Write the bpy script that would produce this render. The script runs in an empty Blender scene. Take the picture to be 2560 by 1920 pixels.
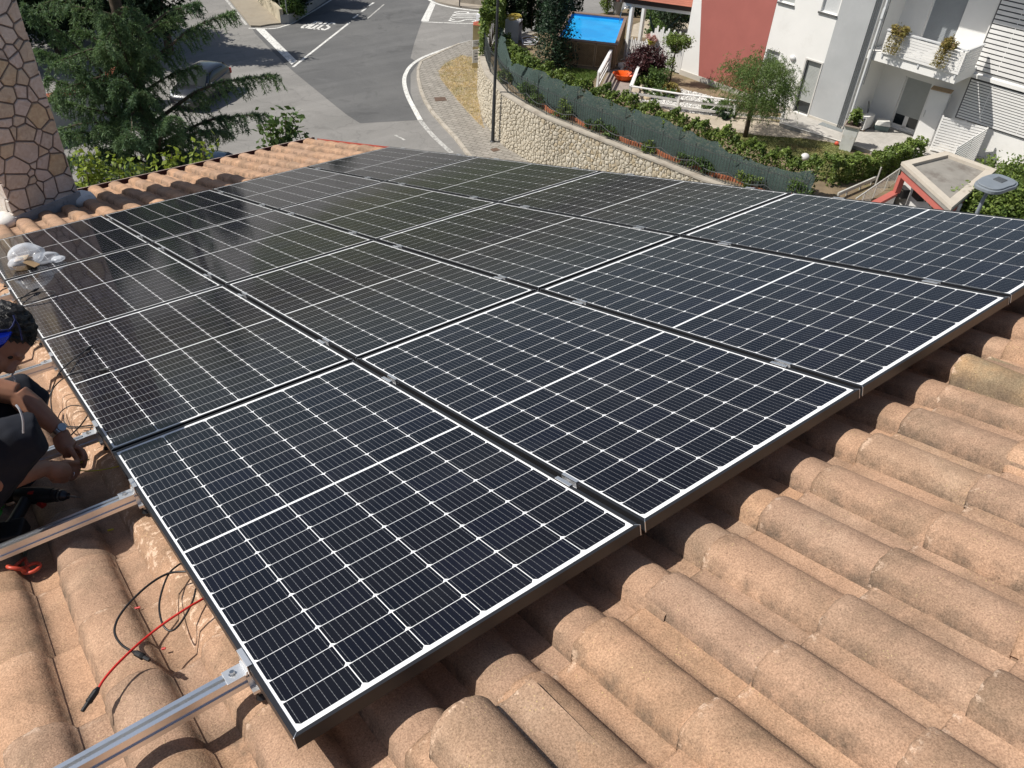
import bpy, bmesh, math, random
import numpy as np
from mathutils import Matrix, Vector, Quaternion
from mathutils.geometry import delaunay_2d_cdt

scene = bpy.context.scene
col = scene.collection
R_ = math.radians
rng = np.random.default_rng(7)
random.seed(7)

# ------------------------------------------------------------------ camera
CAM = np.array([-0.20824088, -0.90402196, 1.69705102])
RC = np.array([[0.79364246, -0.354131, 0.49469474], [-0.60630478, -0.5275633, 0.59503906], [0.05026101, -0.77218404, -0.63340795]])                       # columns: right, down, forward
FPX = 2000.3
cam_d = bpy.data.cameras.new('camera')
cam_d.sensor_fit = 'HORIZONTAL'
cam_d.sensor_width = 36.0
cam_d.lens = FPX / 2560 * 36.0
cam_d.clip_start = 0.05
cam_d.clip_end = 3000
cam = bpy.data.objects.new('camera', cam_d)
col.objects.link(cam)
m4 = Matrix.Identity(4)
for i in range(3):
    m4[i][0] = RC[i][0]; m4[i][1] = -RC[i][1]; m4[i][2] = -RC[i][2]; m4[i][3] = CAM[i]
cam.matrix_world = m4
scene.camera = cam

# ------------------------------------------------------------------ daylight
SUN_EL, SUN_AZ = R_(52), R_(-34)            # light travels towards SUN_AZ in the XY plane
LDIR = Vector((math.cos(SUN_AZ) * math.cos(SUN_EL), math.sin(SUN_AZ) * math.cos(SUN_EL), -math.sin(SUN_EL)))
world = bpy.data.worlds.new('World')
scene.world = world
world.use_nodes = True
wn = world.node_tree.nodes
wl = world.node_tree.links
for n in list(wn): wn.remove(n)
sky = wn.new('ShaderNodeTexSky'); sky.sky_type = 'NISHITA'; sky.sun_disc = False
sky.sun_elevation = SUN_EL
sky.sun_rotation = math.atan2(-LDIR.x, -LDIR.y)
sky.air_density = 1.0; sky.dust_density = 1.6; sky.ozone_density = 1.0
bg = wn.new('ShaderNodeBackground'); bg.inputs[1].default_value = 0.07
wo = wn.new('ShaderNodeOutputWorld')
wl.new(sky.outputs[0], bg.inputs[0]); wl.new(bg.outputs[0], wo.inputs[0])
sd = bpy.data.lights.new('sun', 'SUN'); sd.energy = 4.6; sd.angle = R_(0.53); sd.color = (1.0, 0.955, 0.88)
sun = bpy.data.objects.new('sun', sd); col.objects.link(sun)
sun.rotation_euler = LDIR.to_track_quat('-Z', 'Y').to_euler()
vs = scene.view_settings
vs.view_transform = 'Standard'; vs.look = 'None'; vs.gamma = 1.0; vs.use_curve_mapping = False
vs.exposure = 0.2
scene.cycles.max_bounces = 6
scene.cycles.transparent_max_bounces = 12

# ------------------------------------------------------------------ frames of reference
AL = R_(17.0)
RM3 = np.array([[1, 0, 0], [0, math.cos(AL), math.sin(AL)], [0, -math.sin(AL), math.cos(AL)]])   # roof (u right, v down the slope, n up) -> world
RM = Matrix(((1, 0, 0, 0), (0, math.cos(AL), math.sin(AL), 0), (0, -math.sin(AL), math.cos(AL), 0), (0, 0, 0, 1)))
ZS = -13.9        # street
ZT = -11.38       # top of the garden wall / garden soil
ZH = -11.25       # paved terrace of the white house
def ray(x, y):
    return RC @ np.array([(x - 1280) / FPX, (y - 960) / FPX, 1.0])
def at(x, y, z):
    """survey: the spot at height z that the photograph's pixel (2560 wide) looks at"""
    d = ray(x, y); s = (z - CAM[2]) / d[2]
    return CAM + s * d
def c1(x, y): return x * 800 / 2212, y * 800 / 2212
def c2(x, y): return 640 + x * 640 / 2212, y * 640 / 2212
def c3(x, y): return 1160 + x * 640 / 2212, y * 640 / 2212
def c4(x, y): return 1700 + x * 860 / 2212, y * 860 / 2212
def c5(x, y): return 1500 + x * 400 / 2212, 100 + y * 400 / 2212
def c6(x, y): return 1400 + x * 360 / 2212, y * 360 / 2212
def c7(x, y): return 1200 + x * 300 / 2212, y * 300 / 2212
def c8(x, y): return 560 + x * 400 / 2212, y * 400 / 2212
def c9(x, y): return 960 + x * 300 / 2212, y * 300 / 2212
def c10(x, y): return 2160 + x * 400 / 2212, 220 + y * 400 / 2212
def height_at(P, y):
    """height above the spot P whose picture row is y"""
    lo, hi = P[2] - 5, P[2] + 30
    for _ in range(50):
        m = (lo + hi) / 2
        q = RC.T @ (np.array([P[0], P[1], m]) - CAM)
        if 960 + FPX * q[1] / q[2] > y: lo = m
        else: hi = m
    return lo
def roof_at(x, y, n=0.0):
    d = RM3.T @ ray(x, y); c = RM3.T @ CAM
    return c + (n - c[2]) / d[2] * d
def roof_v(x, y, v):
    d = RM3.T @ ray(x, y); c = RM3.T @ CAM
    return c + (v - c[1]) / d[1] * d

# ------------------------------------------------------------------ mesh builder
class MB:
    def __init__(s): s.v = []; s.f = []; s.n = 0; s.arr = []
    def add(s, vs, fs):
        b = s.n
        s.v.extend([tuple(map(float, p)) for p in vs]); s.f.extend([[b + i for i in f] for f in fs]); s.n += len(vs)
        return s
    def box(s, c, d, rz=0.0, M=None):
        x, y, z = d[0] / 2, d[1] / 2, d[2] / 2
        p = [Vector(q) for q in ((-x, -y, -z), (x, -y, -z), (x, y, -z), (-x, y, -z), (-x, -y, z), (x, -y, z), (x, y, z), (-x, y, z))]
        if rz: rm = Matrix.Rotation(rz, 3, 'Z'); p = [rm @ q for q in p]
        if M is not None: p = [M @ q for q in p]
        c = Vector(c)
        return s.add([q + c for q in p], [(0, 3, 2, 1), (4, 5, 6, 7), (0, 1, 5, 4), (1, 2, 6, 5), (2, 3, 7, 6), (3, 0, 4, 7)])
    def box2(s, a, b):
        a = np.array(a, float); b = np.array(b, float)
        return s.box((a + b) / 2, np.abs(b - a))
    def bar(s, p, q, w, h, up=(0, 0, 1)):
        p = Vector(p); q = Vector(q); d = (q - p).normalized(); u = Vector(up)
        sd = d.cross(u)
        if sd.length < 1e-5: sd = d.cross(Vector((1, 0, 0)))
        sd.normalize(); u = sd.cross(d).normalized()
        a = sd * w / 2; b = u * h / 2
        vs = [p - a - b, p + a - b, p + a + b, p - a + b, q - a - b, q + a - b, q + a + b, q - a + b]
        return s.add(vs, [(0, 1, 2, 3), (7, 6, 5, 4), (0, 4, 5, 1), (1, 5, 6, 2), (2, 6, 7, 3), (3, 7, 4, 0)])
    def tube(s, pts, r, n=8, cap=True):
        pts = [Vector(p) for p in pts]; k = len(pts)
        rr = r if hasattr(r, '__len__') else [r] * k
        vs = []; fs = []
        prev = None
        for i, p in enumerate(pts):
            t = (pts[min(i + 1, k - 1)] - pts[max(i - 1, 0)])
            if t.length < 1e-9: t = Vector((0, 0, 1))
            t.normalize()
            if prev is None:
                a = t.cross(Vector((0, 0, 1)) if abs(t.z) < .95 else Vector((1, 0, 0)))
            else:
                a = prev - t * prev.dot(t)
                if a.length < 1e-6: a = t.orthogonal()
            a.normalize(); prev = a
            b = t.cross(a)
            for j in range(n):
                an = 2 * math.pi * j / n
                vs.append(p + (a * math.cos(an) + b * math.sin(an)) * rr[i])
        for i in range(k - 1):
            for j in range(n):
                j2 = (j + 1) % n
                fs.append((i * n + j, i * n + j2, (i + 1) * n + j2, (i + 1) * n + j))
        if cap:
            fs.append(tuple(range(n))[::-1]); fs.append(tuple((k - 1) * n + j for j in range(n)))
        return s.add(vs, fs)
    def cyl(s, p, q, r, r2=None, n=16):
        return s.tube([p, q], [r, r if r2 is None else r2], n)
    def prism(s, poly, z0, z1, M=None):
        k = len(poly)
        z0l = z0 if hasattr(z0, '__len__') else [z0] * k
        z1l = z1 if hasattr(z1, '__len__') else [z1] * k
        vs = [(p[0], p[1], z0l[i]) for i, p in enumerate(poly)] + [(p[0], p[1], z1l[i]) for i, p in enumerate(poly)]
        if M is not None: vs = [M @ Vector(q) for q in vs]
        ar = sum(poly[i][0] * poly[(i + 1) % k][1] - poly[(i + 1) % k][0] * poly[i][1] for i in range(k))
        f = [tuple(range(k))[::-1], tuple(range(k, 2 * k))] + [(i, (i + 1) % k, k + (i + 1) % k, k + i) for i in range(k)]
        if ar < 0: f = [tuple(reversed(q)) for q in f]
        return s.add(vs, f)
    def lathe(s, prof, c=(0, 0, 0), n=20):
        vs = []; fs = []
        for r, z in prof:
            for j in range(n):
                a = 2 * math.pi * j / n
                vs.append((c[0] + r * math.cos(a), c[1] + r * math.sin(a), c[2] + z))
        for i in range(len(prof) - 1):
            for j in range(n):
                j2 = (j + 1) % n
                fs.append((i * n + j, i * n + j2, (i + 1) * n + j2, (i + 1) * n + j))
        return s.add(vs, fs)
    def ball(s, c, r, n=10, m=7, rz=0):
        r = (r, r, r) if not hasattr(r, '__len__') else r
        vs = []; fs = []
        for i in range(m + 1):
            th = math.pi * i / m
            for j in range(n):
                a = 2 * math.pi * j / n
                x, y = r[0] * math.sin(th) * math.cos(a), r[1] * math.sin(th) * math.sin(a)
                vs.append((c[0] + x * math.cos(rz) - y * math.sin(rz), c[1] + x * math.sin(rz) + y * math.cos(rz), c[2] - r[2] * math.cos(th)))
        for i in range(m):
            for j in range(n):
                j2 = (j + 1) % n
                fs.append((i * n + j, i * n + j2, (i + 1) * n + j2, (i + 1) * n + j))
        return s.add(vs, fs)
    def quads(s, P):
        """P: (N,4,3) loose quads"""
        s.arr.append(np.asarray(P, float).reshape(-1, 4, 3)); return s
    def mesh(s, name):
        me = bpy.data.meshes.new(name)
        v = np.array(s.v, float).reshape(-1, 3)
        loops = []; sizes = []
        for f in s.f: loops.extend(f); sizes.append(len(f))
        loops = np.array(loops, np.int32); sizes = np.array(sizes, np.int32)
        for a in s.arr:
            b = len(v); v = np.concatenate([v, a.reshape(-1, 3)])
            loops = np.concatenate([loops, b + np.arange(len(a) * 4, dtype=np.int32)])
            sizes = np.concatenate([sizes, np.full(len(a), 4, np.int32)])
        loops = loops.astype(np.int32); sizes = sizes.astype(np.int32)
        me.vertices.add(len(v)); me.vertices.foreach_set('co', v.ravel())
        me.loops.add(len(loops)); me.loops.foreach_set('vertex_index', loops)
        me.polygons.add(len(sizes))
        st = np.concatenate([[0], np.cumsum(sizes)[:-1]]).astype(np.int32) if len(sizes) else sizes
        me.polygons.foreach_set('loop_start', st); me.polygons.foreach_set('loop_total', sizes)
        me.update(calc_edges=True); me.validate()
        me.polygons.foreach_set('use_smooth', np.zeros(len(me.polygons), bool))
        return me

def obj(name, mb, mat, parent=None, smooth=False, world_space=False, bevel=0.0):
    me = mb.mesh(name) if isinstance(mb, MB) else mb
    if mat is not None and len(me.materials) == 0: me.materials.append(mat)
    if smooth:
        me.polygons.foreach_set('use_smooth', np.ones(len(me.polygons), bool))
        if smooth != 'all':
            try: me.set_sharp_from_angle(angle=R_(40))
            except Exception: pass
    o = bpy.data.objects.new(name, me); col.objects.link(o)
    if parent is not None:
        o.parent = parent
        if world_space: o.matrix_parent_inverse = parent.matrix_basis.inverted()
    if bevel:
        b = o.modifiers.new('bevel', 'BEVEL'); b.width = bevel; b.segments = 2; b.limit_method = 'ANGLE'
    return o
def tag(o, label=None, cat=None, group=None, kind=None):
    if label: o['label'] = label
    if cat: o['category'] = cat
    if group: o['group'] = group
    if kind: o['kind'] = kind
    return o
def thing(name, label, cat, loc=(0, 0, 0), rz=0.0, group=None, M=None):
    o = bpy.data.objects.new(name, None); col.objects.link(o)
    o.empty_display_size = .1
    if M is not None: o.matrix_basis = M
    else: o.matrix_basis = Matrix.Translation(Vector([float(c) for c in loc])) @ Matrix.Rotation(rz, 4, 'Z')
    return tag(o, label, cat, group)
def wpart(name, mb, mat, root, **k):       # a part built in world coordinates
    return obj(name, mb, mat, root, world_space=True, **k)
def sub(name, mb, mat, part, **k):         # a sub-part sharing its part's space
    return obj(name, mb, mat, part, **k)
def dup(o, parent=None):
    c = o.copy(); col.objects.link(c)
    if parent is not None: c.parent = parent
    for ch in list(o.children): dup(ch, c)
    return c

# ------------------------------------------------------------------ materials
def nn(t, kind, **k):
    n = t.nodes.new(kind)
    for a, b in k.items(): setattr(n, a, b)
    return n
def ramp(t, fac, stops):
    r = t.nodes.new('ShaderNodeValToRGB'); e = r.color_ramp.elements
    while len(e) < len(stops): e.new(.5)
    for i, (p, c) in enumerate(stops):
        e[i].position = p; e[i].color = (c[0], c[1], c[2], 1) if hasattr(c, '__len__') else (c, c, c, 1)
    t.links.new(fac, r.inputs[0]); return r.outputs[0]
def mixc(t, fac, a, b, mode='MIX'):
    m = t.nodes.new('ShaderNodeMix'); m.data_type = 'RGBA'; m.blend_type = mode
    for sock, val in ((m.inputs[0], fac), (m.inputs[6], a), (m.inputs[7], b)):
        if hasattr(val, 'default_value') or hasattr(val, 'is_linked'): t.links.new(val, sock)
        elif hasattr(val, '__len__'): sock.default_value = (val[0], val[1], val[2], 1)
        else: sock.default_value = val
    return m.outputs[2]
def noise(t, vec, scale, detail=4, rough=.55, dist=0):
    n = t.nodes.new('ShaderNodeTexNoise'); n.inputs['Scale'].default_value = scale; n.inputs['Detail'].default_value = detail
    n.inputs['Roughness'].default_value = rough; n.inputs['Distortion'].default_value = dist
    if vec is not None: t.links.new(vec, n.inputs['Vector'])
    return n.outputs[0]
def math_(t, op, a, b=None):
    m = t.nodes.new('ShaderNodeMath'); m.operation = op
    for i, v in enumerate((a, b)):
        if v is None: continue
        if hasattr(v, 'is_linked'): t.links.new(v, m.inputs[i])
        else: m.inputs[i].default_value = v
    return m.outputs[0]
def base(name, rough=.8, spec=.4, metal=0.0):
    m = bpy.data.materials.new(name); m.use_nodes = True
    t = m.node_tree; b = t.nodes['Principled BSDF']
    b.inputs['Roughness'].default_value = rough; b.inputs['Metallic'].default_value = metal
    b.inputs['Specular IOR Level'].default_value = spec
    return m, t, b
def coords(t, rnd=True, space='Object'):
    tc = t.nodes.new('ShaderNodeTexCoord'); v = tc.outputs[space]
    if rnd:
        oi = t.nodes.new('ShaderNodeObjectInfo')
        mul = t.nodes.new('ShaderNodeVectorMath'); mul.operation = 'MULTIPLY_ADD'
        mul.inputs[1].default_value = (37, 53, 71)
        t.links.new(oi.outputs['Random'], mul.inputs[0]); t.links.new(v, mul.inputs[2])
        v = mul.outputs[0]
    return v
def bump(t, b, h, strength=.3, dist=.01):
    n = t.nodes.new('ShaderNodeBump'); n.inputs['Strength'].default_value = strength; n.inputs['Distance'].default_value = dist
    t.links.new(h, n.inputs['Height']); t.links.new(n.outputs[0], b.inputs['Normal'])
def mat(name, c, rough=.8, var=.18, scale=3.0, spec=.4, metal=0.0, bmp=0.0, bs=60, rnd=0.0, dirt=None):
    """plain surface with soft mottling, optional grain, dirt patches and per-object tint"""
    m, t, b = base(name, rough, spec, metal)
    v = coords(t)
    f = noise(t, v, scale, 5, .6)
    lo = [x * (1 - var) for x in c]; hi = [min(1, x * (1 + var)) for x in c]
    cc = ramp(t, f, [(.3, lo), (.7, hi)])
    if dirt:
        f2 = noise(t, v, dirt[1], 6, .65)
        cc = mixc(t, ramp(t, f2, [(dirt[2], 0), (dirt[2] + .18, dirt[3] if len(dirt) > 3 else .7)]), cc, dirt[0])
    if rnd:
        oi = t.nodes.new('ShaderNodeObjectInfo')
        hs = t.nodes.new('ShaderNodeHueSaturation')
        t.links.new(math_(t, 'ADD', math_(t, 'MULTIPLY', oi.outputs['Random'], 2 * rnd), 1 - rnd), hs.inputs['Value'])
        t.links.new(cc, hs.inputs['Color']); cc = hs.outputs[0]
    t.links.new(cc, b.inputs['Base Color'])
    if bmp: bump(t, b, noise(t, v, bs, 3, .6), bmp, .004)
    return m
def leafmat(name, c, c2, trans=.25, rough=.55, scale=1.6):
    """foliage: colour differs leaf by leaf and clump by clump, light passes through thin leaves"""
    m = bpy.data.materials.new(name); m.use_nodes = True
    t = m.node_tree
    for n in list(t.nodes): t.nodes.remove(n)
    out = t.nodes.new('ShaderNodeOutputMaterial')
    g = t.nodes.new('ShaderNodeNewGeometry')
    f = noise(t, coords(t, False), scale, 3, .6)
    cc = ramp(t, f, [(.32, c), (.68, c2)])
    hs = t.nodes.new('ShaderNodeHueSaturation'); t.links.new(cc, hs.inputs['Color'])
    t.links.new(math_(t, 'ADD', math_(t, 'MULTIPLY', g.outputs['Random Per Island'], .8), .6), hs.inputs['Value'])
    b = t.nodes.new('ShaderNodeBsdfPrincipled'); b.inputs['Roughness'].default_value = rough; b.inputs['Specular IOR Level'].default_value = .35
    t.links.new(hs.outputs[0], b.inputs['Base Color'])
    tr = t.nodes.new('ShaderNodeBsdfTranslucent'); t.links.new(mixc(t, .5, hs.outputs[0], (c2[0] * 1.2, c2[1] * 1.25, c2[2] * .7)), tr.inputs[0])
    mx = t.nodes.new('ShaderNodeMixShader'); mx.inputs[0].default_value = trans
    t.links.new(b.outputs[0], mx.inputs[1]); t.links.new(tr.outputs[0], mx.inputs[2]); t.links.new(mx.outputs[0], out.inputs[0])
    return m
# ================================================================== MATERIALS OF THE ROOF
def tile_material(name, c0, c1_, dirt, lichen):
    m, t, b = base(name, .93, .15)
    v = coords(t)
    f = noise(t, v, 5.5, 6, .65)
    cc = ramp(t, f, [(.25, [x * .8 for x in c0]), (.5, c0), (.78, c1_)])
    grime = ramp(t, noise(t, v, 3.2, 7, .7, .4), [(.46, 0), (.72, dirt)])
    cc = mixc(t, grime, cc, (.17, .125, .085))
    vo = t.nodes.new('ShaderNodeTexVoronoi'); vo.inputs['Scale'].default_value = 95; t.links.new(v, vo.inputs['Vector'])
    patch = ramp(t, noise(t, v, 9, 4, .6), [(.52, 0), (.66, 1)])
    spots = math_(t, 'MULTIPLY', ramp(t, vo.outputs['Distance'], [(.13, 1), (.2, 0)]), patch)
    cc = mixc(t, math_(t, 'MULTIPLY', spots, lichen), cc, (.55, .43, .22))
    vo2 = t.nodes.new('ShaderNodeTexVoronoi'); vo2.inputs['Scale'].default_value = 38; t.links.new(v, vo2.inputs['Vector'])
    cc = mixc(t, math_(t, 'MULTIPLY', ramp(t, vo2.outputs['Distance'], [(.07, 1), (.1, 0)]), .55), cc, (.13, .09, .06))
    tc0 = t.nodes.new('ShaderNodeTexCoord'); sx0 = t.nodes.new('ShaderNodeSeparateXYZ'); t.links.new(tc0.outputs['Object'], sx0.inputs[0])
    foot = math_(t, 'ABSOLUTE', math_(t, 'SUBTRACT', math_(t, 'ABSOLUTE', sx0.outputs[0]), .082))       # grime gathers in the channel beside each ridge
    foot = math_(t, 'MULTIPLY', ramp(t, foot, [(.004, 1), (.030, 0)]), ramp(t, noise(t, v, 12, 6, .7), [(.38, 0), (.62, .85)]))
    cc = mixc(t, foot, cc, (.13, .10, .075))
    lip = math_(t, 'MULTIPLY', ramp(t, math_(t, 'SUBTRACT', sx0.outputs[1], .405), [(.0, 0), (.022, 1)]), ramp(t, noise(t, v, 30, 4, .7), [(.55, 0), (.6, .8)]))
    cc = mixc(t, lip, cc, (.62, .47, .36))
    fine = noise(t, v, 210, 3, .75)
    cc = mixc(t, .6, cc, ramp(t, fine, [(.32, (.2, .18, .16)), (.68, (.78, .76, .74))]), 'OVERLAY')
    oi = t.nodes.new('ShaderNodeObjectInfo'); hs = t.nodes.new('ShaderNodeHueSaturation')
    t.links.new(math_(t, 'ADD', math_(t, 'MULTIPLY', oi.outputs['Random'], .22), .89), hs.inputs['Value'])
    t.links.new(math_(t, 'ADD', math_(t, 'MULTIPLY', oi.outputs['Random'], .12), .94), hs.inputs['Saturation'])
    t.links.new(cc, hs.inputs['Color']); t.links.new(hs.outputs[0], b.inputs['Base Color'])
    h = math_(t, 'ADD', math_(t, 'MULTIPLY', fine, .6), noise(t, v, 40, 4, .6))
    bump(t, b, h, .9, .004)
    return m
M_TILE = tile_material('terracotta_tile', (.415, .268, .182), (.51, .345, .24), .75, .85)
M_TILE_OLD = tile_material('weathered_tile', (.35, .24, .17), (.44, .32, .235), .8, 1.0)
M_TILE_MOSS = tile_material('mossy_tile', (.25, .2, .135), (.40, .26, .15), .9, 1.0)
M_WALL = mat('house_plaster', (.62, .52, .42), .9, .08, 1.2, bmp=.15)
M_FLASH = mat('red_flashing', (.36, .07, .05), .5, .15, 3)
M_GUT = mat('brown_gutter', (.10, .03, .022), .4, .15, 3, spec=.5)
M_BLACKFRAME = mat('black_anodised', (.018, .018, .02), .38, .12, 8, spec=.5, metal=.0)
M_ALU = mat('aluminium', (.80, .81, .83), .36, .06, 6, metal=1.0)
M_ALU2 = mat('raw_aluminium', (.8, .8, .8), .42, .06, 6, metal=.9)
M_STEEL = mat('steel', (.5, .5, .5), .3, .1, 10, metal=1.0)
M_RUBBER = mat('black_rubber', (.012, .012, .013), .5, .1, 20, spec=.4)
M_CABLE = mat('black_cable', (.016, .015, .015), .42, .1, 30, spec=.5)
M_RED = mat('red_cable', (.52, .02, .014), .4, .08, 30, spec=.5)
M_YG = mat('yellow_green_wire', (.42, .38, .03), .45, .3, 60)
M_MORTAR = mat('grey_mortar', (.17, .145, .13), .95, .25, 14, bmp=.4, bs=40)
M_CEMENT = mat('painted_cement', (.40, .40, .40), .9, .2, 5, bmp=.4, bs=30, dirt=((.06, .06, .06), 26, .58))
M_CEMENTW = mat('white_cement', (.72, .70, .66), .9, .15, 8, bmp=.4, bs=30, dirt=((.3, .24, .16), 18, .58))

# ================================================================== THE ROOF THE PANELS LIE ON
house = thing('house', 'house under the terracotta roof that carries the solar panels', 'house')
PU, PV, U0, VE = .25, .36, .012, -.10
NB = -.192                                     # level of the tile pans; crests reach about -.13
def tile_h(u, lift=.0):
    x = (u - U0 + .125) % PU - .125
    if abs(x) < .079: return .057 * math.sqrt(max(0, 1 - (x / .079) ** 2)) ** 1.12 + .012
    return .014
def tile_mesh(name, lift=.017, seed=0, crest=.057, hi=True):
    r = random.Random(seed)
    nx = 13 if hi else 7
    prof = []
    for i in range(nx):
        x = -.079 + .158 * i / (nx - 1)
        prof.append((x, crest * math.sqrt(max(0, 1 - (x / .088) ** 2)) ** 1.05))
    prof += [(.092, -.004), (.125, -.006), (.165, -.004), (.198, .001)]
    prof[0] = (-.083, -.008)
    L = .43
    rows = [0, .14, .28, .385, .418, .43]
    mb = MB(); vs = []; n = len(prof)
    wob = [r.uniform(-.002, .002) for _ in range(n)]
    for j, y in enumerate(rows):
        for i, (x, z) in enumerate(prof):
            e = .0 if j < 5 else .0025
            vs.append((x * (1 - e * .5), y + (wob[i] * .9 if j >= 4 else 0), z + lift * y / PV - e + wob[i] * .4))
    for i, (x, z) in enumerate(prof):         # front lip goes down
        vs.append((x, L - .002 + wob[i], z + lift * L / PV - .016))
    fs = []
    R = len(rows) + 1
    for j in range(R - 1):
        for i in range(n - 1):
            a = j * n + i; fs.append((a, a + 1, a + n + 1, a + n))
    mb.add(vs, fs)
    me = mb.mesh(name); me.polygons.foreach_set('use_smooth', np.ones(len(me.polygons), bool)); me.materials.append(M_TILE)
    return me
tile_meshes = [tile_mesh('roof_tile', .015 + .003 * (i % 3), i) for i in range(7)]
for i, m_ in ((5, M_TILE_OLD),): tile_meshes[i].materials[0] = m_
cand = []
for k in range(-15, 19):
    for j in range(-6, 30):
        u = U0 + PU * k; ve = VE + PV * j
        if u > 4.8: continue
        if .2 < u + .125 and -.9 < u - .4 < 1.2 and False: continue
        cen = RM3 @ np.array([u, ve - .2, -.15]); q = RC.T @ (cen - CAM)
        vis = False
        if q[2] > .2:
            x = 1280 + FPX * q[0] / q[2]; y = 960 + FPX * q[1] / q[2]; mg = 260 / q[2]
            vis = -mg < x < 2560 + mg and -mg < y < 1920 + mg
            if -.02 < u < 4.13 and .62 < ve < 7.3: vis = False
            if u > 4.13 and ve < 7.0: vis = (u > 4.4)
        cand.append((q[2] if vis else 1e3 + abs(q[2]), k, j, u, ve, vis))
cand.sort()
nvis = sum(1 for c in cand if c[5])
far = MB(); fv = []; 
lo_mesh = [tile_mesh('tmp_tile', .017, 20 + i, hi=False) for i in range(2)]
lo_v = []
for me in lo_mesh:
    a = np.empty(len(me.vertices) * 3); me.vertices.foreach_get('co', a); lo_v.append((a.reshape(-1, 3), [list(p.vertices) for p in me.polygons]))
nt = 0
for idx, (dz, k, j, u, ve, vis) in enumerate(cand):
    du, dv, dn = random.gauss(0, .003), random.gauss(0, .008), random.uniform(-.002, .003)
    if vis and nt < 300:
        special = (k == 0 + 0 and False)
        me = tile_meshes[random.choice([0, 1, 2, 3, 4, 6, 0, 1, 2, 3, 4, 6, 0, 1, 2, 3, 4, 6, 0, 1, 2, 3, 4, 6, 0, 1, 2, 3, 4, 6, 5])]
        o = bpy.data.objects.new('roof_tile', me); col.objects.link(o); o.parent = house
        o.matrix_basis = RM @ Matrix.Translation((u + du, ve - .43 + dv, NB + dn)) @ Matrix.Rotation(random.gauss(0, .006), 4, 'Z')
        nt += 1
    else:
        V, F = lo_v[idx % 2]
        far.add(V + np.array([u + du, ve - .43 + dv, NB + dn]), F)
for me in lo_mesh: bpy.data.meshes.remove(me)
o = obj('roof_tile_field', far, M_TILE, house, smooth='all'); o.matrix_basis = RM; o['kind'] = 'stuff'
print('tiles as parts', nt, 'visible', nvis)
# raised, rougher tiles the photo shows
def special_tile(px, py, n, s, mat_, label, rot=0.0):
    p = roof_at(px, py, n)
    me = tile_mesh('roof_tile', .05, 91, .078); me.materials[0] = mat_
    o = bpy.data.objects.new('roof_tile', me); col.objects.link(o); o.parent = house; o['label'] = label
    o.matrix_basis = RM @ Matrix.Translation((p[0], p[1] - .43, n - .085)) @ Matrix.Rotation(rot, 4, 'Z') @ Matrix.Scale(s, 4)
k_ = round((roof_at(1165, 1812, -.1)[0] - U0) / PU)
special_tile(1175, 1815, -.075, 1.06, M_TILE_OLD, 'raised rough grey-brown tile at the bottom edge', .03)
special_tile(2405, 925, -.085, 1.02, M_TILE_MOSS, 'mossy orange and grey tile', -.03)
# deck, walls, back slope
mb = MB(); mb.box2((-4.0, -2.9, -.33), (4.66, 10.22, -.215)); o = obj('roof_deck', mb, M_WALL, house); o.matrix_basis = RM
def ytop(y): return -math.tan(AL) * y - .36
mb = MB(); y0, y1 = -2.7, 9.5
prof = [(-9.5, ytop(-2.7) - 2.1), (-9.5, ZS + .0), (y1, ZS), (y1, ytop(y1)), (y0, ytop(y0))]
Mx = Matrix(((0, 0, 1, 0), (1, 0, 0, 0), (0, 1, 0, 0), (0, 0, 0, 1)))
mb.prism(prof, -3.7, 4.5, Mx); obj('wall', mb, M_WALL, house)
mb = MB(); rz_ = float((RM3 @ np.array([0, -2.75, -.13]))[2]); ry_ = float((RM3 @ np.array([0, -2.75, -.13]))[1])
mb.prism([(ry_ - .02, rz_ - .04), (ry_ - .02, rz_ - .2), (-10.0, rz_ - .2 - math.tan(AL) * 7.3), (-10.0, rz_ - .04 - math.tan(AL) * 7.3)], -4.0, 4.66, Mx); obj('back_slope', mb, M_TILE, house)
mb = MB()
for i in range(21): mb.tube([RM @ Vector((-4 + i * .4, -2.8, -.12)), RM @ Vector((-4 + i * .4 + .43, -2.8, -.105))], [.1, .115], 10)
obj('ridge_cap', mb, M_TILE, house, smooth=True)
# gutter along the eave, metal flashing along the verge
mb = MB()
gp = [(10.37, -.19), (10.37, -.27), (10.385, -.285), (10.50, -.285), (10.515, -.27), (10.515, -.140), (10.535, -.140), (10.535, -.29), (10.49, -.305), (10.36, -.305), (10.35, -.19)]
Mg = RM @ Matrix(((0, 0, 1, 0), (1, 0, 0, 0), (0, 1, 0, 0), (0, 0, 0, 1)))
mb.prism(gp, -3.9, 4.7, Mg); gut = obj('gutter', mb, M_GUT, house)
mb = MB(); mb.prism([(10.512, -.1398), (10.512, -.134), (10.542, -.134), (10.542, -.1398)], -3.9, 4.7, Mg); sub('gutter_rim', mb, mat('pale_edge', (.55, .42, .36), .5), gut)
mb = MB(); mb.prism([(0, -.22), (0, -.21), (.10, -.195), (.104, -.152), (.112, -.152), (.112, -.34), (.10, -.34), (.10, -.23)], -2.8, 10.4, RM @ Matrix(((1, 0, 0, 4.585), (0, 0, 1, 0), (0, 1, 0, 0), (0, 0, 0, 1))))
obj('verge_flashing', mb, M_FLASH, house)

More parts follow.
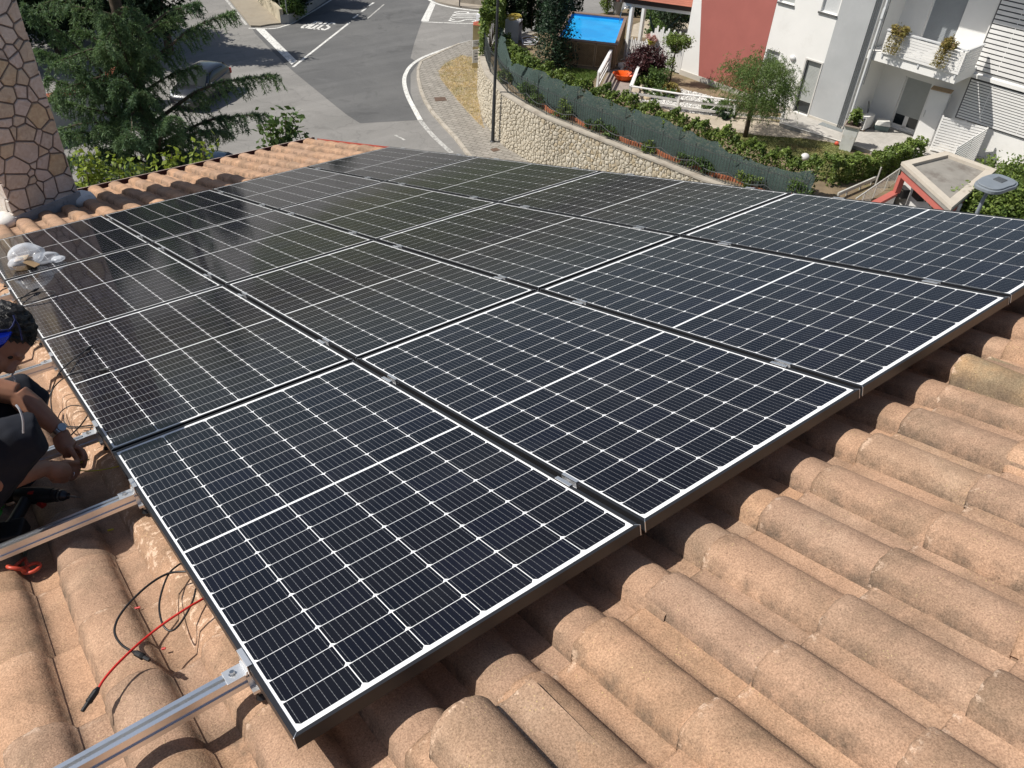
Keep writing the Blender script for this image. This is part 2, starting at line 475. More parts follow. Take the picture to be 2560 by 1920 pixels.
# chimney of crazy-paved stone
ch = roof_at(40, 556, -.16); chr_ = roof_at(204, 508, -.16)
B0 = RM3 @ np.array([ch[0], ch[1], -.16]); B1 = RM3 @ np.array([chr_[0], chr_[1], -.16])
cdir = (B1 - B0)[:2]; CW = float(np.linalg.norm(cdir)); cang = math.atan2(cdir[1], cdir[0])
zb = min(B0[2], B1[2]) - .25; CH = 3.1
Mc = Matrix.Translation((B0[0], B0[1], zb)) @ Matrix.Rotation(cang, 4, 'Z')      # x along the face, y away from us, z up
CD = .75
def clip_poly(poly, a, b, c):
    out = []
    for i in range(len(poly)):
        p, q = poly[i], poly[(i + 1) % len(poly)]
        fp = a * p[0] + b * p[1] - c; fq = a * q[0] + b * q[1] - c
        if fp <= 0: out.append(p)
        if fp * fq < 0:
            s = fp / (fp - fq); out.append((p[0] + (q[0] - p[0]) * s, p[1] + (q[1] - p[1]) * s))
    return out
def voronoi(pts, W, H, gap, pts_all=None, wt=None):
    cells = []
    P = pts if pts_all is None else pts_all
    for i, p in enumerate(pts):
        poly = [(gap / 2, gap / 2), (W - gap / 2, gap / 2), (W - gap / 2, H - gap / 2), (gap / 2, H - gap / 2)]
        near = sorted(range(len(P)), key=lambda j: (P[j][0] - p[0]) ** 2 + (P[j][1] - p[1]) ** 2)[1:22]
        for j in near:
            q = P[j]; dx, dy = q[0] - p[0], q[1] - p[1]; d = math.hypot(dx, dy)
            if d < 1e-6: continue
            a, b = dx / d, dy / d
            poly = clip_poly(poly, a, b, a * (p[0] + q[0]) / 2 + b * (p[1] + q[1]) / 2 - gap / 2 + (0 if wt is None else (wt[i] - wt[j]) / (2 * d)))
            if len(poly) < 3: break
        if len(poly) >= 3: cells.append(poly)
    return cells
def slab(poly, th, r, jit=.0):
    """a flat stone: outline pulled in at its upper edge"""
    cx = sum(p[0] for p in poly) / len(poly); cy = sum(p[1] for p in poly) / len(poly)
    k = len(poly); ins = .93
    rad = max(math.hypot(p[0] - cx, p[1] - cy) for p in poly)
    ins = 1 - min(.3, th * .55 / max(rad, .01))
    lo = [(p[0], p[1], 0) for p in poly]
    hi_ = [(cx + (p[0] - cx) * ins, cy + (p[1] - cy) * ins, th * (1 + r.uniform(-jit, jit))) for p in poly]
    fs = [tuple(range(k, 2 * k))] + [(i, (i + 1) % k, k + (i + 1) % k, k + i) for i in range(k)]
    return lo + hi_, fs
def stone_mat(name, a, b_, stain):
    m, t, bs = base(name, .8, .3)
    v = coords(t)
    oi = t.nodes.new('ShaderNodeObjectInfo')
    cc = ramp(t, oi.outputs['Random'], [(0, a), (.35, b_), (.6, [x * .85 for x in a]), (.85, stain), (1, b_)])
    f = ramp(t, noise(t, v, 7, 5, .6), [(.55, 0), (.75, .6)])
    cc = mixc(t, f, cc, (.38, .27, .14))
    f2 = noise(t, v, 14, 6, .6, 1.5)
    cc = mixc(t, .5, cc, ramp(t, f2, [(.3, (.3, .3, .3)), (.7, (.7, .7, .7))]), 'OVERLAY')
    t.links.new(cc, bs.inputs['Base Color']); bump(t, bs, f2, .35, .01)
    return m
M_STONE = stone_mat('quartzite_slab', (.66, .61, .54), (.62, .56, .52), (.60, .50, .34))
chim = obj('chimney', MB().box2((0.012, .012, 0), (CW - .012, CD, CH)), M_MORTAR, house); chim.matrix_basis = Mc
r = random.Random(5)
def dart(W, H, d, n, r, tries=6000, jit=0):
    P = []
    for _ in range(tries):
        p = (r.uniform(0, W), r.uniform(0, H)); dd = d * (r.uniform(.42, 1.35))
        if all((p[0] - q[0]) ** 2 + (p[1] - q[1]) ** 2 > dd * dd for q in P): P.append(p)
        if len(P) >= n: break
    return P
faces = [(Matrix.Translation((0, .012, .36)) @ Matrix(((1, 0, 0, 0), (0, 0, -1, 0), (0, 1, 0, 0), (0, 0, 0, 1))), CW, CH - .4, .23),
         (Matrix.Translation((.012, CD, .26)) @ Matrix(((0, 0, -1, 0), (-1, 0, 0, 0), (0, 1, 0, 0), (0, 0, 0, 1))), CD, CH - .3, .24),
         (Matrix.Translation((CW - .012, 0, .26)) @ Matrix(((0, 0, 1, 0), (1, 0, 0, 0), (0, 1, 0, 0), (0, 0, 0, 1))), CD, CH - .3, .24)]
for Mf, W, H, d in faces:
    dp = dart(W, H, d, 400, r); wts = [r.choice([0, 0, .004, .010, .018]) for _ in dp]
    for poly in voronoi(dp, W, H, .017, None, wts):
        mb = MB(); vs, fs = slab(poly, .012, r, .4)
        mb.add([Mf @ Vector(q) for q in vs], fs); sub('stone', mb, M_STONE, chim)
mb = MB(); mb.box2((-.012, -.016, 0), (CW + .012, CD + .02, .40)); sub('cement_skirt', mb, M_CEMENT, chim)
mb = MB(); mb.box2((-.08, -.08, CH), (CW + .08, CD + .08, CH + .1)); sub('chimney_cap', mb, M_CEMENTW, chim)
for pp in (((-.08, .1, .36), (-.1, .3, .3)), ((CW + .05, .05, .27), (CW + .08, .3, .18))):
    mb = MB()
    for p in pp: mb.ball(p, (.15, .17, .09), 10, 6)
    sub('white_fillet', mb, M_CEMENTW, chim, smooth='all')

# ================================================================== SOLAR PANELS
PW, PH, PPU, PPV, FH = 1.038, 1.79, 1.058, 1.8075, .035
def cell_mat():
    m, t, b = base('solar_cell', .07, .17)
    tc = t.nodes.new('ShaderNodeTexCoord'); sx = t.nodes.new('ShaderNodeSeparateXYZ'); t.links.new(tc.outputs['Object'], sx.inputs[0])
    bar = math_(t, 'ABSOLUTE', math_(t, 'SUBTRACT', math_(t, 'FRACT', math_(t, 'MULTIPLY', math_(t, 'ADD', sx.outputs[0], .08280), 1 / .0184)), .5))
    dots = math_(t, 'ABSOLUTE', math_(t, 'SUBTRACT', math_(t, 'FRACT', math_(t, 'MULTIPLY', sx.outputs[1], 1 / .0138)), .5))
    wide = math_(t, 'ADD', math_(t, 'MULTIPLY', math_(t, 'LESS_THAN', dots, .09), .02), .02)
    line = math_(t, 'LESS_THAN', bar, wide)
    oi = t.nodes.new('ShaderNodeObjectInfo')
    c = ramp(t, oi.outputs['Random'], [(0, (.007, .008, .013)), (.5, (.0085, .009, .0125)), (1, (.008, .009, .016))])
    # smudges of dust and finger marks
    g = t.nodes.new('ShaderNodeNewGeometry')
    sm = math_(t, 'ADD', ramp(t, noise(t, g.outputs['Position'], 2.3, 7, .7, .6), [(.5, 0), (.85, .03)]), ramp(t, noise(t, g.outputs['Position'], 9, 7, .75, 1.5), [(.62, 0), (.74, .035)]))
    c = mixc(t, sm, c, (.35, .34, .32))
    c = mixc(t, line, c, (.2, .205, .215))
    t.links.new(c, b.inputs['Base Color'])
    t.links.new(ramp(t, noise(t, g.outputs['Position'], 5, 5, .6), [(.4, .05), (.8, .13)]), b.inputs['Roughness'])
    return m
M_CELL = cell_mat()
M_BACK, t_, b_ = base('white_backsheet', .08, .17); b_.inputs['Base Color'].default_value = (.80, .81, .82, 1)
def cell_mesh(flip):
    a, h, ch_ = .0822, .0418, .009
    y = -1 if not flip else 1
    if not flip: poly = [(-a + ch_, -h), (a - ch_, -h), (a, -h + ch_), (a, h), (-a, h), (-a, -h + ch_)]
    else: poly = [(-a, -h), (a, -h), (a, h - ch_), (a - ch_, h), (-a + ch_, h), (-a, h - ch_)]
    mb = MB(); mb.prism(poly, -.0003, 0); me = mb.mesh('cell'); me.materials.append(M_CELL); return me
cellA, cellB = cell_mesh(False), cell_mesh(True)
fb = MB(); LW = .0115
for a, b in (((0, 0), (LW, PH)), ((PW - LW, 0), (PW, PH)), ((LW, 0), (PW - LW, LW)), ((LW, PH - LW), (PW - LW, PH))):
    fb.box2((a[0], a[1], -FH), (b[0], b[1], 0))
frame_me = fb.mesh('frame'); frame_me.materials.append(M_BLACKFRAME)
edge_mes = []
for x, y in ((0, 0), (PW, 0), (0, PH), (PW, PH)):
    edge = MB()
    sx_ = 1 if x == 0 else -1; sy_ = 1 if y == 0 else -1
    edge.bar((x - sx_ * .0006, y - sy_ * .0006, -FH), (x - sx_ * .0006, y - sy_ * .0006, 0.0004), .0024, .0024, (1, 0, 0))
    edge.bar((x, y, .0006), (x + sx_ * LW, y + sy_ * LW, .0006), .0014, .001)
    me_ = edge.mesh('corner_key'); me_.materials.append(M_ALU2); edge_mes.append(('corner_key', me_))

back = MB(); back.box2((LW, LW, -.008), (PW - LW, PH - LW, -.0027)); back_me = back.mesh('backsheet'); back_me.materials.append(M_BACK)
rowname = ['front row', 'second row', 'third row', 'last row before the eave']
colname = ['column beside the worker', 'second column from the worker', 'third column from the worker', 'outer column above the street']
panels = []
for c in range(4):
    for rr in range(4):
        extra = ''
        if (c, rr) == (0, 0): extra = ''
        if (c, rr) == (0, 3): extra = ''
        M_ = RM @ Matrix.Translation((c * PPU, rr * PPV, random.uniform(-.0015, .0015)))
        root = thing('photovoltaic_module', 'black framed solar panel, %s, %s%s' % (rowname[rr], colname[c], extra), 'solar panel', group='solar panels on the tiled roof', M=M_)
        for nm, me in [('frame', frame_me), ('backsheet', back_me)] + edge_mes:
            o = bpy.data.objects.new(nm, me); col.objects.link(o); o.parent = root
        for half in range(2):
            for j in range(10):
                y = (.0285 + .0421 + j * .0863) if half == 0 else (PH - .0285 - .0421 - (9 - j) * .0863)
                for i in range(6):
                    o = bpy.data.objects.new('cell', cellA if half == 0 else cellB); col.objects.link(o); o.parent = root
                    o.matrix_basis = Matrix.Translation((.018 + .0835 + i * .16702, y, -.0022))
        panels.append(root)

# ================================================================== RAILS, CLAMPS, HANGER BOLTS
rail_v = []
for rr in range(4): rail_v += [rr * PPV + .325, rr * PPV + 1.472]
rl = ['nearest the camera, running out of the picture at lower left', 'second from the camera, its cut end by the red scissors', 'third from the camera, behind the hands of the worker', 'fourth from the camera, beside the bent knee', 'fifth from the camera, by the dark hair of the worker', 'sixth from the camera, by the coiled cable', 'seventh from the camera, beside the cardboard box', 'last before the chimney']
prof = [(-.02, 0), (-.006, 0), (-.006, -.012), (-.011, -.012), (-.011, -.017), (.011, -.017), (.011, -.012), (.006, -.012), (.006, 0), (.02, 0), (.02, -.04), (-.02, -.04), (-.02, -.027), (-.0145, -.027), (-.0145, -.018), (-.02, -.018)]
for i, v in enumerate(rail_v):
    ul = -.95 if i == 0 else -.447
    root = thing('mounting_rail', 'silver aluminium mounting rail, %s' % rl[i], 'mounting rail', group='mounting rails under the panels', M=RM @ Matrix.Translation((0, v, -FH)))
    mb = MB(); mb.prism(prof, ul, 4.32, Matrix(((0, 0, 1, 0), (1, 0, 0, 0), (0, 1, 0, 0), (0, 0, 0, 1))))
    # local: x along rail, y = v, z = n
    obj('rail_profile', mb, M_ALU, root)
    def end_clamp(s):
        x0 = 0 if s < 0 else 4 * PPU - .02
        mb = MB()
        mb.box2((x0 + s * .001, -.045, FH - .03), (x0 + s * .004, .03, FH + .0032))
        mb.box2((x0 - s * .010, -.045, FH + .0006), (x0 + s * .004, .03, FH + .0036))
        mb.box2((x0 + s * .004, -.03, .0006), (x0 + s * .055, .022, .0056))
        mb.box2((x0 + s * .004, -.03, .0056), (x0 + s * .008, .022, .012))
        o = obj('end_clamp', mb, M_ALU2, root, bevel=.0008)
        b = MB(); b.cyl((x0 + s * .034, -.004, .0056), (x0 + s * .034, -.004, .0066), .010, n=14); b.cyl((x0 + s * .034, -.004, .0066), (x0 + s * .034, -.004, .0145), .0072, .0066, 6)
        sub('bolt', b, M_STEEL, o)
    end_clamp(-1); end_clamp(1)
    for c in range(1, 4):
        x0 = c * PPU - .01
        mb = MB(); mb.box2((x0 - .009, -.035, FH - .022), (x0 + .009, .035, FH - .018)); mb.box2((x0 - .010, -.035, FH - .02), (x0 - .007, .035, FH + .003)); mb.box2((x0 + .007, -.035, FH - .02), (x0 + .010, .035, FH + .003))
        mb.box2((x0 - .02, -.035, FH + .0008), (x0 - .007, .035, FH + .0038)); mb.box2((x0 + .007, -.035, FH + .0008), (x0 + .02, .035, FH + .0038))
        o = obj('mid_clamp', mb, M_ALU2, root)
        b = MB(); b.cyl((x0, 0, FH - .018), (x0, 0, FH - .008), .006, n=6); sub('bolt', b, M_STEEL, o)
    for q, hu in enumerate((U0 - .002, U0 + 1.0, U0 + 2.0, U0 + 3.0, U0 + 4.0)):
        top = -FH; tl = tile_h(hu) + NB + .012 + FH + .002
        vv = -.036
        mb = MB(); mb.cyl((hu, vv, tl), (hu, vv, -.012), .0048, n=10)
        mb.cyl((hu, vv, -.03), (hu, vv, -.038), .009, n=6); mb.cyl((hu, vv, -.047), (hu, vv, -.055), .009, n=6)
        mb.cyl((hu, vv, tl + .012), (hu, vv, tl + .02), .009, n=6)
        o = obj('hanger_bolt', mb, M_STEEL, root, smooth=True)
        b = MB(); b.box2((hu - .02, vv - .014, -.047), (hu + .02, -.0205, -.0385)); b.box2((hu - .02, -.026, -.0385), (hu + .02, -.0205, -.008)); sub('angle_plate', b, M_ALU2, o)
        b = MB(); b.lathe([(.0, .012), (.013, .0115), (.016, .004), (.018, 0), (0, 0)], (hu, vv, tl), 16); sub('rubber_washer', b, M_RUBBER, o, smooth=True)

# ================================================================== CABLES AND SMALL THINGS ON THE ROOF
def smooth_path(P, k=6):
    P = [np.array(p, float) for p in P]; out = []
    for i in range(len(P) - 1):
        p0 = P[max(i - 1, 0)]; p1 = P[i]; p2 = P[i + 1]; p3 = P[min(i + 2, len(P) - 1)]
        for j in range(k):
            t = j / k
            out.append(.5 * ((2 * p1) + (-p0 + p2) * t + (2 * p0 - 5 * p1 + 4 * p2 - p3) * t * t + (-p0 + 3 * p1 - 3 * p2 + p3) * t ** 3))
    out.append(P[-1]); return out
def rp(px, py, n):
    """roof pixel at height n -> world; keeps clear of the tiles"""
    q = roof_at(px, py, n)
    if not (q[0] > -.004 and q[1] > -.004):
        nmin = NB + tile_h(q[0]) + .026
        if n < nmin: q = roof_at(px, py, nmin)
    return RM3 @ q
K6 = 800 / 2141
def k6(L): return [rp(x * K6, 1300 + y * K6, n) for x, y, n in L]
def connector(root, a, b, plug=True):
    a = Vector(a); b = Vector(b); d = b - a
    mb = MB(); P = [a - d * .05, a + d * .1, a + d * .12, a + d * .45, a + d * .47, a + d * .62, a + d * .64, a + d * 1.0]
    mb.tube(P, [.0045, .0075, .0085, .0085, .0075, .0075, .0058, .005], 10)
    for s in (.5, .56): mb.tube([a + d * s, a + d * (s + .025)], .0092, 10)
    return wpart('connector', mb, M_RUBBER, root)
def cable(name, label, pts, mat_, r=.0032, conn=None, cat='cable', group=None):
    P = smooth_path(pts)
    root = thing(name, label, cat, P[0], group=group)
    wpart('sheath', MB().tube(P, r, 8), mat_, root, smooth='all')
    if conn is not None: connector(root, conn[0], conn[1])
    return root
P = k6([(1400, 500, -.07), (1345, 535, -.06), (1250, 590, -.055), (1100, 690, -.06), (960, 800, -.065), (860, 890, -.06), (760, 990, -.06), (690, 1075, -.065), (660, 1125, -.07)])
cable('solar_cable', 'red solar cable with black connector lying across the tiles', P, M_RED, .0034, k6([(655, 1128, -.07), (550, 1280, -.085)]))
P = k6([(1300, 350, -.06), (1230, 345, -.06), (1120, 360, -.055), (1000, 430, -.05), (880, 540, -.05), (800, 640, -.055), (768, 720, -.06), (775, 780, -.065), (820, 840, -.065), (895, 885, -.065)])
cable('solar_cable', 'black cable looping from under the front panel to a connector on the red cable', P, M_CABLE, .0034, k6([(900, 885, -.065), (1000, 938, -.075)]))
P = k6([(1250, 270, -.06), (1195, 300, -.06), (1130, 360, -.06), (1085, 470, -.07), (1065, 580, -.08), (1085, 690, -.09), (1130, 740, -.1), (1180, 722, -.1), (1240, 640, -.095), (1290, 540, -.085), (1310, 460, -.075)])
cable('solar_cable', 'black cable bight hanging down from the edge of the front panel', P, M_CABLE, .003)
KA = .1989
def ka(L): return [rp(x * KA, 760 + y * KA, n) for x, y, n in L]
P = ka([(1075, 585, .012), (960, 670, .012), (850, 760, .02), (740, 870, .015), (690, 980, -.04), (640, 1110, -.09), (605, 1220, -.11), (585, 1330, -.12), (590, 1450, -.12)])
cable('solar_cable', 'upper black cable end resting its connector on the second row panel', P, M_CABLE, .0032, ka([(1080, 580, .012), (1170, 520, .012)]))
P = ka([(1235, 838, .012), (1000, 862, .02), (860, 900, .03), (740, 980, -.02), (660, 1080, -.06), (640, 1200, -.08), (655, 1350, -.09), (700, 1460, -.1), (780, 1520, -.1), (950, 1545, -.1), (1180, 1520, -.07)])
cable('solar_cable', 'lower black cable end resting its connector on the second row panel', P, M_CABLE, .0032, ka([(1240, 838, .012), (1400, 815, .012)]))
P = ka([(1060, 1290, -.07), (1030, 1285, -.07), (900, 1275, -.08), (790, 1330, -.09), (740, 1400, -.1), (728, 1470, -.11)])
cable('solar_cable', 'thin black cable curl on the tile beside the second row panel', P, M_CABLE, .0024)
P = ka([(800, 1400, -.1), (805, 1480, -.1), (850, 1552, -.1), (950, 1562, -.1), (1190, 1550, -.08)])
cable('solar_cable', 'black cable running along the rail above the watch', P, M_CABLE, .0024)
P = ka([(1110, 1390, -.06), (1070, 1450, -.08), (1000, 1540, -.08), (890, 1650, -.085), (850, 1690, -.09)])
cable('solar_cable', 'straight black cable slanting down to the watch', P, M_CABLE, .0032)
KB = .13562
def kb(L): return [rp(x * KB, 560 + y * KB, n) for x, y, n in L]
P = kb([(610, 1235, .012), (560, 1258, .012), (460, 1325, .012), (380, 1385, .014), (372, 1410, .014), (430, 1432, .012), (600, 1422, .012), (800, 1382, .012), (950, 1325, .014), (1015, 1272, .016), (960, 1237, .014), (800, 1247, .018), (650, 1275, .022), (480, 1330, .024), (330, 1380, .02), (262, 1440, -.03), (245, 1510, -.07), (290, 1580, -.09), (380, 1605, -.09)])
cable('solar_cable', 'coiled black cable lying on the third row panel', P, M_CABLE, .0035, kb([(600, 1240, .012), (710, 1188, .012)]))
P = [rp(x, y, n) for x, y, n in ((-12, 745, -.05), (2, 762, -.05), (4, 775, -.06), (0, 795, -.08), (-12, 805, -.1))]
cable('solar_cable', 'red cable bend at the left edge of the picture', P, M_RED, .003)
P = [rp(62 + x, y, n) for x, y, n in ((0, 818, -.1), (12, 812, -.09), (22, 806, -.08))]
cable('solar_cable', 'short red cable vanishing under the third row panel', P, M_RED, .0025)
for px, py, d, lab, m_, nm in ((905, 568, 24, 'longer red cable offcut on the tile', M_RED, 'cable_offcut'), (1086, 838, 13, 'stubby red cable offcut below the black cable', M_RED, 'cable_offcut'), (731, 45, 20, 'yellow-green wire offcut on the shaded tile', M_YG, 'wire_offcut')):
    a = k6([(px - d, py + d * .25, -.4), (px + d, py - d * .25, -.4)])
    mb = MB().tube([Vector(a[0]) - Vector((0, 0, .017)), Vector(a[1]) - Vector((0, 0, .017))], .0035, 8); tag(obj(nm, mb, m_), lab, 'offcut')

# cardboard box and plastic bag on the third/last row
K_CARD = mat('cardboard', (.36, .24, .13), .9, .15, 12, bmp=.2)
q0 = roof_at(262 * KB, 560 + 878 * KB, .0); q1 = roof_at(520 * KB, 560 + 850 * KB, .0)
du_ = (q1 - q0)[:2]; bw = float(np.linalg.norm(du_)); ang = math.atan2(du_[1], du_[0])
bx = thing('cardboard_box', 'small open cardboard box on the back left solar panel', 'box', M=RM @ Matrix.Translation((q0[0], q0[1], .001)) @ Matrix.Rotation(ang, 4, 'Z'))
bd, bh, th = .10, .075, .003
mb = MB(); mb.box2((0, 0, 0), (bw, bd, th)); mb.box2((0, 0, th), (bw, th, bh * .45)); mb.box2((0, bd - th, th), (bw, bd, bh)); mb.box2((0, th, th), (th, bd - th, bh)); mb.box2((bw - th, th, th), (bw, bd - th, bh))
obj('carton', mb, K_CARD, bx)
mb = MB(); mb.bar((bw + .002, bd * .1, bh * .9), (bw + .075, bd * .15, .02), .08, .003); obj('flap', mb, K_CARD, bx)
mb = MB(); mb.bar((0, bd * .5, bh + .002), (bw, bd * .52, bh + .012), .06, .003, (0, -.4, 1)); obj('flap', mb, mat('printed_card', (.55, .42, .3), .8, .2, 30, dirt=((.05, .45, .42), 40, .55)), bx)
mbag = bpy.data.materials.new('clear_plastic'); mbag.use_nodes = True; t = mbag.node_tree; b = t.nodes['Principled BSDF']
b.inputs['Base Color'].default_value = (.8, .83, .88, 1); b.inputs['Roughness'].default_value = .18
tr = t.nodes.new('ShaderNodeBsdfTransparent'); mx = t.nodes.new('ShaderNodeMixShader')
lw = t.nodes.new('ShaderNodeLayerWeight'); lw.inputs[0].default_value = .45
t.links.new(math_(t, 'ADD', math_(t, 'MULTIPLY', lw.outputs['Facing'], .6), .16), mx.inputs[0]); t.links.new(tr.outputs[0], mx.inputs[1]); t.links.new(b.outputs[0], mx.inputs[2])
t.links.new(mx.outputs[0], t.nodes['Material Output'].inputs[0])
def crumple(mb, c, r, seed, n=40, m=26, amp=.22):
    rg = random.Random(seed); dirs = [(Vector((rg.gauss(0, 1), rg.gauss(0, 1), rg.gauss(0, 1))).normalized(), rg.uniform(.3, 1)) for _ in range(46)]
    vs = []; fs = []
    for i in range(m + 1):
        th_ = math.pi * i / m
        for j in range(n):
            a = 2 * math.pi * j / n
            d = Vector((math.sin(th_) * math.cos(a), math.sin(th_) * math.sin(a), -math.cos(th_)))
            k = 1 + amp * (max((d.dot(q) - .75) * 3 * w for q, w in dirs) - .35) - amp * .8 * max(0, max((d.dot(-q) - .86) * 5 * w for q, w in dirs[:14]))
            p = [c[0] + r[0] * k * d.x, c[1] + r[1] * k * d.y, c[2] + r[2] * k * d.z]
            p[2] = max(p[2], .003)
            vs.append(p)
    for i in range(m):
        for j in range(n):
            j2 = (j + 1) % n; fs.append((i * n + j, i * n + j2, (i + 1) * n + j2, (i + 1) * n + j))
    mb.add(vs, fs)
qb = roof_at(490 * KB, 560 + 620 * KB, .07); qc = roof_at(800 * KB, 560 + 640 * KB, .04)
bag = thing('plastic_bag', 'crumpled clear plastic bag over the cardboard box', 'plastic bag', M=RM @ Matrix.Translation((0, 0, .001)))
mb = MB(); crumple(mb, (qb[0] + .0, qb[1] + .02, .085), (.13, .12, .085), 3); crumple(mb, (qb[0] - .07, qb[1] - .05, .05), (.07, .07, .05), 8)
obj('bag_body', mb, mbag, bag, smooth='all')
mb = MB(); crumple(mb, (qc[0], qc[1] + .02, .035), (.12, .075, .045), 5); crumple(mb, (qc[0] + .09, qc[1] - .05, .02), (.05, .06, .022), 6)
obj('bag_tail', mb, mbag, bag, smooth='all')

# cordless drill
K2 = 340 / 1376
def k2(x, y, n): return Vector(RM3 @ roof_at(x * K2, 1050 + y * K2, n))
M_DRILL = mat('dark_plastic', (.014, .015, .016), .45, .2, 20, spec=.4)
M_DRED = mat('drill_red', (.35, .02, .015), .45, .1, 20)
a = k2(190, 770, -.055); b2_ = k2(540, 760, -.06); c_ = k2(690, 768, -.065); d_ = k2(770, 778, -.067); e_ = k2(820, 783, -.068)
dr = thing('cordless_drill', 'black and red cordless drill lying on the tiles under the hands', 'drill', a)
ax = (b2_ - a)
mb = MB(); mb.tube([a - ax * .03, a, a + ax * .25, a + ax * .7, b2_], [.022, .03, .033, .031, .026], 16); wpart('motor_housing', mb, M_DRILL, dr, smooth=True)
mb = MB(); cx_ = c_ - b2_; mb.tube([b2_, b2_ + cx_ * .3, b2_ + cx_ * .32, b2_ + cx_ * .7, b2_ + cx_ * .72, c_], [.024, .024, .021, .02, .018, .012], 18); ck = wpart('chuck', mb, mat('chuck_metal', (.05, .05, .055), .3, .1, 20, metal=.6), dr, smooth=True)
mb = MB(); mb.tube([b2_ + cx_ * .5, b2_ + cx_ * .58], .0222, 18); wpart('chuck_ring', mb, M_STEEL, dr)
mb = MB(); mb.tube([c_, d_], .0042, 8); mb.tube([d_, e_], .0022, 6); wpart('drill_bit', mb, M_STEEL, dr)
h0 = a + ax * .3; h1 = k2(110, 1080, -.085)
mb = MB(); mb.tube([h0, h0.lerp(h1, .3), h0.lerp(h1, .8), h1], [.024, .021, .021, .026], 12); wpart('grip', mb, M_DRILL, dr, smooth=True)
mb = MB(); mb.bar(a + ax * .48 + Vector((.0, -.02, -.01)), a + ax * .62 + Vector((0, -.035, -.02)), .022, .03); wpart('trigger', mb, M_DRED, dr, bevel=.004)
mb = MB(); mb.bar(a + ax * .35 + Vector((0, -.01, .028)), a + ax * .5 + Vector((0, -.01, .028)), .02, .008); wpart('switch', mb, M_DRED, dr)
bp0 = k2(-60, 1190, -.1); bp1 = k2(260, 1120, -.1)
mb = MB(); mb.bar(bp0, bp1, .09, .06); wpart('battery', mb, M_DRILL, dr, bevel=.008)
mb = MB(); mb.bar(bp0.lerp(bp1, .2) + Vector((0, -.046, .012)), bp0.lerp(bp1, .5) + Vector((0, -.046, .012)), .004, .006); wpart('battery_stripe', mb, M_DRED, dr)
# scissors
M_SCI = mat('orange_red_plastic', (.55, .075, .04), .4, .1, 10, spec=.5)
sc = thing('scissors', 'red handled scissors lying on the tile under the second rail', 'scissors', k2(250, 1480, -.15))
for (hx, hy, rx, ry, ro) in ((205, 1548, .0235, .019, .5), (322, 1503, .026, .020, .35)):
    q = roof_at(hx * K2, 1050 + hy * K2, -.15); P = []
    for i in range(25):
        an = 2 * math.pi * i / 24; x, y = rx * math.cos(an), ry * 1.35 * math.sin(an)
        P.append(RM3 @ np.array([q[0] + x * math.cos(ro) - y * math.sin(ro), q[1] + x * math.sin(ro) + y * math.cos(ro), max(q[2], NB + tile_h(q[0] + x) + .03)]))
    hd = wpart('handle', MB().tube(P, 0.0062, 8, cap=False), M_SCI, sc, smooth='all')
    hb = MB(); hb.tube([P[6], Vector(P[6]).lerp(k2(255, 1395, -.155), .5), k2(255, 1395, -.155)], [.0055, .006, .005], 8); sub('handle_neck', hb, M_SCI, hd, smooth='all')
    hd.children[0].matrix_parent_inverse = Matrix.Identity(4)
mb = MB(); mb.bar(k2(255, 1400, -.155), k2(258, 1300, -.165), .008, .002); mb.bar(k2(252, 1400, -.153), k2(245, 1310, -.165), .008, .002); wpart('blade', mb, M_STEEL, sc)
# green strap
P = smooth_path([k2(-40, 845, -.09), k2(0, 850, -.07), k2(30, 880, -.08), k2(10, 910, -.1), k2(0, 950, -.1), k2(-30, 985, -.1)])
mb = MB()
for i in range(len(P) - 1): mb.bar(P[i], P[i + 1], .012, .002)
tag(obj('tool_strap', mb, mat('green_webbing', (.03, .38, .03), .6, .1, 30)), 'bright green tool strap at the left edge of the picture', 'strap')
# earth wire in the hands
EARTH_A = k2(822, 425, -.01); EARTH_B = k2(812, 512, -.03)
cable('earth_wire', 'yellow-green earth wire between the pinched fingers and the panel edge', [k2(805, 512, -.03), k2(900, 516, -.045), k2(1000, 508, -.055), k2(1100, 492, -.06), k2(1210, 466, -.07)], M_YG, .0022, cat='wire')
cable('earth_wire', 'short yellow-green wire end sticking out of the upper hand', [k2(800, 440, -.02), k2(840, 420, -.02), k2(905, 398, -.02)], M_YG, .0022, cat='wire')
cable('earth_wire', 'yellow-green wire by the hanger bolt of the third rail', [k2(850, 215, -.08), k2(900, 198, -.08), k2(960, 200, -.09), k2(1010, 230, -.1)], M_YG, .002, cat='wire')
# ================================================================== THE WORKER
def J(px, py, v): return roof_v(px, py, v)
def W(q): return Vector(RM3 @ np.array(q, float))
M_SKIN, t, b = base('skin', .5, .4)
v = coords(t, False); cc = ramp(t, noise(t, v, 18, 5, .6), [(.3, (.27, .13, .082)), (.7, (.36, .18, .115))])
t.links.new(cc, b.inputs['Base Color']); b.inputs['Subsurface Weight'].default_value = .08; b.inputs['Subsurface Radius'].default_value = (.01, .004, .002)
bump(t, b, noise(t, v, 320, 3, .6), .12, .001)
M_CLOTH = mat('navy_work_trousers', (.007, .009, .016), .9, .25, 9, bmp=.3, bs=300)
M_SHIRT = mat('dark_shirt', (.016, .017, .022), .9, .25, 9, bmp=.3, bs=300)
M_PIPE = mat('grey_piping', (.45, .46, .48), .6, .1, 20)
M_HAIR = mat('black_hair', (.008, .007, .006), .45, .4, 40, spec=.5, bmp=.6, bs=180)
hc = J(-6, 858, 1.86)                                     # head centre
person = thing('person', 'crouching person in navy trousers, blue sunglasses on the head, twisting a wire', 'person', W((-.55, 1.75, NB + .03)))
HC = W(hc)
fwd = W((-.06, -.36, -.93)).normalized(); crown = W((.93, -.04, .30)).normalized()
fwd = (fwd - crown * fwd.dot(crown)).normalized(); side = crown.cross(fwd)        # side: towards the camera-left
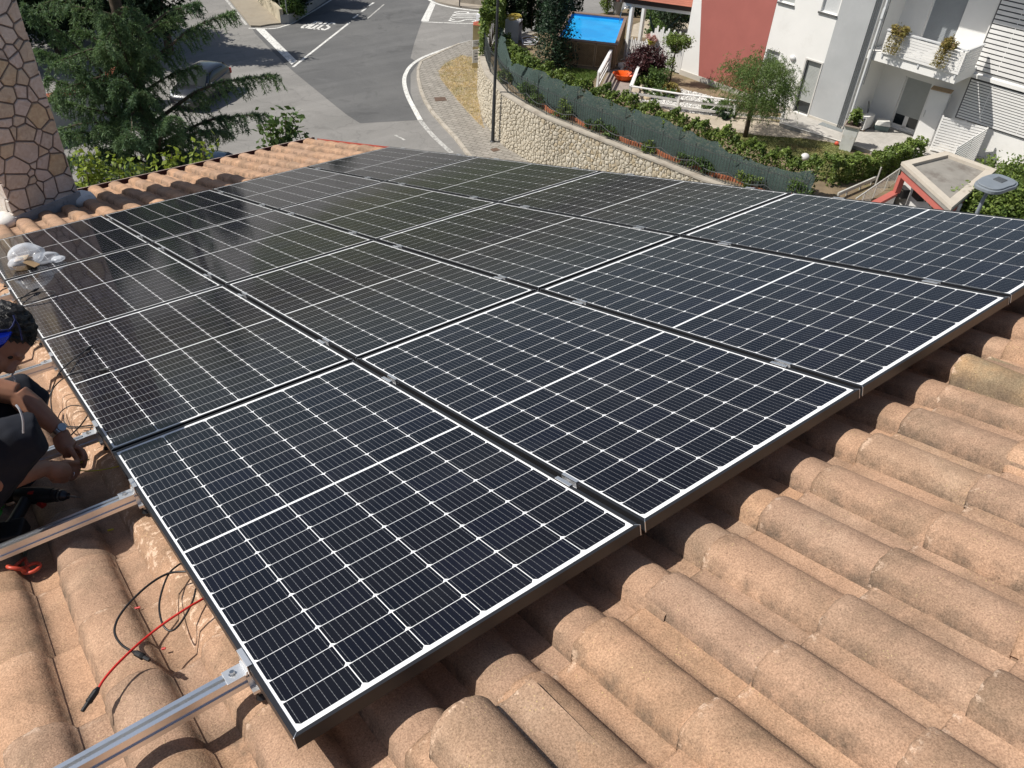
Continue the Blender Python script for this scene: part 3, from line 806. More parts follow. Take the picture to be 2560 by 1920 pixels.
def hp(f, s, c): return HC + fwd * f + side * s + crown * c
sh_n = W((-.47, 1.50, .40)); sh_f = W((-.45, 2.06, .42)); neckb = W((-.42, 1.80, .45)); hipn = W((-.80, 1.62, .08)); hipf = W((-.80, 1.95, .08)); chest = W((-.55, 1.78, .32)); pelv = W((-.80, 1.78, .10))
wr_f = W(J(150, 1078, 1.88)); el_f = W(J(42, 985, 1.95)); 
wr_n = W(J(118, 1168, 1.72)); el_n = W(J(-45, 1212, 1.55))
kf = W(J(62, 980, 2.05)); kn = W(J(62, 1085, 1.60)); af = W((-.42, 2.08, -.10)); an_ = W((-.66, 1.66, -.10))
mb = MB()
def limb(P, r, n=12): mb.tube(smooth_path(P, 5), np.interp(np.linspace(0, 1, (len(P) - 1) * 5 + 1), np.linspace(0, 1, len(r)), r), n)
def egg(c, ax, r):                      # ellipsoid along arbitrary axes
    tmp = MB(); tmp.ball((0, 0, 0), r, 18, 12)
    mb.add([c + ax[0] * p[0] + ax[1] * p[1] + ax[2] * p[2] for p in tmp.v], tmp.f)
egg(hp(-.012, 0, .028), (fwd, side, crown), (.094, .074, .098))       # skull
egg(hp(.022, 0, -.045), (fwd, side, crown), (.068, .060, .075))       # face
egg(hp(.055, 0, -.098), (fwd, side, crown), (.030, .034, .024))       # chin
egg(hp(.094, 0, -.022), (fwd, side, crown), (.018, .013, .022)); egg(hp(.088, 0, -.002), (fwd, side, crown), (.012, .009, .03))   # nose
egg(hp(.076, 0, .028), (fwd, side, crown), (.016, .05, .012))        # brow
egg(hp(.083, 0, -.060), (fwd, side, crown), (.010, .024, .006)); egg(hp(.082, 0, -.072), (fwd, side, crown), (.010, .020, .006))  # lips
for s in (-1, 1): egg(hp(-.005, s * .075, -.012), (fwd, side, crown), (.020, .012, .032))    # ears
limb([hp(-.02, 0, -.05), hp(-.045, 0, -.1), neckb], [.056, .055, .062])
limb([neckb, chest, pelv], [.10, .15, .15], 16); limb([sh_n, neckb, sh_f], [.06, .085, .06])
limb([sh_f, el_f.lerp(sh_f, .5), el_f], [.056, .05, .042]); limb([el_f, el_f.lerp(wr_f, .35), el_f.lerp(wr_f, .8), wr_f], [.042, .045, .032, .028])
limb([sh_n, sh_n.lerp(el_n, .5), el_n], [.056, .05, .042]); limb([el_n, el_n.lerp(wr_n, .35), el_n.lerp(wr_n, .8), wr_n], [.043, .046, .033, .029])
limb([hipf, hipf.lerp(kf, .5), kf, kf.lerp(af, .5), af], [.085, .075, .055, .052, .04]); limb([hipn, hipn.lerp(kn, .5), kn, kn.lerp(an_, .5), an_], [.085, .075, .055, .052, .04])
# hands: palm, four fingers and a thumb each
def K_(x, y, v): return W(J(x * K2, 1050 + y * K2, v))
def finger(P, r0, r1):
    Q = smooth_path(P, 4); k = len(Q)
    rad = [r0 + (r1 - r0) * i / (k - 1) for i in range(k)]; rad[-1] *= .72
    mb.tube(Q, rad, 9)
# upper (far) hand, back of the hand towards the camera
limb([wr_f, K_(650, 235, 1.87), K_(720, 290, 1.86)], [.028, .036, .034], 14)
limb([K_(660, 300, 1.87), K_(740, 320, 1.86)], [.034, .026], 12)
finger([K_(745, 265, 1.86), K_(810, 290, 1.85), K_(845, 350, 1.84), K_(838, 415, 1.835)], .0105, .0078)      # index
finger([K_(760, 290, 1.88), K_(835, 310, 1.87), K_(868, 380, 1.855), K_(850, 450, 1.845)], .0108, .0082)      # middle
finger([K_(745, 320, 1.90), K_(820, 345, 1.89), K_(860, 420, 1.87), K_(842, 490, 1.86)], .0104, .0078)       # ring
finger([K_(720, 345, 1.91), K_(780, 380, 1.90), K_(815, 440, 1.88), K_(812, 490, 1.87)], .0092, .0070)       # little
finger([K_(690, 270, 1.835), K_(735, 330, 1.825), K_(770, 385, 1.825), K_(800, 425, 1.83)], .0122, .0088)    # thumb
# lower (near) hand, thumb up, fingers pointing at the wire
limb([wr_n, K_(560, 510, 1.73), K_(650, 520, 1.76)], [.029, .036, .032], 14)
limb([K_(560, 560, 1.74), K_(660, 580, 1.77)], [.030, .024], 12)
finger([K_(640, 470, 1.77), K_(710, 462, 1.80), K_(770, 470, 1.82), K_(815, 478, 1.828)], .0106, .0078)       # index
finger([K_(655, 505, 1.775), K_(725, 505, 1.80), K_(780, 505, 1.82), K_(812, 515, 1.825)], .0108, .0082)      # middle
finger([K_(655, 545, 1.775), K_(725, 545, 1.80), K_(775, 548, 1.815), K_(800, 530, 1.82)], .0102, .0078)      # ring
finger([K_(640, 590, 1.775), K_(700, 598, 1.79), K_(745, 590, 1.805), K_(770, 565, 1.81)], .0090, .0068)      # little
finger([K_(590, 455, 1.74), K_(660, 430, 1.77), K_(740, 432, 1.80), K_(800, 440, 1.822)], .0125, .0088)       # thumb
body = wpart('body', mb, M_SKIN, person)
rm = body.modifiers.new('weld', 'REMESH'); rm.mode = 'VOXEL'; rm.voxel_size = .0042; rm.use_smooth_shade = True
sm = body.modifiers.new('soft', 'SMOOTH'); sm.iterations = 4; sm.factor = .5
# hair: a thick cap with strands
mb = MB()
tmp = MB(); tmp.ball((0, 0, 0), (1, 1, 1), 40, 26); rg = random.Random(4)
vs = []
for p in tmp.v:
    d = Vector(p); k = 1.0 + .05 * math.sin(23 * d.x + 9 * d.y) * math.sin(19 * d.z) + rg.uniform(-.03, .03)
    vs.append(hp(-.026 + .103 * d.x * k, .086 * d.y * k, .040 + .103 * d.z * k))
keep = []
for f in tmp.f:
    c = sum((Vector(tmp.v[i]) for i in f), Vector()) / len(f)
    if c.x * .8 - c.z * .75 < .42: keep.append(f)
mb.add(vs, keep)
for i in range(3200):
    d = Vector((rg.gauss(0, 1), rg.gauss(0, 1), rg.gauss(0, 1))).normalized()
    if d.x * .8 - d.z * .75 > .34: continue
    a = hp(-.026 + .1 * d.x, .084 * d.y, .04 + .1 * d.z); o_ = (a - HC).normalized()
    e = a + o_ * .008 + (fwd * rg.uniform(.2, 1) - crown * rg.uniform(0, .5) + side * rg.uniform(-.5, .5)) * .02
    s_ = o_.cross(e - a).normalized() * .0012
    mb.quads([[a - s_, a + s_, e + s_ * .3, e - s_ * .3]])
wpart('hair', mb, M_HAIR, person)
# eyes (dark, mostly hidden), sunglasses on the head
mb = MB()
for s in (-1, 1):
    tmp = MB(); tmp.ball((0, 0, 0), .010, 10, 8); mb.add([hp(.064, s * .03, .006) + Vector(p) for p in tmp.v], tmp.f)
wpart('eyes', mb, mat('eye', (.02, .014, .01), .3, .3, 200), person, smooth='all')
M_LENS, t, b = base('blue_mirror_lens', .08, .8, .75); b.inputs['Base Color'].default_value = (.012, .05, .62, 1)
sg = MB()
cr_, cu_ = Vector(RC[:, 0]), -Vector(RC[:, 1])
def onhead(px, py, rad=.122):
    """spot on a shell round the head that faces the survey pixel"""
    d = Vector(ray(px, py)).normalized(); oc = Vector(CAM) - HC2; b_ = d.dot(oc); c_ = oc.dot(oc) - rad * rad; q = b_ * b_ - c_
    return Vector(CAM) + d * (-b_ - math.sqrt(max(q, 0)))
HC2 = hp(-.026, 0, .040)
for cols_ in ([(-34, 838, 880), (-24, 834, 882), (-12, 831, 878), (0, 830, 872), (12, 829, 862), (22, 828, 850), (29, 830, 840)],):
    G = []; nv_ = 5
    for (x, ya, yb) in cols_:
        for j_ in range(nv_): G.append(onhead(x + (j_ / 4 - .5) * -4, ya + (yb - ya) * j_ / (nv_ - 1)))
    sg.add(G, [(a_ * nv_ + b_, a_ * nv_ + b_ + 1, (a_ + 1) * nv_ + b_ + 1, (a_ + 1) * nv_ + b_) for a_ in range(len(cols_) - 1) for b_ in range(nv_ - 1)])
gl = wpart('sunglasses', sg, M_LENS, person, smooth='all')
so = gl.modifiers.new('t', 'SOLIDIFY'); so.thickness = .003
mb = MB()
mb.tube([onhead(x, y, .124) for x, y in ((-34, 834), (-12, 828), (10, 826), (24, 824), (32, 815), (38, 800), (34, 788))], .0035, 6)
mb.tube([onhead(x, y, .124) for x, y in ((38, 800), (46, 812), (52, 830), (56, 850))], .003, 6)
sub('glasses_frame', mb, mat('dark_blue_frame', (.01, .012, .06), .3, .2, 20), gl)
# trousers and shirt
def garment(name, chains, m, vox=.008):
    global mb
    mb = MB()
    for P, r in chains: limb(P, r, 14)
    o = wpart(name, mb, m, person)
    q = o.modifiers.new('weld', 'REMESH'); q.mode = 'VOXEL'; q.voxel_size = vox; q.use_smooth_shade = True
    s = o.modifiers.new('soft', 'SMOOTH'); s.iterations = 5
    tx = bpy.data.textures.new('folds', 'CLOUDS'); tx.noise_scale = .07
    d = o.modifiers.new('folds', 'DISPLACE'); d.texture = tx; d.strength = .014; d.mid_level = .5
    return o
tr_ = garment('trousers', [([hipf, hipf.lerp(kf, .5), kf, kf.lerp(af, .45), af], [.105, .095, .074, .072, .06]), ([hipn, hipn.lerp(kn, .5), kn, kn.lerp(an_, .45), an_], [.105, .098, .080, .078, .062]), ([hipn, pelv, hipf], [.13, .15, .13]), ([pelv, pelv.lerp(chest, .35)], [.16, .16])], M_CLOTH)
garment('shirt', [([neckb.lerp(chest, .15), chest, pelv.lerp(chest, .3)], [.105, .175, .175]), ([sh_n, neckb.lerp(chest, .25), sh_f], [.075, .10, .075]), ([sh_f, sh_f.lerp(el_f, .45)], [.072, .066]), ([sh_n, sh_n.lerp(el_n, .45)], [.072, .066])], M_SHIRT)
mb = MB()
def strip(P, r): sub('piping', MB().tube(smooth_path(P, 5), r, 6), M_PIPE, tr_)
def front(px, py, v, d=.0): return W(J(px, py, v))
strip([front(36 + 40 * KA * 0, 790 + 140, 1.915), front(30, 938, 1.92), front(38, 950, 1.91)], .003)
kd = (Vector(CAM) - kn).normalized()
strip([front(40, 1012, 1.515), front(50, 1026, 1.505), front(57, 1050, 1.505), front(58, 1082, 1.525)], .0036)
kd2 = None
strip([front(22, 927, 1.965), front(31, 937, 1.955), front(37, 950, 1.955), front(39, 957, 1.96)], .0032)
for a_ in (af, an_):
    mb = MB(); f_ = W((1, 0, 0)); mb.tube([a_ - f_ * .08 + Vector((0, 0, -.015)), a_ + f_ * .02 + Vector((0, 0, -.02)), a_ + f_ * .13 + Vector((0, 0, -.035)), a_ + f_ * .2 + Vector((0, 0, -.04))], [.035, .05, .045, .03], 12)
    wpart('shoe', mb, M_RUBBER, person, smooth='all')
# watch and ring
ax_ = (wr_f - el_f).normalized(); u_ = ax_.orthogonal().normalized(); w_ = ax_.cross(u_)
wc = wr_f - ax_ * .006
mb = MB()
for k in range(28):
    a0, a1 = 2 * math.pi * k / 28, 2 * math.pi * (k + .86) / 28
    p, q = [wc + (u_ * math.cos(a) * 1.04 + w_ * math.sin(a)) * .0325 for a in (a0, a1)]
    mb.bar(p, q, .016, .0028, (p - wc))
wt = wpart('watch', mb, M_STEEL, person)
up_ = (Vector(CAM) - wc); up_ = (up_ - ax_ * up_.dot(ax_)).normalized(); up_ = (up_ + W((.2, .3, .5))).normalized(); up_ = (up_ - ax_ * up_.dot(ax_)).normalized()
mb = MB(); mb.cyl(wc + up_ * .031, wc + up_ * .040, .015, n=20); sub('watch_face', mb, M_STEEL, wt)
mb = MB(); rc_ = K_(725, 545, 1.80); rd_ = (K_(775, 548, 1.815) - K_(655, 545, 1.775)).normalized(); ru_ = rd_.orthogonal().normalized(); rw_ = rd_.cross(ru_)
mb.tube([rc_ + (ru_ * math.cos(a) + rw_ * math.sin(a)) * .0106 for a in np.linspace(0, 2 * math.pi, 21)], .0017, 6, cap=False)
wpart('ring', mb, mat('silver_ring', (.85, .85, .85), .15, .02, 5, metal=1.0), person, smooth='all')
# ================================================================== STREET, PAVEMENTS, MARKINGS
def poly_at(fn, pts, z): return [at(*fn(x, y), z)[:2] for x, y in pts]
def road_mat(name, c, c2, seams, crack):
    m, t, b = base(name, .9, .25)
    g = t.nodes.new('ShaderNodeNewGeometry'); v = g.outputs['Position']
    cc = ramp(t, noise(t, v, .22, 6, .6, .5), [(.3, c), (.7, c2)])
    cc = mixc(t, .45, cc, ramp(t, noise(t, v, 45, 2, .7), [(.3, (.3, .3, .3)), (.7, (.7, .7, .7))]), 'OVERLAY')
    cc = mixc(t, ramp(t, noise(t, v, .6, 7, .7, 1.2), [(.56, 0), (.75, .35)]), cc, [x * 1.5 for x in c2])
    cc = mixc(t, ramp(t, noise(t, v, .35, 5, .6, 2.), [(.58, 0), (.66, .35)]), cc, [x * .6 for x in c])
    cc = mixc(t, ramp(t, noise(t, v, 2.6, 3, .6), [(.68, 0), (.72, .3)]), cc, [x * .5 for x in c])
    mpz = t.nodes.new('ShaderNodeMapping'); mpz.inputs['Rotation'].default_value = (0, 0, -.95); mpz.inputs['Scale'].default_value = (.06, .8, 1); t.links.new(v, mpz.inputs[0])
    cc = mixc(t, ramp(t, noise(t, mpz.outputs[0], 1.0, 4, .6), [(.45, 0), (.75, .4)]), cc, [x * 1.35 for x in c2])
    vo = t.nodes.new('ShaderNodeTexVoronoi'); vo.feature = 'DISTANCE_TO_EDGE'; vo.inputs['Scale'].default_value = .35
    mp = t.nodes.new('ShaderNodeVectorMath'); mp.operation = 'ADD'
    nz = t.nodes.new('ShaderNodeTexNoise'); nz.inputs['Scale'].default_value = 1.3; t.links.new(v, nz.inputs['Vector'])
    t.links.new(v, mp.inputs[0]); t.links.new(nz.outputs[1], mp.inputs[1]); t.links.new(mp.outputs[0], vo.inputs['Vector'])
    cc = mixc(t, ramp(t, vo.outputs['Distance'], [(.006, crack), (.014, 0)]), cc, [x * .45 for x in c])
    t.links.new(cc, b.inputs['Base Color']); bump(t, b, noise(t, v, 60, 3, .7), .3, .01)
    return m
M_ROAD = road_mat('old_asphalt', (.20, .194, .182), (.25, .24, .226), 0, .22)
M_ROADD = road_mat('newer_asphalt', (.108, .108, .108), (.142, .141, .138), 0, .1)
M_LINE = mat('road_paint', (.72, .71, .67), .8, .1, 2, dirt=((.2, .2, .19), 9, .48, .75))
M_LINEW = mat('worn_road_paint', (.5, .49, .46), .85, .12, 2, dirt=((.19, .185, .175), 6, .45, .9))
def sheet(name, poly, z, m, kind='structure'):
    mb = MB(); a = sum(poly[i][0] * poly[(i + 1) % len(poly)][1] - poly[(i + 1) % len(poly)][0] * poly[i][1] for i in range(len(poly)))
    P = list(poly) if a > 0 else list(poly)[::-1]
    mb.add([(p[0], p[1], z) for p in P], [tuple(range(len(P)))]); o = obj(name, mb, m); o['kind'] = kind
    return o
S = 700
sheet('street', [(-S, -S), (S, -S), (S, S), (-S, S)], ZS, M_ROAD)
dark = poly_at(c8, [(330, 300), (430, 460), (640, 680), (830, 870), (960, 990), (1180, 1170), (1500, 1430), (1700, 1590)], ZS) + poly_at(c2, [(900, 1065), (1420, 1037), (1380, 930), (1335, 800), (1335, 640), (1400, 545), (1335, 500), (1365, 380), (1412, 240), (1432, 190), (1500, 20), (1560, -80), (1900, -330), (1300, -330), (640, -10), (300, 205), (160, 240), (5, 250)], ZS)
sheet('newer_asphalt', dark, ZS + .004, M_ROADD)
def stripe(name, fn, pts, w, m=None, taper=None, z=ZS + .008):
    P = [np.array(at(*fn(x, y), z)[:2]) for x, y in pts]
    P = [np.array(p[:2]) for p in smooth_path([np.append(p, 0) for p in P], 5)] if len(P) > 2 else P
    L, Rr = [], []
    for i, p in enumerate(P):
        d = P[min(i + 1, len(P) - 1)] - P[max(i - 1, 0)]; d = d / np.linalg.norm(d); n = np.array([-d[1], d[0]])
        ww = w if taper is None else w + (taper - w) * i / (len(P) - 1)
        L.append(p + n * ww / 2); Rr.append(p - n * ww / 2)
    mb = MB(); vs = [(p[0], p[1], z) for p in L] + [(p[0], p[1], z) for p in Rr]; k = len(P)
    mb.add(vs, [(i, k + i, k + i + 1, i + 1) for i in range(k - 1)])
    o = obj(name, mb, m or M_LINE); o['kind'] = 'structure'; return o
def quad_mark(fn, pts, m=None):
    return sheet('road_marking', poly_at(fn, pts, ZS), ZS + .008, m or M_LINE)
stripe('road_marking', c2, [(1895, 340), (1760, 378), (1640, 420), (1450, 492), (1340, 565), (1288, 650), (1283, 730), (1312, 830), (1362, 930), (1420, 1037)], .17, taper=.26)
stripe('road_marking', c2, [(1422, 1042), (1500, 1140), (1600, 1240), (1690, 1320)], .24, M_LINEW)
quad_mark(c8, [(440, 402), (560, 402), (1010, 845), (935, 895)])
stripe('road_marking', c8, [(955, 925), (1735, 312)], .15)
for a in ((1785, 250, 1858, 200), (1900, 160, 1965, 113), (2000, 80, 2070, 36)): stripe('road_marking', c8, [a[:2], a[2:]], .15)
stripe('road_marking', c8, [(340, 390), (480, 396), (700, 392), (850, 352), (940, 322), (1100, 230), (1300, 112), (1480, 0), (1700, -130)], .14)
stripe('road_marking', c8, [(30, -5), (310, 342)], .17, M_LINEW)
stripe('road_marking', c1, [(1195, -30), (1270, 132)], .13, M_LINEW)
stripe('road_marking', c8, [(1985, 255), (2212, 60)], .1, M_LINEW)
quad_mark(c9, [(860, 40), (955, 66), (820, 395), (680, 387)])
stripe('road_marking', c9, [(690, 400), (1200, 422), (1690, 437)], .13)
stripe('road_marking', c9, [(800, -25), (900, 35), (1000, 75), (1200, 125), (1400, 160), (1700, 195), (2080, 225), (2500, 250)], .22)
stripe('road_marking', c2, [(1200, 1165), (1285, 1210)], .12, M_LINEW)
# STOP lettering on the asphalt, read by drivers coming down towards us / from the side street
GLYPH = {'S': [[(1, .86), (.72, 1), (.28, 1), (.02, .84), (.02, .64), (.28, .53), (.72, .47), (.98, .36), (.98, .16), (.72, 0), (.28, 0), (0, .14)]],
         'T': [[(0, 1), (1, 1)], [(.5, 1), (.5, 0)]], 'O': [[(.3, 0), (.03, .18), (.03, .82), (.3, 1), (.7, 1), (.97, .82), (.97, .18), (.7, 0), (.3, 0)]],
         'P': [[(.05, 0), (.05, 1)], [(.05, 1), (.7, 1), (.96, .86), (.96, .62), (.7, .48), (.05, .48)]]}
def ground_text(word, fn, c00, c10, c01, c11, wpx, m):
    """c00 bottom-left, c10 bottom-right, c01 top-left, c11 top-right of the word as its reader sees it"""
    A, B, Cc, D = [np.array(at(*fn(*p), ZS)[:2]) for p in (c00, c10, c01, c11)]
    def mp(x, y): return (A * (1 - x) + B * x) * (1 - y) + (Cc * (1 - x) + D * x) * y
    n = len(word)
    for i, ch_ in enumerate(word):
        mb = MB()
        for st in GLYPH[ch_]:
            P = [mp((i + .08 + .72 * x) / n, y) for x, y in st]
            for k in range(len(P) - 1):
                d = P[k + 1] - P[k]; L = np.linalg.norm(d)
                if L < 1e-6: continue
                d /= L; q = np.array([-d[1], d[0]]) * wpx / 2; e = d * wpx * .3
                zz = ZS + .008 + .0004 * k
                mb.add([(*(P[k] - e + q), zz), (*(P[k] - e - q), zz), (*(P[k + 1] + e - q), zz), (*(P[k + 1] + e + q), zz)], [(0, 1, 2, 3)])
        o = obj('road_letter', mb, m); o['kind'] = 'structure'
ground_text('STOP', c8, (1545, 322), (1200, 292), (1415, 416), (1040, 382), .17, M_LINE)
ground_text('STOP', c9, (1690, 405), (1780, 205), (1195, 400), (1330, 205), .15, M_LINE)

# pavement with kerb on the near side of the retaining wall
M_PAVE, t, b = base('paving', .9, .25)
g = t.nodes.new('ShaderNodeNewGeometry'); br = t.nodes.new('ShaderNodeTexBrick'); mpn = t.nodes.new('ShaderNodeMapping'); mpn.inputs['Rotation'].default_value = (0, 0, R_(62))
t.links.new(g.outputs['Position'], mpn.inputs[0]); t.links.new(mpn.outputs[0], br.inputs['Vector'])
br.inputs['Scale'].default_value = 1.0; br.inputs['Brick Width'].default_value = .42; br.inputs['Row Height'].default_value = .26; br.inputs['Mortar Size'].default_value = .022
br.inputs['Color1'].default_value = (.27, .25, .225, 1); br.inputs['Color2'].default_value = (.31, .29, .26, 1); br.inputs['Mortar'].default_value = (.17, .155, .135, 1)
cc = mixc(t, .5, br.outputs[0], ramp(t, noise(t, g.outputs['Position'], 2, 6, .7), [(.3, (.3, .3, .28)), (.7, (.7, .69, .67))]), 'OVERLAY')
t.links.new(cc, b.inputs['Base Color']); bump(t, b, br.outputs[1], -.4, .01)
M_KERB = mat('kerb_stone', (.42, .38, .32), .9, .15, 2, bmp=.3, bs=20, dirt=((.2, .17, .13), 3, .5))
kerb_px = [(1893, 352), (1760, 392), (1650, 440), (1520, 500), (1430, 545), (1402, 610), (1402, 690), (1425, 790), (1460, 880), (1520, 975), (1610, 1080), (1720, 1195), (1800, 1300), (1890, 1420), (2060, 1640)]
kerb = [np.array(p) for p in poly_at(c2, kerb_px, ZS)]
# plan of the garden wall (fence posts, surveyed): far end first
FL = [np.array(at(*c9(1822, 905), ZT)[:2]), np.array(at(*c9(1885, 1130), ZT)[:2]), np.array(at(*c9(1955, 1330), ZT)[:2]), np.array([22.76, 28.43]), np.array([22.65, 26.9]), np.array([22.61, 25.4]), np.array([22.84, 23.9]), np.array([23.09, 22.44]), np.array([23.32, 20.92]), np.array([23.6, 19.43]), np.array([23.83, 17.91]), np.array([24.12, 16.42]), np.array([24.5, 14.95]), np.array([24.95, 13.5])]
def offset_line(L, d):
    out = []
    for i, p in enumerate(L):
        t_ = L[min(i + 1, len(L) - 1)] - L[max(i - 1, 0)]; t_ = t_ / np.linalg.norm(t_)
        out.append(p + np.array([-t_[1], t_[0]]) * d)         # left of the walking direction (towards the garden for +)
    return out
out_l = offset_line(FL, -.24)                                  # street face of the wall
pave = [tuple(k) for k in kerb] + [(out_l[8][0] + .3, out_l[8][1])] + [(p[0] + .3, p[1] + .0) for p in out_l[8::-1]]
mb = MB(); mb.prism(pave, ZS - .05, ZS + .12); o = obj('pavement', mb, M_PAVE); o['kind'] = 'structure'
mb = MB(); kin = offset_line(kerb, .16)
kk = []
for i in range(1, len(kerb) - 1):
    p, q = kerb[i], kerb[i + 1]; L_ = np.linalg.norm(q - p); n = max(1, int(L_ / .9)); 
    for j in range(n):
        a, e = p + (q - p) * j / n, p + (q - p) * ((j + .985) / n)
        mb = MB(); mb.bar((a[0], a[1], ZS + .06), (e[0], e[1], ZS + .06), .16, .16 + .004 * (j % 3)); kk.append(mb)
kerb_o = thing('kerb', 'pale stone kerb around the street corner pavement', 'kerb', (kerb[5][0], kerb[5][1], ZS))
for mb in kk: wpart('kerb_stone', mb, M_KERB, kerb_o, bevel=.015)
kerb_o['kind'] = 'structure'
# dried grass and soil on the corner
soil_px = [(1575, 615), (1640, 545), (1780, 480), (1885, 505), (1915, 600), (1915, 800), (1945, 1000), (1975, 1115), (1890, 1035), (1750, 880), (1655, 760), (1600, 690)]
soil = poly_at(c2, soil_px, ZS + .12)
M_SOIL = mat('dry_soil', (.38, .31, .22), .95, .25, 2.5, bmp=.4, bs=12, dirt=((.38, .27, .12), 2.2, .5, .7))
mb = MB(); mb.add([(p[0], p[1], ZS + .126) for p in soil], [tuple(range(len(soil)))][:1]); o = obj('dry_soil', mb, M_SOIL); o['kind'] = 'structure'
def in_poly(p, poly):
    c = False; n = len(poly)
    for i in range(n):
        a, b_ = poly[i], poly[(i + 1) % n]
        if (a[1] > p[1]) != (b_[1] > p[1]) and p[0] < (b_[0] - a[0]) * (p[1] - a[1]) / (b_[1] - a[1]) + a[0]: c = not c
    return c
def scatter(poly, n, r):
    xs = [p[0] for p in poly]; ys = [p[1] for p in poly]; out = []
    while len(out) < n:
        p = (r.uniform(min(xs), max(xs)), r.uniform(min(ys), max(ys)))
        if in_poly(p, poly): out.append(p)
    return out
def grass(name, poly, z, n, h, w, m, r, lean=.6, dens=None):
    P = scatter(poly, n, r); Q = np.zeros((n, 4, 3))
    for i, p in enumerate(P):
        a = r.uniform(0, 6.28); hh = h * r.uniform(.5, 1.3); d = np.array([math.cos(a), math.sin(a), 0]); l = np.array([r.gauss(0, lean), r.gauss(0, lean), 0]) * hh
        b0 = np.array([p[0], p[1], z]); tip = b0 + l + np.array([0, 0, hh])
        Q[i] = [b0 - d * w, b0 + d * w, tip + d * w * .25, tip - d * w * .25]
    o = obj(name, MB().quads(Q), m); o['kind'] = 'stuff'; return o
M_DRYGRASS = leafmat('dry_grass', (.58, .43, .20), (.36, .32, .15), .2, .8, 1.2)
M_GRASS = leafmat('lawn_grass', (.10, .15, .035), (.24, .21, .08), .25, .7, .8)
r = random.Random(3)
grass('dry_grass', soil, ZS + .12, 5200, .10, .010, M_DRYGRASS, r, 1.2)
# grate covers
M_IRON = mat('rusty_cast_iron', (.13, .085, .06), .7, .2, 8)
for fn, pts, lab in ((c2, [(1538, 842), (1632, 838), (1650, 870), (1550, 876)], 'rusty drain cover on the corner pavement beside the dry grass'), (c2, [(2022, 1290), (2076, 1276), (2112, 1298), (2052, 1313)], 'rusty drain cover by the foot of the lamp post')):
    q = poly_at(fn, pts, ZS + .12); c = np.mean(q, axis=0)
    root = thing('drain_cover', lab, 'drain cover', (c[0], c[1], ZS + .12), group='drain covers')
    mb = MB(); mb.prism([tuple(c + (p - c)) for p in q], ZS + .118, ZS + .128); wpart('cover_frame', mb, M_IRON, root)
    mb = MB(); mb.prism([tuple(c + (p - c) * .85) for p in q], ZS + .127, ZS + .134); wpart('cover_plate', mb, M_IRON, root)

# ================================================================== RETAINING WALL
M_CAP = mat('concrete_coping', (.40, .36, .30), .9, .15, 3, bmp=.25, bs=25, dirt=((.22, .18, .14), 2, .5, .6))
M_JOINT = mat('cream_mortar', (.62, .56, .42), .95, .1, 6, bmp=.4, bs=30)
M_RUBBLE = stone_mat('cream_field_stone', (.50, .45, .36), (.56, .51, .42), (.45, .37, .25)); 
wall = thing('retaining_wall', 'curved retaining wall of cream field stones with a concrete coping', 'retaining wall', (out_l[3][0], out_l[3][1], ZS))
def ribbon(mb, La, Lb, z0, z1):
    n = len(La)
    poly = [tuple(p) for p in La] + [tuple(p) for p in Lb[::-1]]
    for i in range(n - 1):
        mb.prism([tuple(La[i]), tuple(La[i + 1]), tuple(Lb[i + 1]), tuple(Lb[i])], z0, z1)
end = np.array([35.0, FL[0][1] + 2.5])
FLx = [end] + FL
mb = MB(); ribbon(mb, offset_line(FLx, -.20), offset_line(FLx, .2), ZS - .1, ZT - .08); wpart('core', mb, M_JOINT, wall)
mb = MB(); ribbon(mb, offset_line(FLx, -.28), offset_line(FLx, .2), ZT - .08, ZT); wpart('coping', mb, M_CAP, wall)
fine_l = [np.array(p[:2]) for p in smooth_path([np.append(p, 0) for p in offset_line(FL, -.20)], 8)]
cum = np.concatenate([[0], np.cumsum([np.linalg.norm(fine_l[i + 1] - fine_l[i]) for i in range(len(fine_l) - 1)])])
LW_ = cum[-1]
def on_wall(s, h, d):
    i = int(np.clip(np.searchsorted(cum, s) - 1, 0, len(fine_l) - 2)); f = (s - cum[i]) / (cum[i + 1] - cum[i])
    p = fine_l[i] * (1 - f) + fine_l[i + 1] * f; t_ = fine_l[i + 1] - fine_l[i]; t_ = t_ / np.linalg.norm(t_)
    q = p + np.array([t_[1], -t_[0]]) * d
    return (q[0], q[1], ZS + .1 + h)
r = random.Random(12)
HW = (ZT - .08) - (ZS + .1)
vis_len = min(LW_, 18.5)
pts = dart(vis_len, HW, .215, 2500, r, 30000)
cells = voronoi(pts, vis_len, HW, .03, None, [r.choice([0, .004, .01, .016]) for _ in pts])
rank = []
for poly in cells:
    cx = sum(p[0] for p in poly) / len(poly); cz = sum(p[1] for p in poly) / len(poly)
    q = np.array(on_wall(cx, cz, 0)); cq = RC.T @ (q - CAM)
    px_, py_ = 1280 + FPX * cq[0] / cq[2], 960 + FPX * cq[1] / cq[2]
    edge_y = 362 + (px_ - 974) * (483 - 362) / (1985 - 974)      # where the last solar panels begin to hide the wall
    rank.append((0 if py_ < edge_y else 1, cq[2], poly))
rank.sort(key=lambda a: a[:2])
rest = MB()
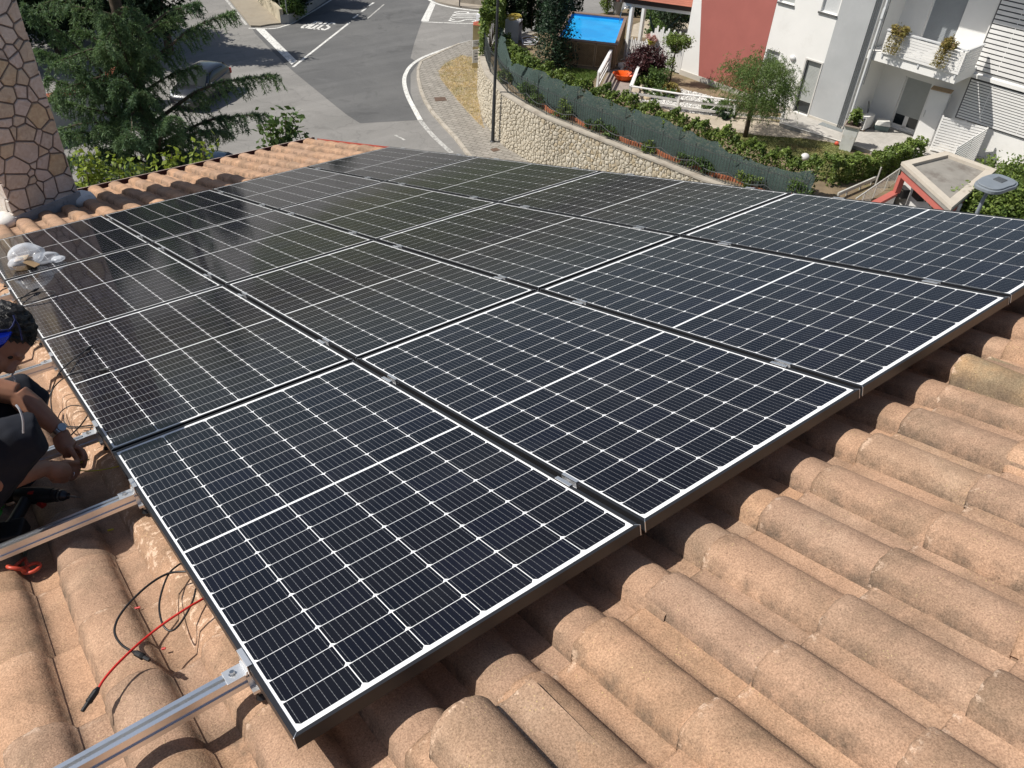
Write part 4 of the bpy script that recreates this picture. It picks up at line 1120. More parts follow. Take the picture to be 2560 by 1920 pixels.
for i, (_, _, poly) in enumerate(rank):
    k = len(poly); cx = sum(p[0] for p in poly) / k; cz = sum(p[1] for p in poly) / k; th_ = r.uniform(.035, .075)
    ring0 = [on_wall(p[0], p[1], .005) for p in poly]; ring1 = [on_wall(cx + (p[0] - cx) * .86, cz + (p[1] - cz) * .86, th_ * .75) for p in poly]; top = on_wall(cx, cz, th_)
    vs = ring0 + ring1 + [top]
    fs = [(j, (j + 1) % k, k + (j + 1) % k, k + j) for j in range(k)] + [(k + j, k + (j + 1) % k, 2 * k) for j in range(k)]
    fs = [tuple(reversed(f)) for f in fs]
    if i < 300: wpart('stone', MB().add(vs, fs), M_RUBBLE, wall)
    else: rest.add(vs, fs)
if rest.n: o = wpart('stone_remainder', rest, M_RUBBLE, wall); o['kind'] = 'stuff'
print('wall stones', len(cells))

# ================================================================== FENCE ON THE WALL
M_FENCE = mat('dark_green_iron', (.055, .062, .06), .5, .2, 6, spec=.5)
fence = thing('iron_fence', 'dark wrought iron fence with hoops along the stone retaining wall', 'fence', (FL[3][0], FL[3][1], ZT))
FP = FL
for i, p in enumerate(FP):
    mb = MB(); mb.tube([(p[0], p[1], ZT - .05), (p[0], p[1], ZT + 1.13)], .017, 6); mb.ball((p[0], p[1], ZT + 1.14), .028, 8, 6); wpart('post', mb, M_FENCE, fence)
for i in range(len(FP) - 1):
    a, b_ = FP[i], FP[i + 1]; L_ = np.linalg.norm(b_ - a); n = max(4, int(round(L_ / .125)))
    mb = MB(); mb.bar((*a, ZT + 1.0), (*b_, ZT + 1.0), .03, .022); wpart('top_rail', mb, M_FENCE, fence)
    mb = MB(); mb.bar((*a, ZT + .07), (*b_, ZT + .07), .03, .02); wpart('bottom_rail', mb, M_FENCE, fence)
    P = [(*(a + (b_ - a) * s), ZT + .47 - .19 * math.sin(math.pi * s)) for s in np.linspace(0, 1, 13)]
    wpart('curved_rail', MB().tube(P, .016, 6), M_FENCE, fence)
    for j in range(1, n):
        q = a + (b_ - a) * j / n; mb = MB(); mb.bar((*q, ZT + .07), (*q, ZT + 1.0), .014, .014, (0, 1, 0)); wpart('bar', mb, M_FENCE, fence)
    for j in range(0, n - 1, 2):
        q0, q1 = a + (b_ - a) * (j + .6) / n, a + (b_ - a) * (j + 1.9) / n
        P = [(*(q0 + (q1 - q0) * (1 - math.cos(x)) / 2), ZT + 1.0 + .105 * math.sin(x)) for x in np.linspace(0, math.pi, 9)]
        wpart('hoop', MB().tube(P, .0075, 5, cap=False), M_FENCE, fence)

# ================================================================== STREET FURNITURE
M_POST = mat('dark_post_paint', (.035, .037, .04), .45, .12, 3, spec=.5)
pb = at(1231.7, 354, ZS + .12)
lp = thing('lamp_post', 'tall dark street lamp post standing before the stone retaining wall', 'lamp post', pb)
mb = MB(); mb.tube([(0, 0, 0), (0, 0, 2.2), (0, 0, 2.25), (0, 0, 8.4)], [.085, .082, .07, .05], 14); obj('pole', mb, M_POST, lp, smooth=True)
mb = MB(); mb.lathe([(.13, 0), (.13, .03), (.09, .06)], n=16); obj('base_collar', mb, M_POST, lp)
mb = MB(); mb.tube([(0, 0, 8.3), (-.6, .3, 8.6), (-1.3, .65, 8.7)], [.04, .035, .03], 8); arm = obj('arm', mb, M_POST, lp)
mb = MB(); mb.ball((-1.6, .8, 8.7), (.38, .16, .07), 12, 8, math.atan2(.8, -1.6)); obj('lamp_head', mb, mat('lamp_grey', (.2, .21, .22), .4, .1, 5), lp, smooth='all')
# LED street lamp beyond the roof edge
M_LED = mat('lamp_bluegrey', (.21, .235, .26), .42, .1, 4, spec=.5)
d_ = ray(*c10(1800, 1330)); HP = CAM + d_ / np.linalg.norm(d_) * 18.6
d2 = ray(*c10(1690, 1450)); PP = CAM + d2 / np.linalg.norm(d2) * 18.5
sl = thing('street_lamp', 'grey LED street lamp rising beyond the outer roof edge', 'street lamp', (PP[0], PP[1], ZS))
mb = MB(); mb.tube([(PP[0], PP[1], ZS), (PP[0], PP[1], PP[2] - .55)], [.09, .05], 12); mb.tube([(PP[0], PP[1], PP[2] - .6), (PP[0], PP[1], PP[2] - .12), tuple(PP + (HP - PP) * .3)], [.038, .036, .034], 12); wpart('pole', mb, M_LED, sl, smooth=True)
hx = np.array(HP - PP); hx[2] = 0; 
ua = at(*c10(1640, 1400), HP[2])[:2]; ub = at(*c10(2000, 1250), HP[2])[:2]
ax2 = (np.array(ub) - np.array(ua)); L_ = float(np.linalg.norm(ax2)); an2 = math.atan2(ax2[1], ax2[0]); cxy = (np.array(ua) + np.array(ub)) / 2
w2 = L_ * .62
outl = []
for i in range(28):
    a = 2 * math.pi * i / 28; e = 3.2
    x = abs(math.cos(a)) ** (2 / e) * math.copysign(1, math.cos(a)) * L_ / 2; y = abs(math.sin(a)) ** (2 / e) * math.copysign(1, math.sin(a)) * w2 / 2 * (1.0 if x > 0 else .92)
    outl.append((cxy[0] + x * math.cos(an2) - y * math.sin(an2), cxy[1] + x * math.sin(an2) + y * math.cos(an2)))
mb = MB(); mb.prism(outl, HP[2] - .05, HP[2] + .02); mb.prism([(cxy[0] + (p[0] - cxy[0]) * .88, cxy[1] + (p[1] - cxy[1]) * .88) for p in outl], HP[2] + .02, HP[2] + .05)
head = wpart('lamp_head', mb, M_LED, sl, bevel=.012)
mb = MB()
for i in range(7):
    o1 = .08 + i * .035; p0 = cxy + (ax2 / L_) * (L_ * .02 + i * .032); n_ = np.array([-ax2[1], ax2[0]]) / L_
    mb.bar((*(p0 - n_ * .09), HP[2] + .058), (*(p0 + n_ * .09), HP[2] + .058), .016, .018)
sub('cooling_fins', mb, mat('fin_grey', (.1, .11, .12), .5, .1, 5), head); head.children[0]['kind'] = 'stuff'

# ------------------------------------------------------------------ parked cars
M_CARP, t, b = base('dark_grey_car_paint', .3, .5, .4); b.inputs['Base Color'].default_value = (.028, .03, .035, 1); b.inputs['Coat Weight'].default_value = 1; b.inputs['Coat Roughness'].default_value = .04
M_CARB, t, b = base('blue_grey_car_paint', .3, .5, .4); b.inputs['Base Color'].default_value = (.09, .125, .17, 1); b.inputs['Coat Weight'].default_value = 1; b.inputs['Coat Roughness'].default_value = .05
M_CGLASS, t, b = base('car_glass', .05, .3); b.inputs['Base Color'].default_value = (.012, .018, .02, 1)
M_LIGHT, t, b = base('headlight_glass', .08, .6); b.inputs['Base Color'].default_value = (.6, .63, .65, 1)
M_TAIL, t, b = base('tail_light', .1, .6); b.inputs['Base Color'].default_value = (.45, .02, .012, 1)
M_TYRE = mat('tyre', (.02, .02, .02), .85, .1, 10); M_CHROME, t, b = base('chrome', .15, .5, 1.0); b.inputs['Base Color'].default_value = (.75, .76, .78, 1)
M_PLATE = mat('number_plate', (.75, .76, .78), .5, .05, 10)
def loft(mb, secs):
    """secs: list of (x, [(y,z)...]) half sections from the sill up to the centre line; mirrored"""
    k = len(secs[0][1]); vs = []; fs = []
    for x, pts in secs:
        full = [(y, z) for y, z in pts] + [(-y, z) for y, z in pts[::-1]]
        vs += [(x, y, z) for y, z in full]
    m_ = 2 * k
    for i in range(len(secs) - 1):
        for j in range(m_ - 1):
            fs.append((i * m_ + j, (i + 1) * m_ + j, (i + 1) * m_ + j + 1, i * m_ + j + 1))
        fs.append((i * m_ + m_ - 1, (i + 1) * m_ + m_ - 1, (i + 1) * m_, i * m_))
    fs.append(tuple(range(m_))); fs.append(tuple((len(secs) - 1) * m_ + j for j in range(m_))[::-1])
    return mb.add(vs, fs)
def make_car(label, loc, rz, paint, name='parked_car'):
    root = thing(name, label, 'car', loc, rz)
    def sec(x, hw, zb, zbelt, ztop, crown):
        return (x, [(hw * .90, zb), (hw, zb + .12), (hw, zb + .30), (hw * .985, zbelt - .05), (hw * .93, zbelt), (hw * .6, ztop), (0.001, ztop + crown)])
    mb = MB()
    loft(mb, [sec(0, .60, .30, .56, .60, .0), sec(.06, .70, .24, .64, .69, .01), sec(.25, .80, .20, .74, .79, .02), sec(.6, .835, .19, .84, .89, .03), sec(1.0, .845, .18, .92, .97, .03), sec(1.25, .85, .18, .97, 1.0, .02), sec(2.0, .85, .18, .99, 1.0, .01), sec(3.0, .85, .18, 1.02, 1.03, .01), sec(3.6, .82, .2, 1.06, 1.07, .0), sec(3.85, .76, .26, 1.04, 1.05, .0), sec(3.93, .66, .34, .88, .9, .0)])
    body = obj('body', mb, paint, root, smooth=True)
    mb = MB()
    def cs(x, hwb, zb, hwt, zt, cr): return (x, [(hwb, zb), (hwb * .985, zb + (zt - zb) * .3), (hwb * .55 + hwt * .45, zb + (zt - zb) * .62), (hwt + .02, zt - .05), (hwt - .06, zt), (hwt * .5, zt + cr * .7), (0.001, zt + cr)])
    loft(mb, [cs(1.05, .80, .93, .78, .955, .02), cs(1.35, .80, .95, .70, 1.16, .03), cs(1.75, .80, .97, .63, 1.42, .035), cs(2.1, .80, .98, .62, 1.48, .04), cs(2.8, .80, 1.0, .61, 1.485, .04), cs(3.3, .79, 1.02, .60, 1.45, .035), cs(3.6, .77, 1.04, .60, 1.36, .03), cs(3.82, .75, 1.05, .66, 1.12, .02)])
    obj('roof', mb, paint, root, smooth=True)
    # glass set just proud of the cabin
    mb = MB(); mb.add([(1.10, -.72, .985), (1.10, .72, .985), (1.72, .59, 1.425), (1.72, -.59, 1.425)], [(0, 1, 2, 3)]); mb.add([(1.095, 0, 1.0)], [])
    ws = obj('windscreen', MB().add([(1.08, -.73, .985), (1.04, 0, .995), (1.08, .73, .985), (1.40, .68, 1.215), (1.73, .59, 1.43), (1.71, 0, 1.475), (1.73, -.59, 1.43), (1.40, -.68, 1.215), (1.37, 0, 1.245)], [(0, 1, 8, 7), (1, 2, 3, 8), (7, 8, 5, 6), (8, 3, 4, 5)]), M_CGLASS, root, smooth='all')
    obj('rear_window', MB().add([(3.84, -.62, 1.13), (3.84, .62, 1.13), (3.615, .55, 1.38), (3.615, -.55, 1.38)], [(0, 1, 2, 3)]), M_CGLASS, root)
    for s in (-1, 1):
        for q in ([(1.42, 1.02), (2.30, 1.04), (2.30, 1.42), (1.86, 1.40)], [(2.38, 1.04), (3.12, 1.07), (3.16, 1.38), (2.38, 1.42)]):
            P = []
            for x, z in q:
                f = (z - 1.0) / .45; y = (.806 - .10 * f - .07 * f * f); P.append((x, s * y, z))
            obj('side_window', MB().add(P if s < 0 else P[::-1], [(0, 1, 2, 3)]), M_CGLASS, root)
        mb = MB(); mb.ball((1.45, s * .93, 1.02), (.07, .10, .07), 10, 7); obj('mirror', mb, paint, root, smooth='all')
        mb = MB(); mb.add([(.05, s * .40, .62), (.14, s * .70, .60), (.52, s * .835, .82), (.50, s * .77, .885), (.22, s * .62, .79)], [(0, 1, 2, 3, 4)] if s > 0 else [(4, 3, 2, 1, 0)]); 
        hl = obj('headlight', mb, M_LIGHT, root); q = hl.modifiers.new('t', 'SOLIDIFY'); q.thickness = .05; q.offset = 0
        mb = MB(); mb.box((3.86, s * .73, .92), (.14, .12, .26)); obj('tail_light', mb, M_TAIL, root, bevel=.02)
        mb = MB(); mb.box((1.0 * 2.0, s * .855, .70), (.9, .012, .02)); obj('door_trim', mb, M_TYRE, root)
        mb = MB(); mb.ball((.12, s * .52, .38), (.05, .07, .05), 10, 7); obj('fog_light', mb, M_LIGHT, root, smooth='all')
        for x in (.68, 3.2):
            mb = MB(); mb.cyl((x, s * .62, .30), (x, s * .855, .30), .30, n=22); wh = obj('wheel', mb, M_TYRE, root, smooth=True, bevel=.02)
            mb = MB(); mb.cyl((x, s * .84, .30), (x, s * .862, .30), .19, n=18)
            sub('rim', mb, M_CHROME, wh)
    obj('grille', MB().add([(.005, -.42, .47), (.005, .42, .47), (.035, .50, .60), (.035, -.50, .60)], [(0, 1, 2, 3)]), M_TYRE, root).modifiers.new('t', 'SOLIDIFY').thickness = .03
    mb = MB(); mb.tube([(.03, -.5, .475), (-.012, -.3, .47), (-.02, 0, .47), (-.012, .3, .47), (.03, .5, .475)], .018, 6); obj('grille_bar', mb, M_CHROME, root)
    mb = MB(); mb.box((-.02, .0, .40), (.02, .52, .11)); obj('number_plate', mb, M_PLATE, root)
    mb = MB(); mb.box((.02, 0, .28), (.03, .9, .1)); obj('air_intake', mb, M_TYRE, root)
    mb = MB(); mb.tube([(1.03, -.55, 1.0), (1.07, -.1, 1.02)], .008, 5); obj('wiper', mb, M_TYRE, root); mb = MB(); mb.tube([(1.03, .05, 1.01), (1.07, .55, 1.0)], .008, 5); obj('wiper', mb, M_TYRE, root)
    return root
cf = at(420 + 560 / 10.05, 140 + 1400 / 10.05, ZS); cr_ = at(420 + 1640 / 10.05, 140 + 760 / 10.05, ZS)
car_dir = math.atan2(2.42, 2.66)
make_car('dark grey hatchback parked on the street behind the cedar', (cf[0] - .25, cf[1] + .1, ZS), car_dir, M_CARP)
c2p = at(549, 391, ZS + 1.47)
make_car('blue-grey car parked at the foot of the house, only its roof showing', (c2p[0] - 1.9 * math.cos(2.5) , c2p[1] - 1.9 * math.sin(2.5), ZS), 2.5, M_CARB)
# ================================================================== VEGETATION TOOLS
M_BARK = mat('bark', (.10, .075, .055), .95, .3, 6, bmp=.6, bs=18)
def leafq(P, size, g, asp=.5, up=.35):
    n = len(P); N = g.normal(size=(n, 3)); N[:, 2] = np.abs(N[:, 2]) * 1.0 + up; N /= np.linalg.norm(N, axis=1)[:, None]
    A = g.normal(size=(n, 3)); A -= N * (A * N).sum(1)[:, None]; A /= np.linalg.norm(A, axis=1)[:, None]
    B = np.cross(N, A); s = (size * g.uniform(.6, 1.35, n))[:, None]
    return np.stack([P - A * s, P + B * s * asp, P + A * s, P - B * s * asp], 1)
def clumps(c, r, g, k, n, spread, shell=.75, zflat=1.0):
    """points gathered into k clumps over an ellipsoid"""
    D = g.normal(size=(k, 3)); D /= np.linalg.norm(D, axis=1)[:, None]
    R = shell + (1 - shell) * g.uniform(-1, 1, k); C_ = D * R[:, None] * np.array(r)
    i = g.integers(0, k, n); P = C_[i] + g.normal(size=(n, 3)) * spread * np.array([1, 1, zflat])
    return P + np.array(c)
def shrub(name, label, cat, base_, c, r, m, n, size, seed, k=40, spread=None, trunk=True, group=None, shell=.7, asp=.5, extra=None):
    g = np.random.default_rng(seed); root = thing(name, label, cat, base_, group=group)
    spread = spread or min(r) * .22
    Q = leafq(clumps(c, r, g, k, n, spread, shell), size, g, asp)
    wpart('foliage', MB().quads(Q), m, root)
    if trunk:
        mb = MB(); b0 = np.array(base_, float); top = np.array(c, float)
        mb.tube([b0, b0 * .5 + top * .5 + np.array([.05, .02, 0]), top], [max(r) * .06 + .01, max(r) * .045 + .008, .01], 8)
        for i in range(7):
            d = g.normal(size=3); d[2] = abs(d[2]); d /= np.linalg.norm(d); mb.tube([b0 * .4 + top * .6, top + d * np.array(r) * .75], [max(r) * .03 + .005, .004], 6)
        wpart('trunk', mb, M_BARK, root, smooth='all')
    return root
L_HEDGE = leafmat('laurel_leaf', (.085, .14, .03), (.19, .25, .055), .25, .5, 2.2)
L_DARK = leafmat('dark_evergreen_leaf', (.012, .03, .014), (.03, .055, .02), .15, .6, .9)
L_MID = leafmat('green_leaf', (.05, .10, .026), (.11, .17, .04), .25, .55, 1.5)
L_FIR = leafmat('fir_needle', (.010, .03, .016), (.028, .06, .022), .12, .6, 1.4)
L_CEDAR = leafmat('cedar_needle', (.046, .10, .052), (.155, .235, .10), .28, .6, .55)
L_WILLOW = leafmat('willow_leaf', (.075, .13, .036), (.17, .235, .07), .3, .5, 1.6)
L_WINE = leafmat('burgundy_leaf', (.035, .012, .016), (.085, .03, .03), .2, .5, 2)
L_YOUNG = leafmat('young_leaf', (.14, .21, .03), (.26, .32, .05), .35, .5, 2)
L_STRAW = leafmat('straw_trailing_plant', (.30, .22, .07), (.22, .2, .06), .25, .7, 5)

# ------------------------------------------------------------------ the big cedar between house and street
g = np.random.default_rng(21)
cb = at(404, 482, ZS); CB = np.array([cb[0], cb[1], ZS])
cedar = thing('cedar_tree', 'large dark cedar with drooping branches between the roof and the street', 'tree', CB)
TH = 15.5
mb = MB(); mb.tube([CB, CB + [.1, .05, 4], CB + [.0, .1, 9], CB + [.1, 0, TH]], [.34, .27, .17, .03], 12); wpart('trunk', mb, M_BARK, cedar, smooth='all')
need = []; wood = MB()
vd = np.array([CB[0] - CAM[0], CB[1] - CAM[1]]); dist0 = np.linalg.norm(vd); vd = vd / dist0
def tuft_line(P, n, ln, sp, dens=1.0):
    """needle blades along a drooping twig"""
    P = np.array(P); m_ = len(P)
    idx = g.uniform(0, m_ - 1.001, n); i = idx.astype(int); f = (idx - i)[:, None]
    c = P[i] * (1 - f) + P[i + 1] * f; t_ = P[i + 1] - P[i]; t_ /= np.linalg.norm(t_, axis=1)[:, None] + 1e-9
    d = g.normal(size=(n, 3)) * .75 + t_ * .9 + np.array([0, 0, .12]); d /= np.linalg.norm(d, axis=1)[:, None]
    s = np.cross(d, g.normal(size=(n, 3))); s /= np.linalg.norm(s, axis=1)[:, None] + 1e-9
    L = (ln * g.uniform(.6, 1.3, n))[:, None]; w_ = .0135 * g.uniform(.7, 1.4, n)[:, None]
    need.append(np.stack([c - s * w_, c + s * w_, c + d * L + s * w_ * .35, c + d * L - s * w_ * .35], 1))
def cedar_branch(o_, tip, droop=.35, dens=1.0):
    o_ = np.array(o_); tip = np.array(tip); L = np.linalg.norm(tip - o_); d = (tip - o_) / L
    n = 14; P = []
    for i in range(n + 1):
        s = i / n; P.append(o_ + (tip - o_) * s + np.array([0, 0, L * .10 * math.sin(math.pi * s) - droop * .0 * s]))
    P = np.array(P) + np.cumsum(g.normal(size=(n + 1, 3)) * .02, 0)
    wood.tube(P, np.linspace(.02 + L * .014, .006, n + 1), 6)
    side_ = np.cross(d, [0, 0, 1]); side_ /= np.linalg.norm(side_) + 1e-9
    nt_ = int(L * 14 * dens)
    for k in range(nt_):
        s = 1 - g.uniform(0, 1) ** 1.25 * .86; x = s * n; i = min(int(x), n - 1); p = P[i] * (1 - (x - i)) + P[i + 1] * (x - i)
        ln = (.32 + .62 * (1 - s) + .12 * g.uniform()) * min(1.2, .35 + L * .22)
        sg = 1 if k % 2 else -1
        dr = side_ * sg * g.uniform(.4, 1) + d * g.uniform(.25, .9) + np.array([0, 0, g.uniform(-.05, .25)])
        dr /= np.linalg.norm(dr)
        T = [p + dr * ln * q + np.array([0, 0, -ln * (.72 + droop) * q ** 2.1]) for q in (0, .35, .7, 1)]
        wood.tube(T, [.008, .006, .004, .002], 4, cap=False)
        tuft_line(T, int(40 * ln / .5 * dens) + 10, .13, 0)
    tuft_line(P[int(n * .25):], int(60 * L * .5), .13, 0)
def at_tree(px, py, dd=0.0):
    r_ = ray(px, py); h = math.hypot(r_[0], r_[1]); return CAM + r_ * ((dist0 + dd) / h)
def axis(z): return np.array([CB[0], CB[1], z])
tips = [(683, 193, -.6, 318), (669, 277, -1.6, 385), (568, 34, 0, 205), (503, 176, -.6, 238), (445, 38, 1.0, 130), (490, 18, .5, 120), (61, 22, .3, 318), (88, 130, -.5, 300), (128, 250, -1, 345), (190, 60, 1.5, 190), (282, 30, -2.4, 300), (262, 120, -2.0, 260), (428, 298, -4.0, 420), (180, 408, -2.0, 445), (310, 352, -3.2, 420), (250, 80, 2, 160), (215, 200, -1.5, 300), (240, 315, -2.2, 385), (350, 230, -3.0, 330), (380, 120, -2, 220), (180, 455, -1.2, 480), (500, 388, -2.6, 440), (255, 380, -1, 430), (130, 420, -.8, 460), (330, 420, -3.6, 480), (470, 420, -3.2, 470), (120, 190, .4, 330), (330, 60, -1.8, 180), (300, 200, -2.6, 330), (160, 330, -1.2, 400), (560, 330, -2.6, 400)]
rvec = np.array([vd[1], -vd[0]])
for px, py, dd, ry in tips:
    t3 = at_tree(px, py, dd)
    cedar_branch(axis(at_tree(372, ry)[2]), t3, .3)
for i in range(62):
    h = 1.6 + (TH - 2.4) * (i / 58) ** .95; a = i * 2.39996 + g.normal() * .3
    rad = 3.3 * (1 - (h / TH) ** 1.25) + .6; z = ZS + h
    e = np.array([math.cos(a), math.sin(a)])
    if e @ -vd < -.2: rad *= .85
    if e @ rvec > .15: rad *= max(.3, 1 - 1.1 * (e @ rvec))
    cedar_branch(axis(z), np.array([CB[0] + e[0] * rad, CB[1] + e[1] * rad, z + rad * .1]), .3, .8)
wpart('limbs', wood, M_BARK, cedar); wpart('foliage', MB().quads(np.concatenate(need)), L_CEDAR, cedar)
print('cedar blades', sum(len(q) for q in need))

# ------------------------------------------------------------------ climbing shoots behind the eave
def shoot_plant(label, tips_, base_, dist, m, seed, size=.045, name='climbing_plant'):
    g2 = np.random.default_rng(seed); root = thing(name, label, 'plant', base_); mb = MB(); P = []
    for px, py in tips_:
        r_ = ray(px, py); h = math.hypot(r_[0], r_[1]); tip = CAM + r_ * (dist / h)
        low = np.array([tip[0] + g2.normal() * .12, tip[1] + g2.normal() * .1, tip[2] - 1.5])
        L = [np.array(base_), np.array([low[0] * .7 + base_[0] * .3, low[1] * .7 + base_[1] * .3, (base_[2] + low[2]) * .45 + low[2] * .1]), low, tip]
        L = smooth_path(L, 10); mb.tube(L, np.linspace(.03, .004, len(L)), 5)
        up = np.array(L[-16:]); i = g2.integers(0, 16, 150); P.append(up[i] + g2.normal(size=(150, 3)) * np.array([.09, .09, .06]))
    wpart('stems', mb, M_BARK, root, smooth='all'); wpart('foliage', MB().quads(leafq(np.concatenate(P), size, g2, .6)), m, root)
    return root
bp = RM3 @ np.array([1.9, 11.4, 0]); 
shoot_plant('yellow-green climbing shoots rising above the gutter by the chimney', [c1(575, 1065), c1(610, 1110), c1(670, 1115), c1(720, 1190), c1(812, 1095), c1(850, 1150), c1(885, 1140), c1(560, 1180), c1(640, 1200), c1(760, 1220)], (float(bp[0]), float(bp[1]), ZS), 11.6, L_YOUNG, 4)
shoot_plant('slender climbing shoots rising above the gutter before the cedar trunk', [c1(990, 1122), c1(1185, 1062), c1(1170, 1100), c1(1330, 1095), c1(1420, 985), c1(1400, 1040)], (float(bp[0]) + 1.4, float(bp[1]) + .1, ZS), 11.6, L_YOUNG, 5)
shoot_plant('small leafy treetop peeping over the outer gutter end', [c1(1860, 850), c1(1850, 900), c1(1975, 785), c1(2020, 800), c1(1930, 880), c1(2000, 900), c1(1950, 940)], (float(bp[0]) + 3.4, float(bp[1]) + .6, ZS), 12.2, L_MID, 6, .055, 'young_tree')

# ------------------------------------------------------------------ trees and walls at the far side of the street
M_REDCAP = mat('red_tile_coping', (.33, .085, .05), .8, .2, 5, bmp=.3)
M_GREYW = mat('grey_render', (.36, .36, .35), .9, .15, 1.5, dirt=((.2, .2, .19), 1.5, .5))
wa = at(100, 246, ZS + 1.9); wb2 = at(215, 218, ZS + 1.9); wc2 = wb2 + (wb2 - wa) * .9 + np.array([1.0, 2.2, 0])
bw_ = thing('boundary_wall', 'grey boundary wall with a red tiled coping behind the cedar', 'wall', (wa[0], wa[1], ZS))
L_ = [np.array(wa[:2]) + (np.array(wa[:2]) - np.array(wb2[:2])) * 4, np.array(wa[:2]), np.array(wb2[:2]), np.array(wc2[:2])]
mb = MB(); ribbon(mb, offset_line(L_, -.14), offset_line(L_, .14), ZS, ZS + 1.82); wpart('wall_body', mb, M_GREYW, bw_)
mb = MB(); ribbon(mb, offset_line(L_, -.24), offset_line(L_, .24), ZS + 1.82, ZS + 1.95); wpart('coping', mb, M_REDCAP, bw_)
def big_tree(label, base_, h, r_, m, seed, n, size, name='broadleaf_tree', k=90):
    c = (base_[0], base_[1], base_[2] + h * .56)
    return shrub(name, label, 'tree', base_, c, (r_, r_, h * .47), m, n, size, seed, k=k, spread=r_ * .16, shell=.8)
for i, (px, py, h, rr, lab) in enumerate(((40, 150, 9.5, 3.0, 'dark evergreen tree beside the chimney, behind the red coped wall'), (150, 135, 8.5, 2.6, 'dark evergreen tree behind the red coped wall, next to the chimney tree'), (255, 95, 8.0, 2.2, 'dark evergreen tree behind the upper cedar branches'), (-60, 60, 11, 3.4, 'tall dark tree mostly hidden by the chimney'))):
    p = at(px, py, ZS); big_tree(lab, (p[0], p[1], ZS), h, rr, L_DARK, 40 + i, 15000, .16)
# the corner plot behind the stop line: low walls, plants, a double signpost
M_YWALL = mat('stained_cream_wall', (.46, .41, .31), .9, .15, 1.5, bmp=.2, dirt=((.24, .2, .14), 1.6, .48, .7))
pv = poly_at(c8, [(70, -10), (372, 372), (500, 376), (640, 352), (788, 338), (440, -10)], ZS)
mb = MB(); mb.prism([tuple(p) for p in pv], ZS - .02, ZS + .1); o = obj('pavement', mb, mat('worn_concrete', (.31, .27, .21), .95, .15, 1, bmp=.2, bs=10, dirt=((.22, .18, .13), 1, .5))); o['kind'] = 'structure'
k0 = at(*c8(788, 335), ZS); k1_ = at(*c8(430, -10), ZS); k2_ = k1_ + (k1_ - k0) * .8; e1 = at(*c8(1000, 292), ZS); e2 = at(*c8(1330, 62), ZS); e3 = e2 + (e2 - e1) * 2.0
hW = height_at(k0, c8(0, 128)[1])
w1 = thing('plot_wall', 'stained cream garden wall along the far pavement at the corner', 'wall', k0)
Lp = [np.array(q[:2]) for q in (k0, k1_, k2_)]
mb = MB(); ribbon(mb, offset_line(Lp, 0.0), offset_line(Lp, -.22), ZS, hW); wpart('wall_body', mb, M_YWALL, w1)
w2_ = thing('plot_wall', 'low grey wall beside the shaded road with the stop lettering', 'wall', e1)
Lq = [np.array(q[:2]) for q in (k0 + (k0 - k1_) / np.linalg.norm(k0 - k1_) * .02, at(*c8(905, 328), ZS), e1, e2, e3)]
mb = MB(); ribbon(mb, offset_line(Lq, 0.0), offset_line(Lq, .2), ZS, ZS + .55); wpart('wall_body', mb, M_GREYW, w2_)
for i, (px, py, lab) in enumerate(((795, 268, 'grey signpost at the corner of the cream wall'), (888, 322, 'grey signpost standing at the low wall by the white edge line'))):
    p = at(*c8(px, py), ZS + (hW - ZS) * .0 + .0)
    sp = thing('sign_post', lab, 'sign post', p)
    mb = MB(); mb.tube([p, p + [0, 0, 3.4]], .04, 8); wpart('pole', mb, mat('galvanised', (.3, .31, .32), .5, .1, 4, metal=.3), sp)
    mb = MB(); mb.bar(p + np.array([-.3, .1, 2.9]), p + np.array([.3, -.1, 2.9]), .02, .6); wpart('sign_plate', mb, mat('sign_back', (.4, .42, .44), .5, .1, 4), sp)
r = random.Random(9)
for i, (px, py, rad, hh, m) in enumerate(((720, -10, 1.3, 1.5, L_DARK), (900, 130, 1.0, 1.3, L_DARK), (1000, 60, 1.1, 1.5, L_MID), (1120, -10, 1.2, 1.5, L_DARK), (900, 20, 1.2, 1.7, L_DARK), (960, 215, .7, .9, L_MID))):
    p = at(*c8(px, py), ZS + .3)
    shrub('garden_shrub', ['dark shrub by the cream wall top', 'dark shrub beside the twin signposts', 'mid green shrub inside the low grey wall', 'dark shrub at the far end of the low grey wall', 'tall dark shrub behind the twin signposts', 'small shrub at the tip of the corner plot'][i], 'shrub', (p[0], p[1], ZS), (p[0], p[1], ZS + hh), (rad, rad, hh * .75), m, 3800, .10, 60 + i, group='shrubs of the corner plot')
for i, (px, py, h, rr, dx) in enumerate(((1560, 60, 5.5, 1.2, 0), (1480, 235, 5.0, 1.3, 0), (640, 780, 9.0, 1.5, 0), (240, 760, 8.0, 2.0, 0))):
    G_ = at(*c8(px, py), ZS) if i < 2 else at(*c8(px - 320, py), ZS)
    s_ = .78 * h * .62; b_ = (G_[0] - .83 * s_, G_[1] + .56 * s_, ZS)
    big_tree(['bushy tree whose shadow lies across the far stop lettering', 'bushy tree whose shadow touches the dashed centre line', 'tree whose shadow falls behind the parked dark hatchback', 'broad tree shading the street left of the dark hatchback'][i], b_, h, rr, L_DARK, 70 + i, 9000, .13)
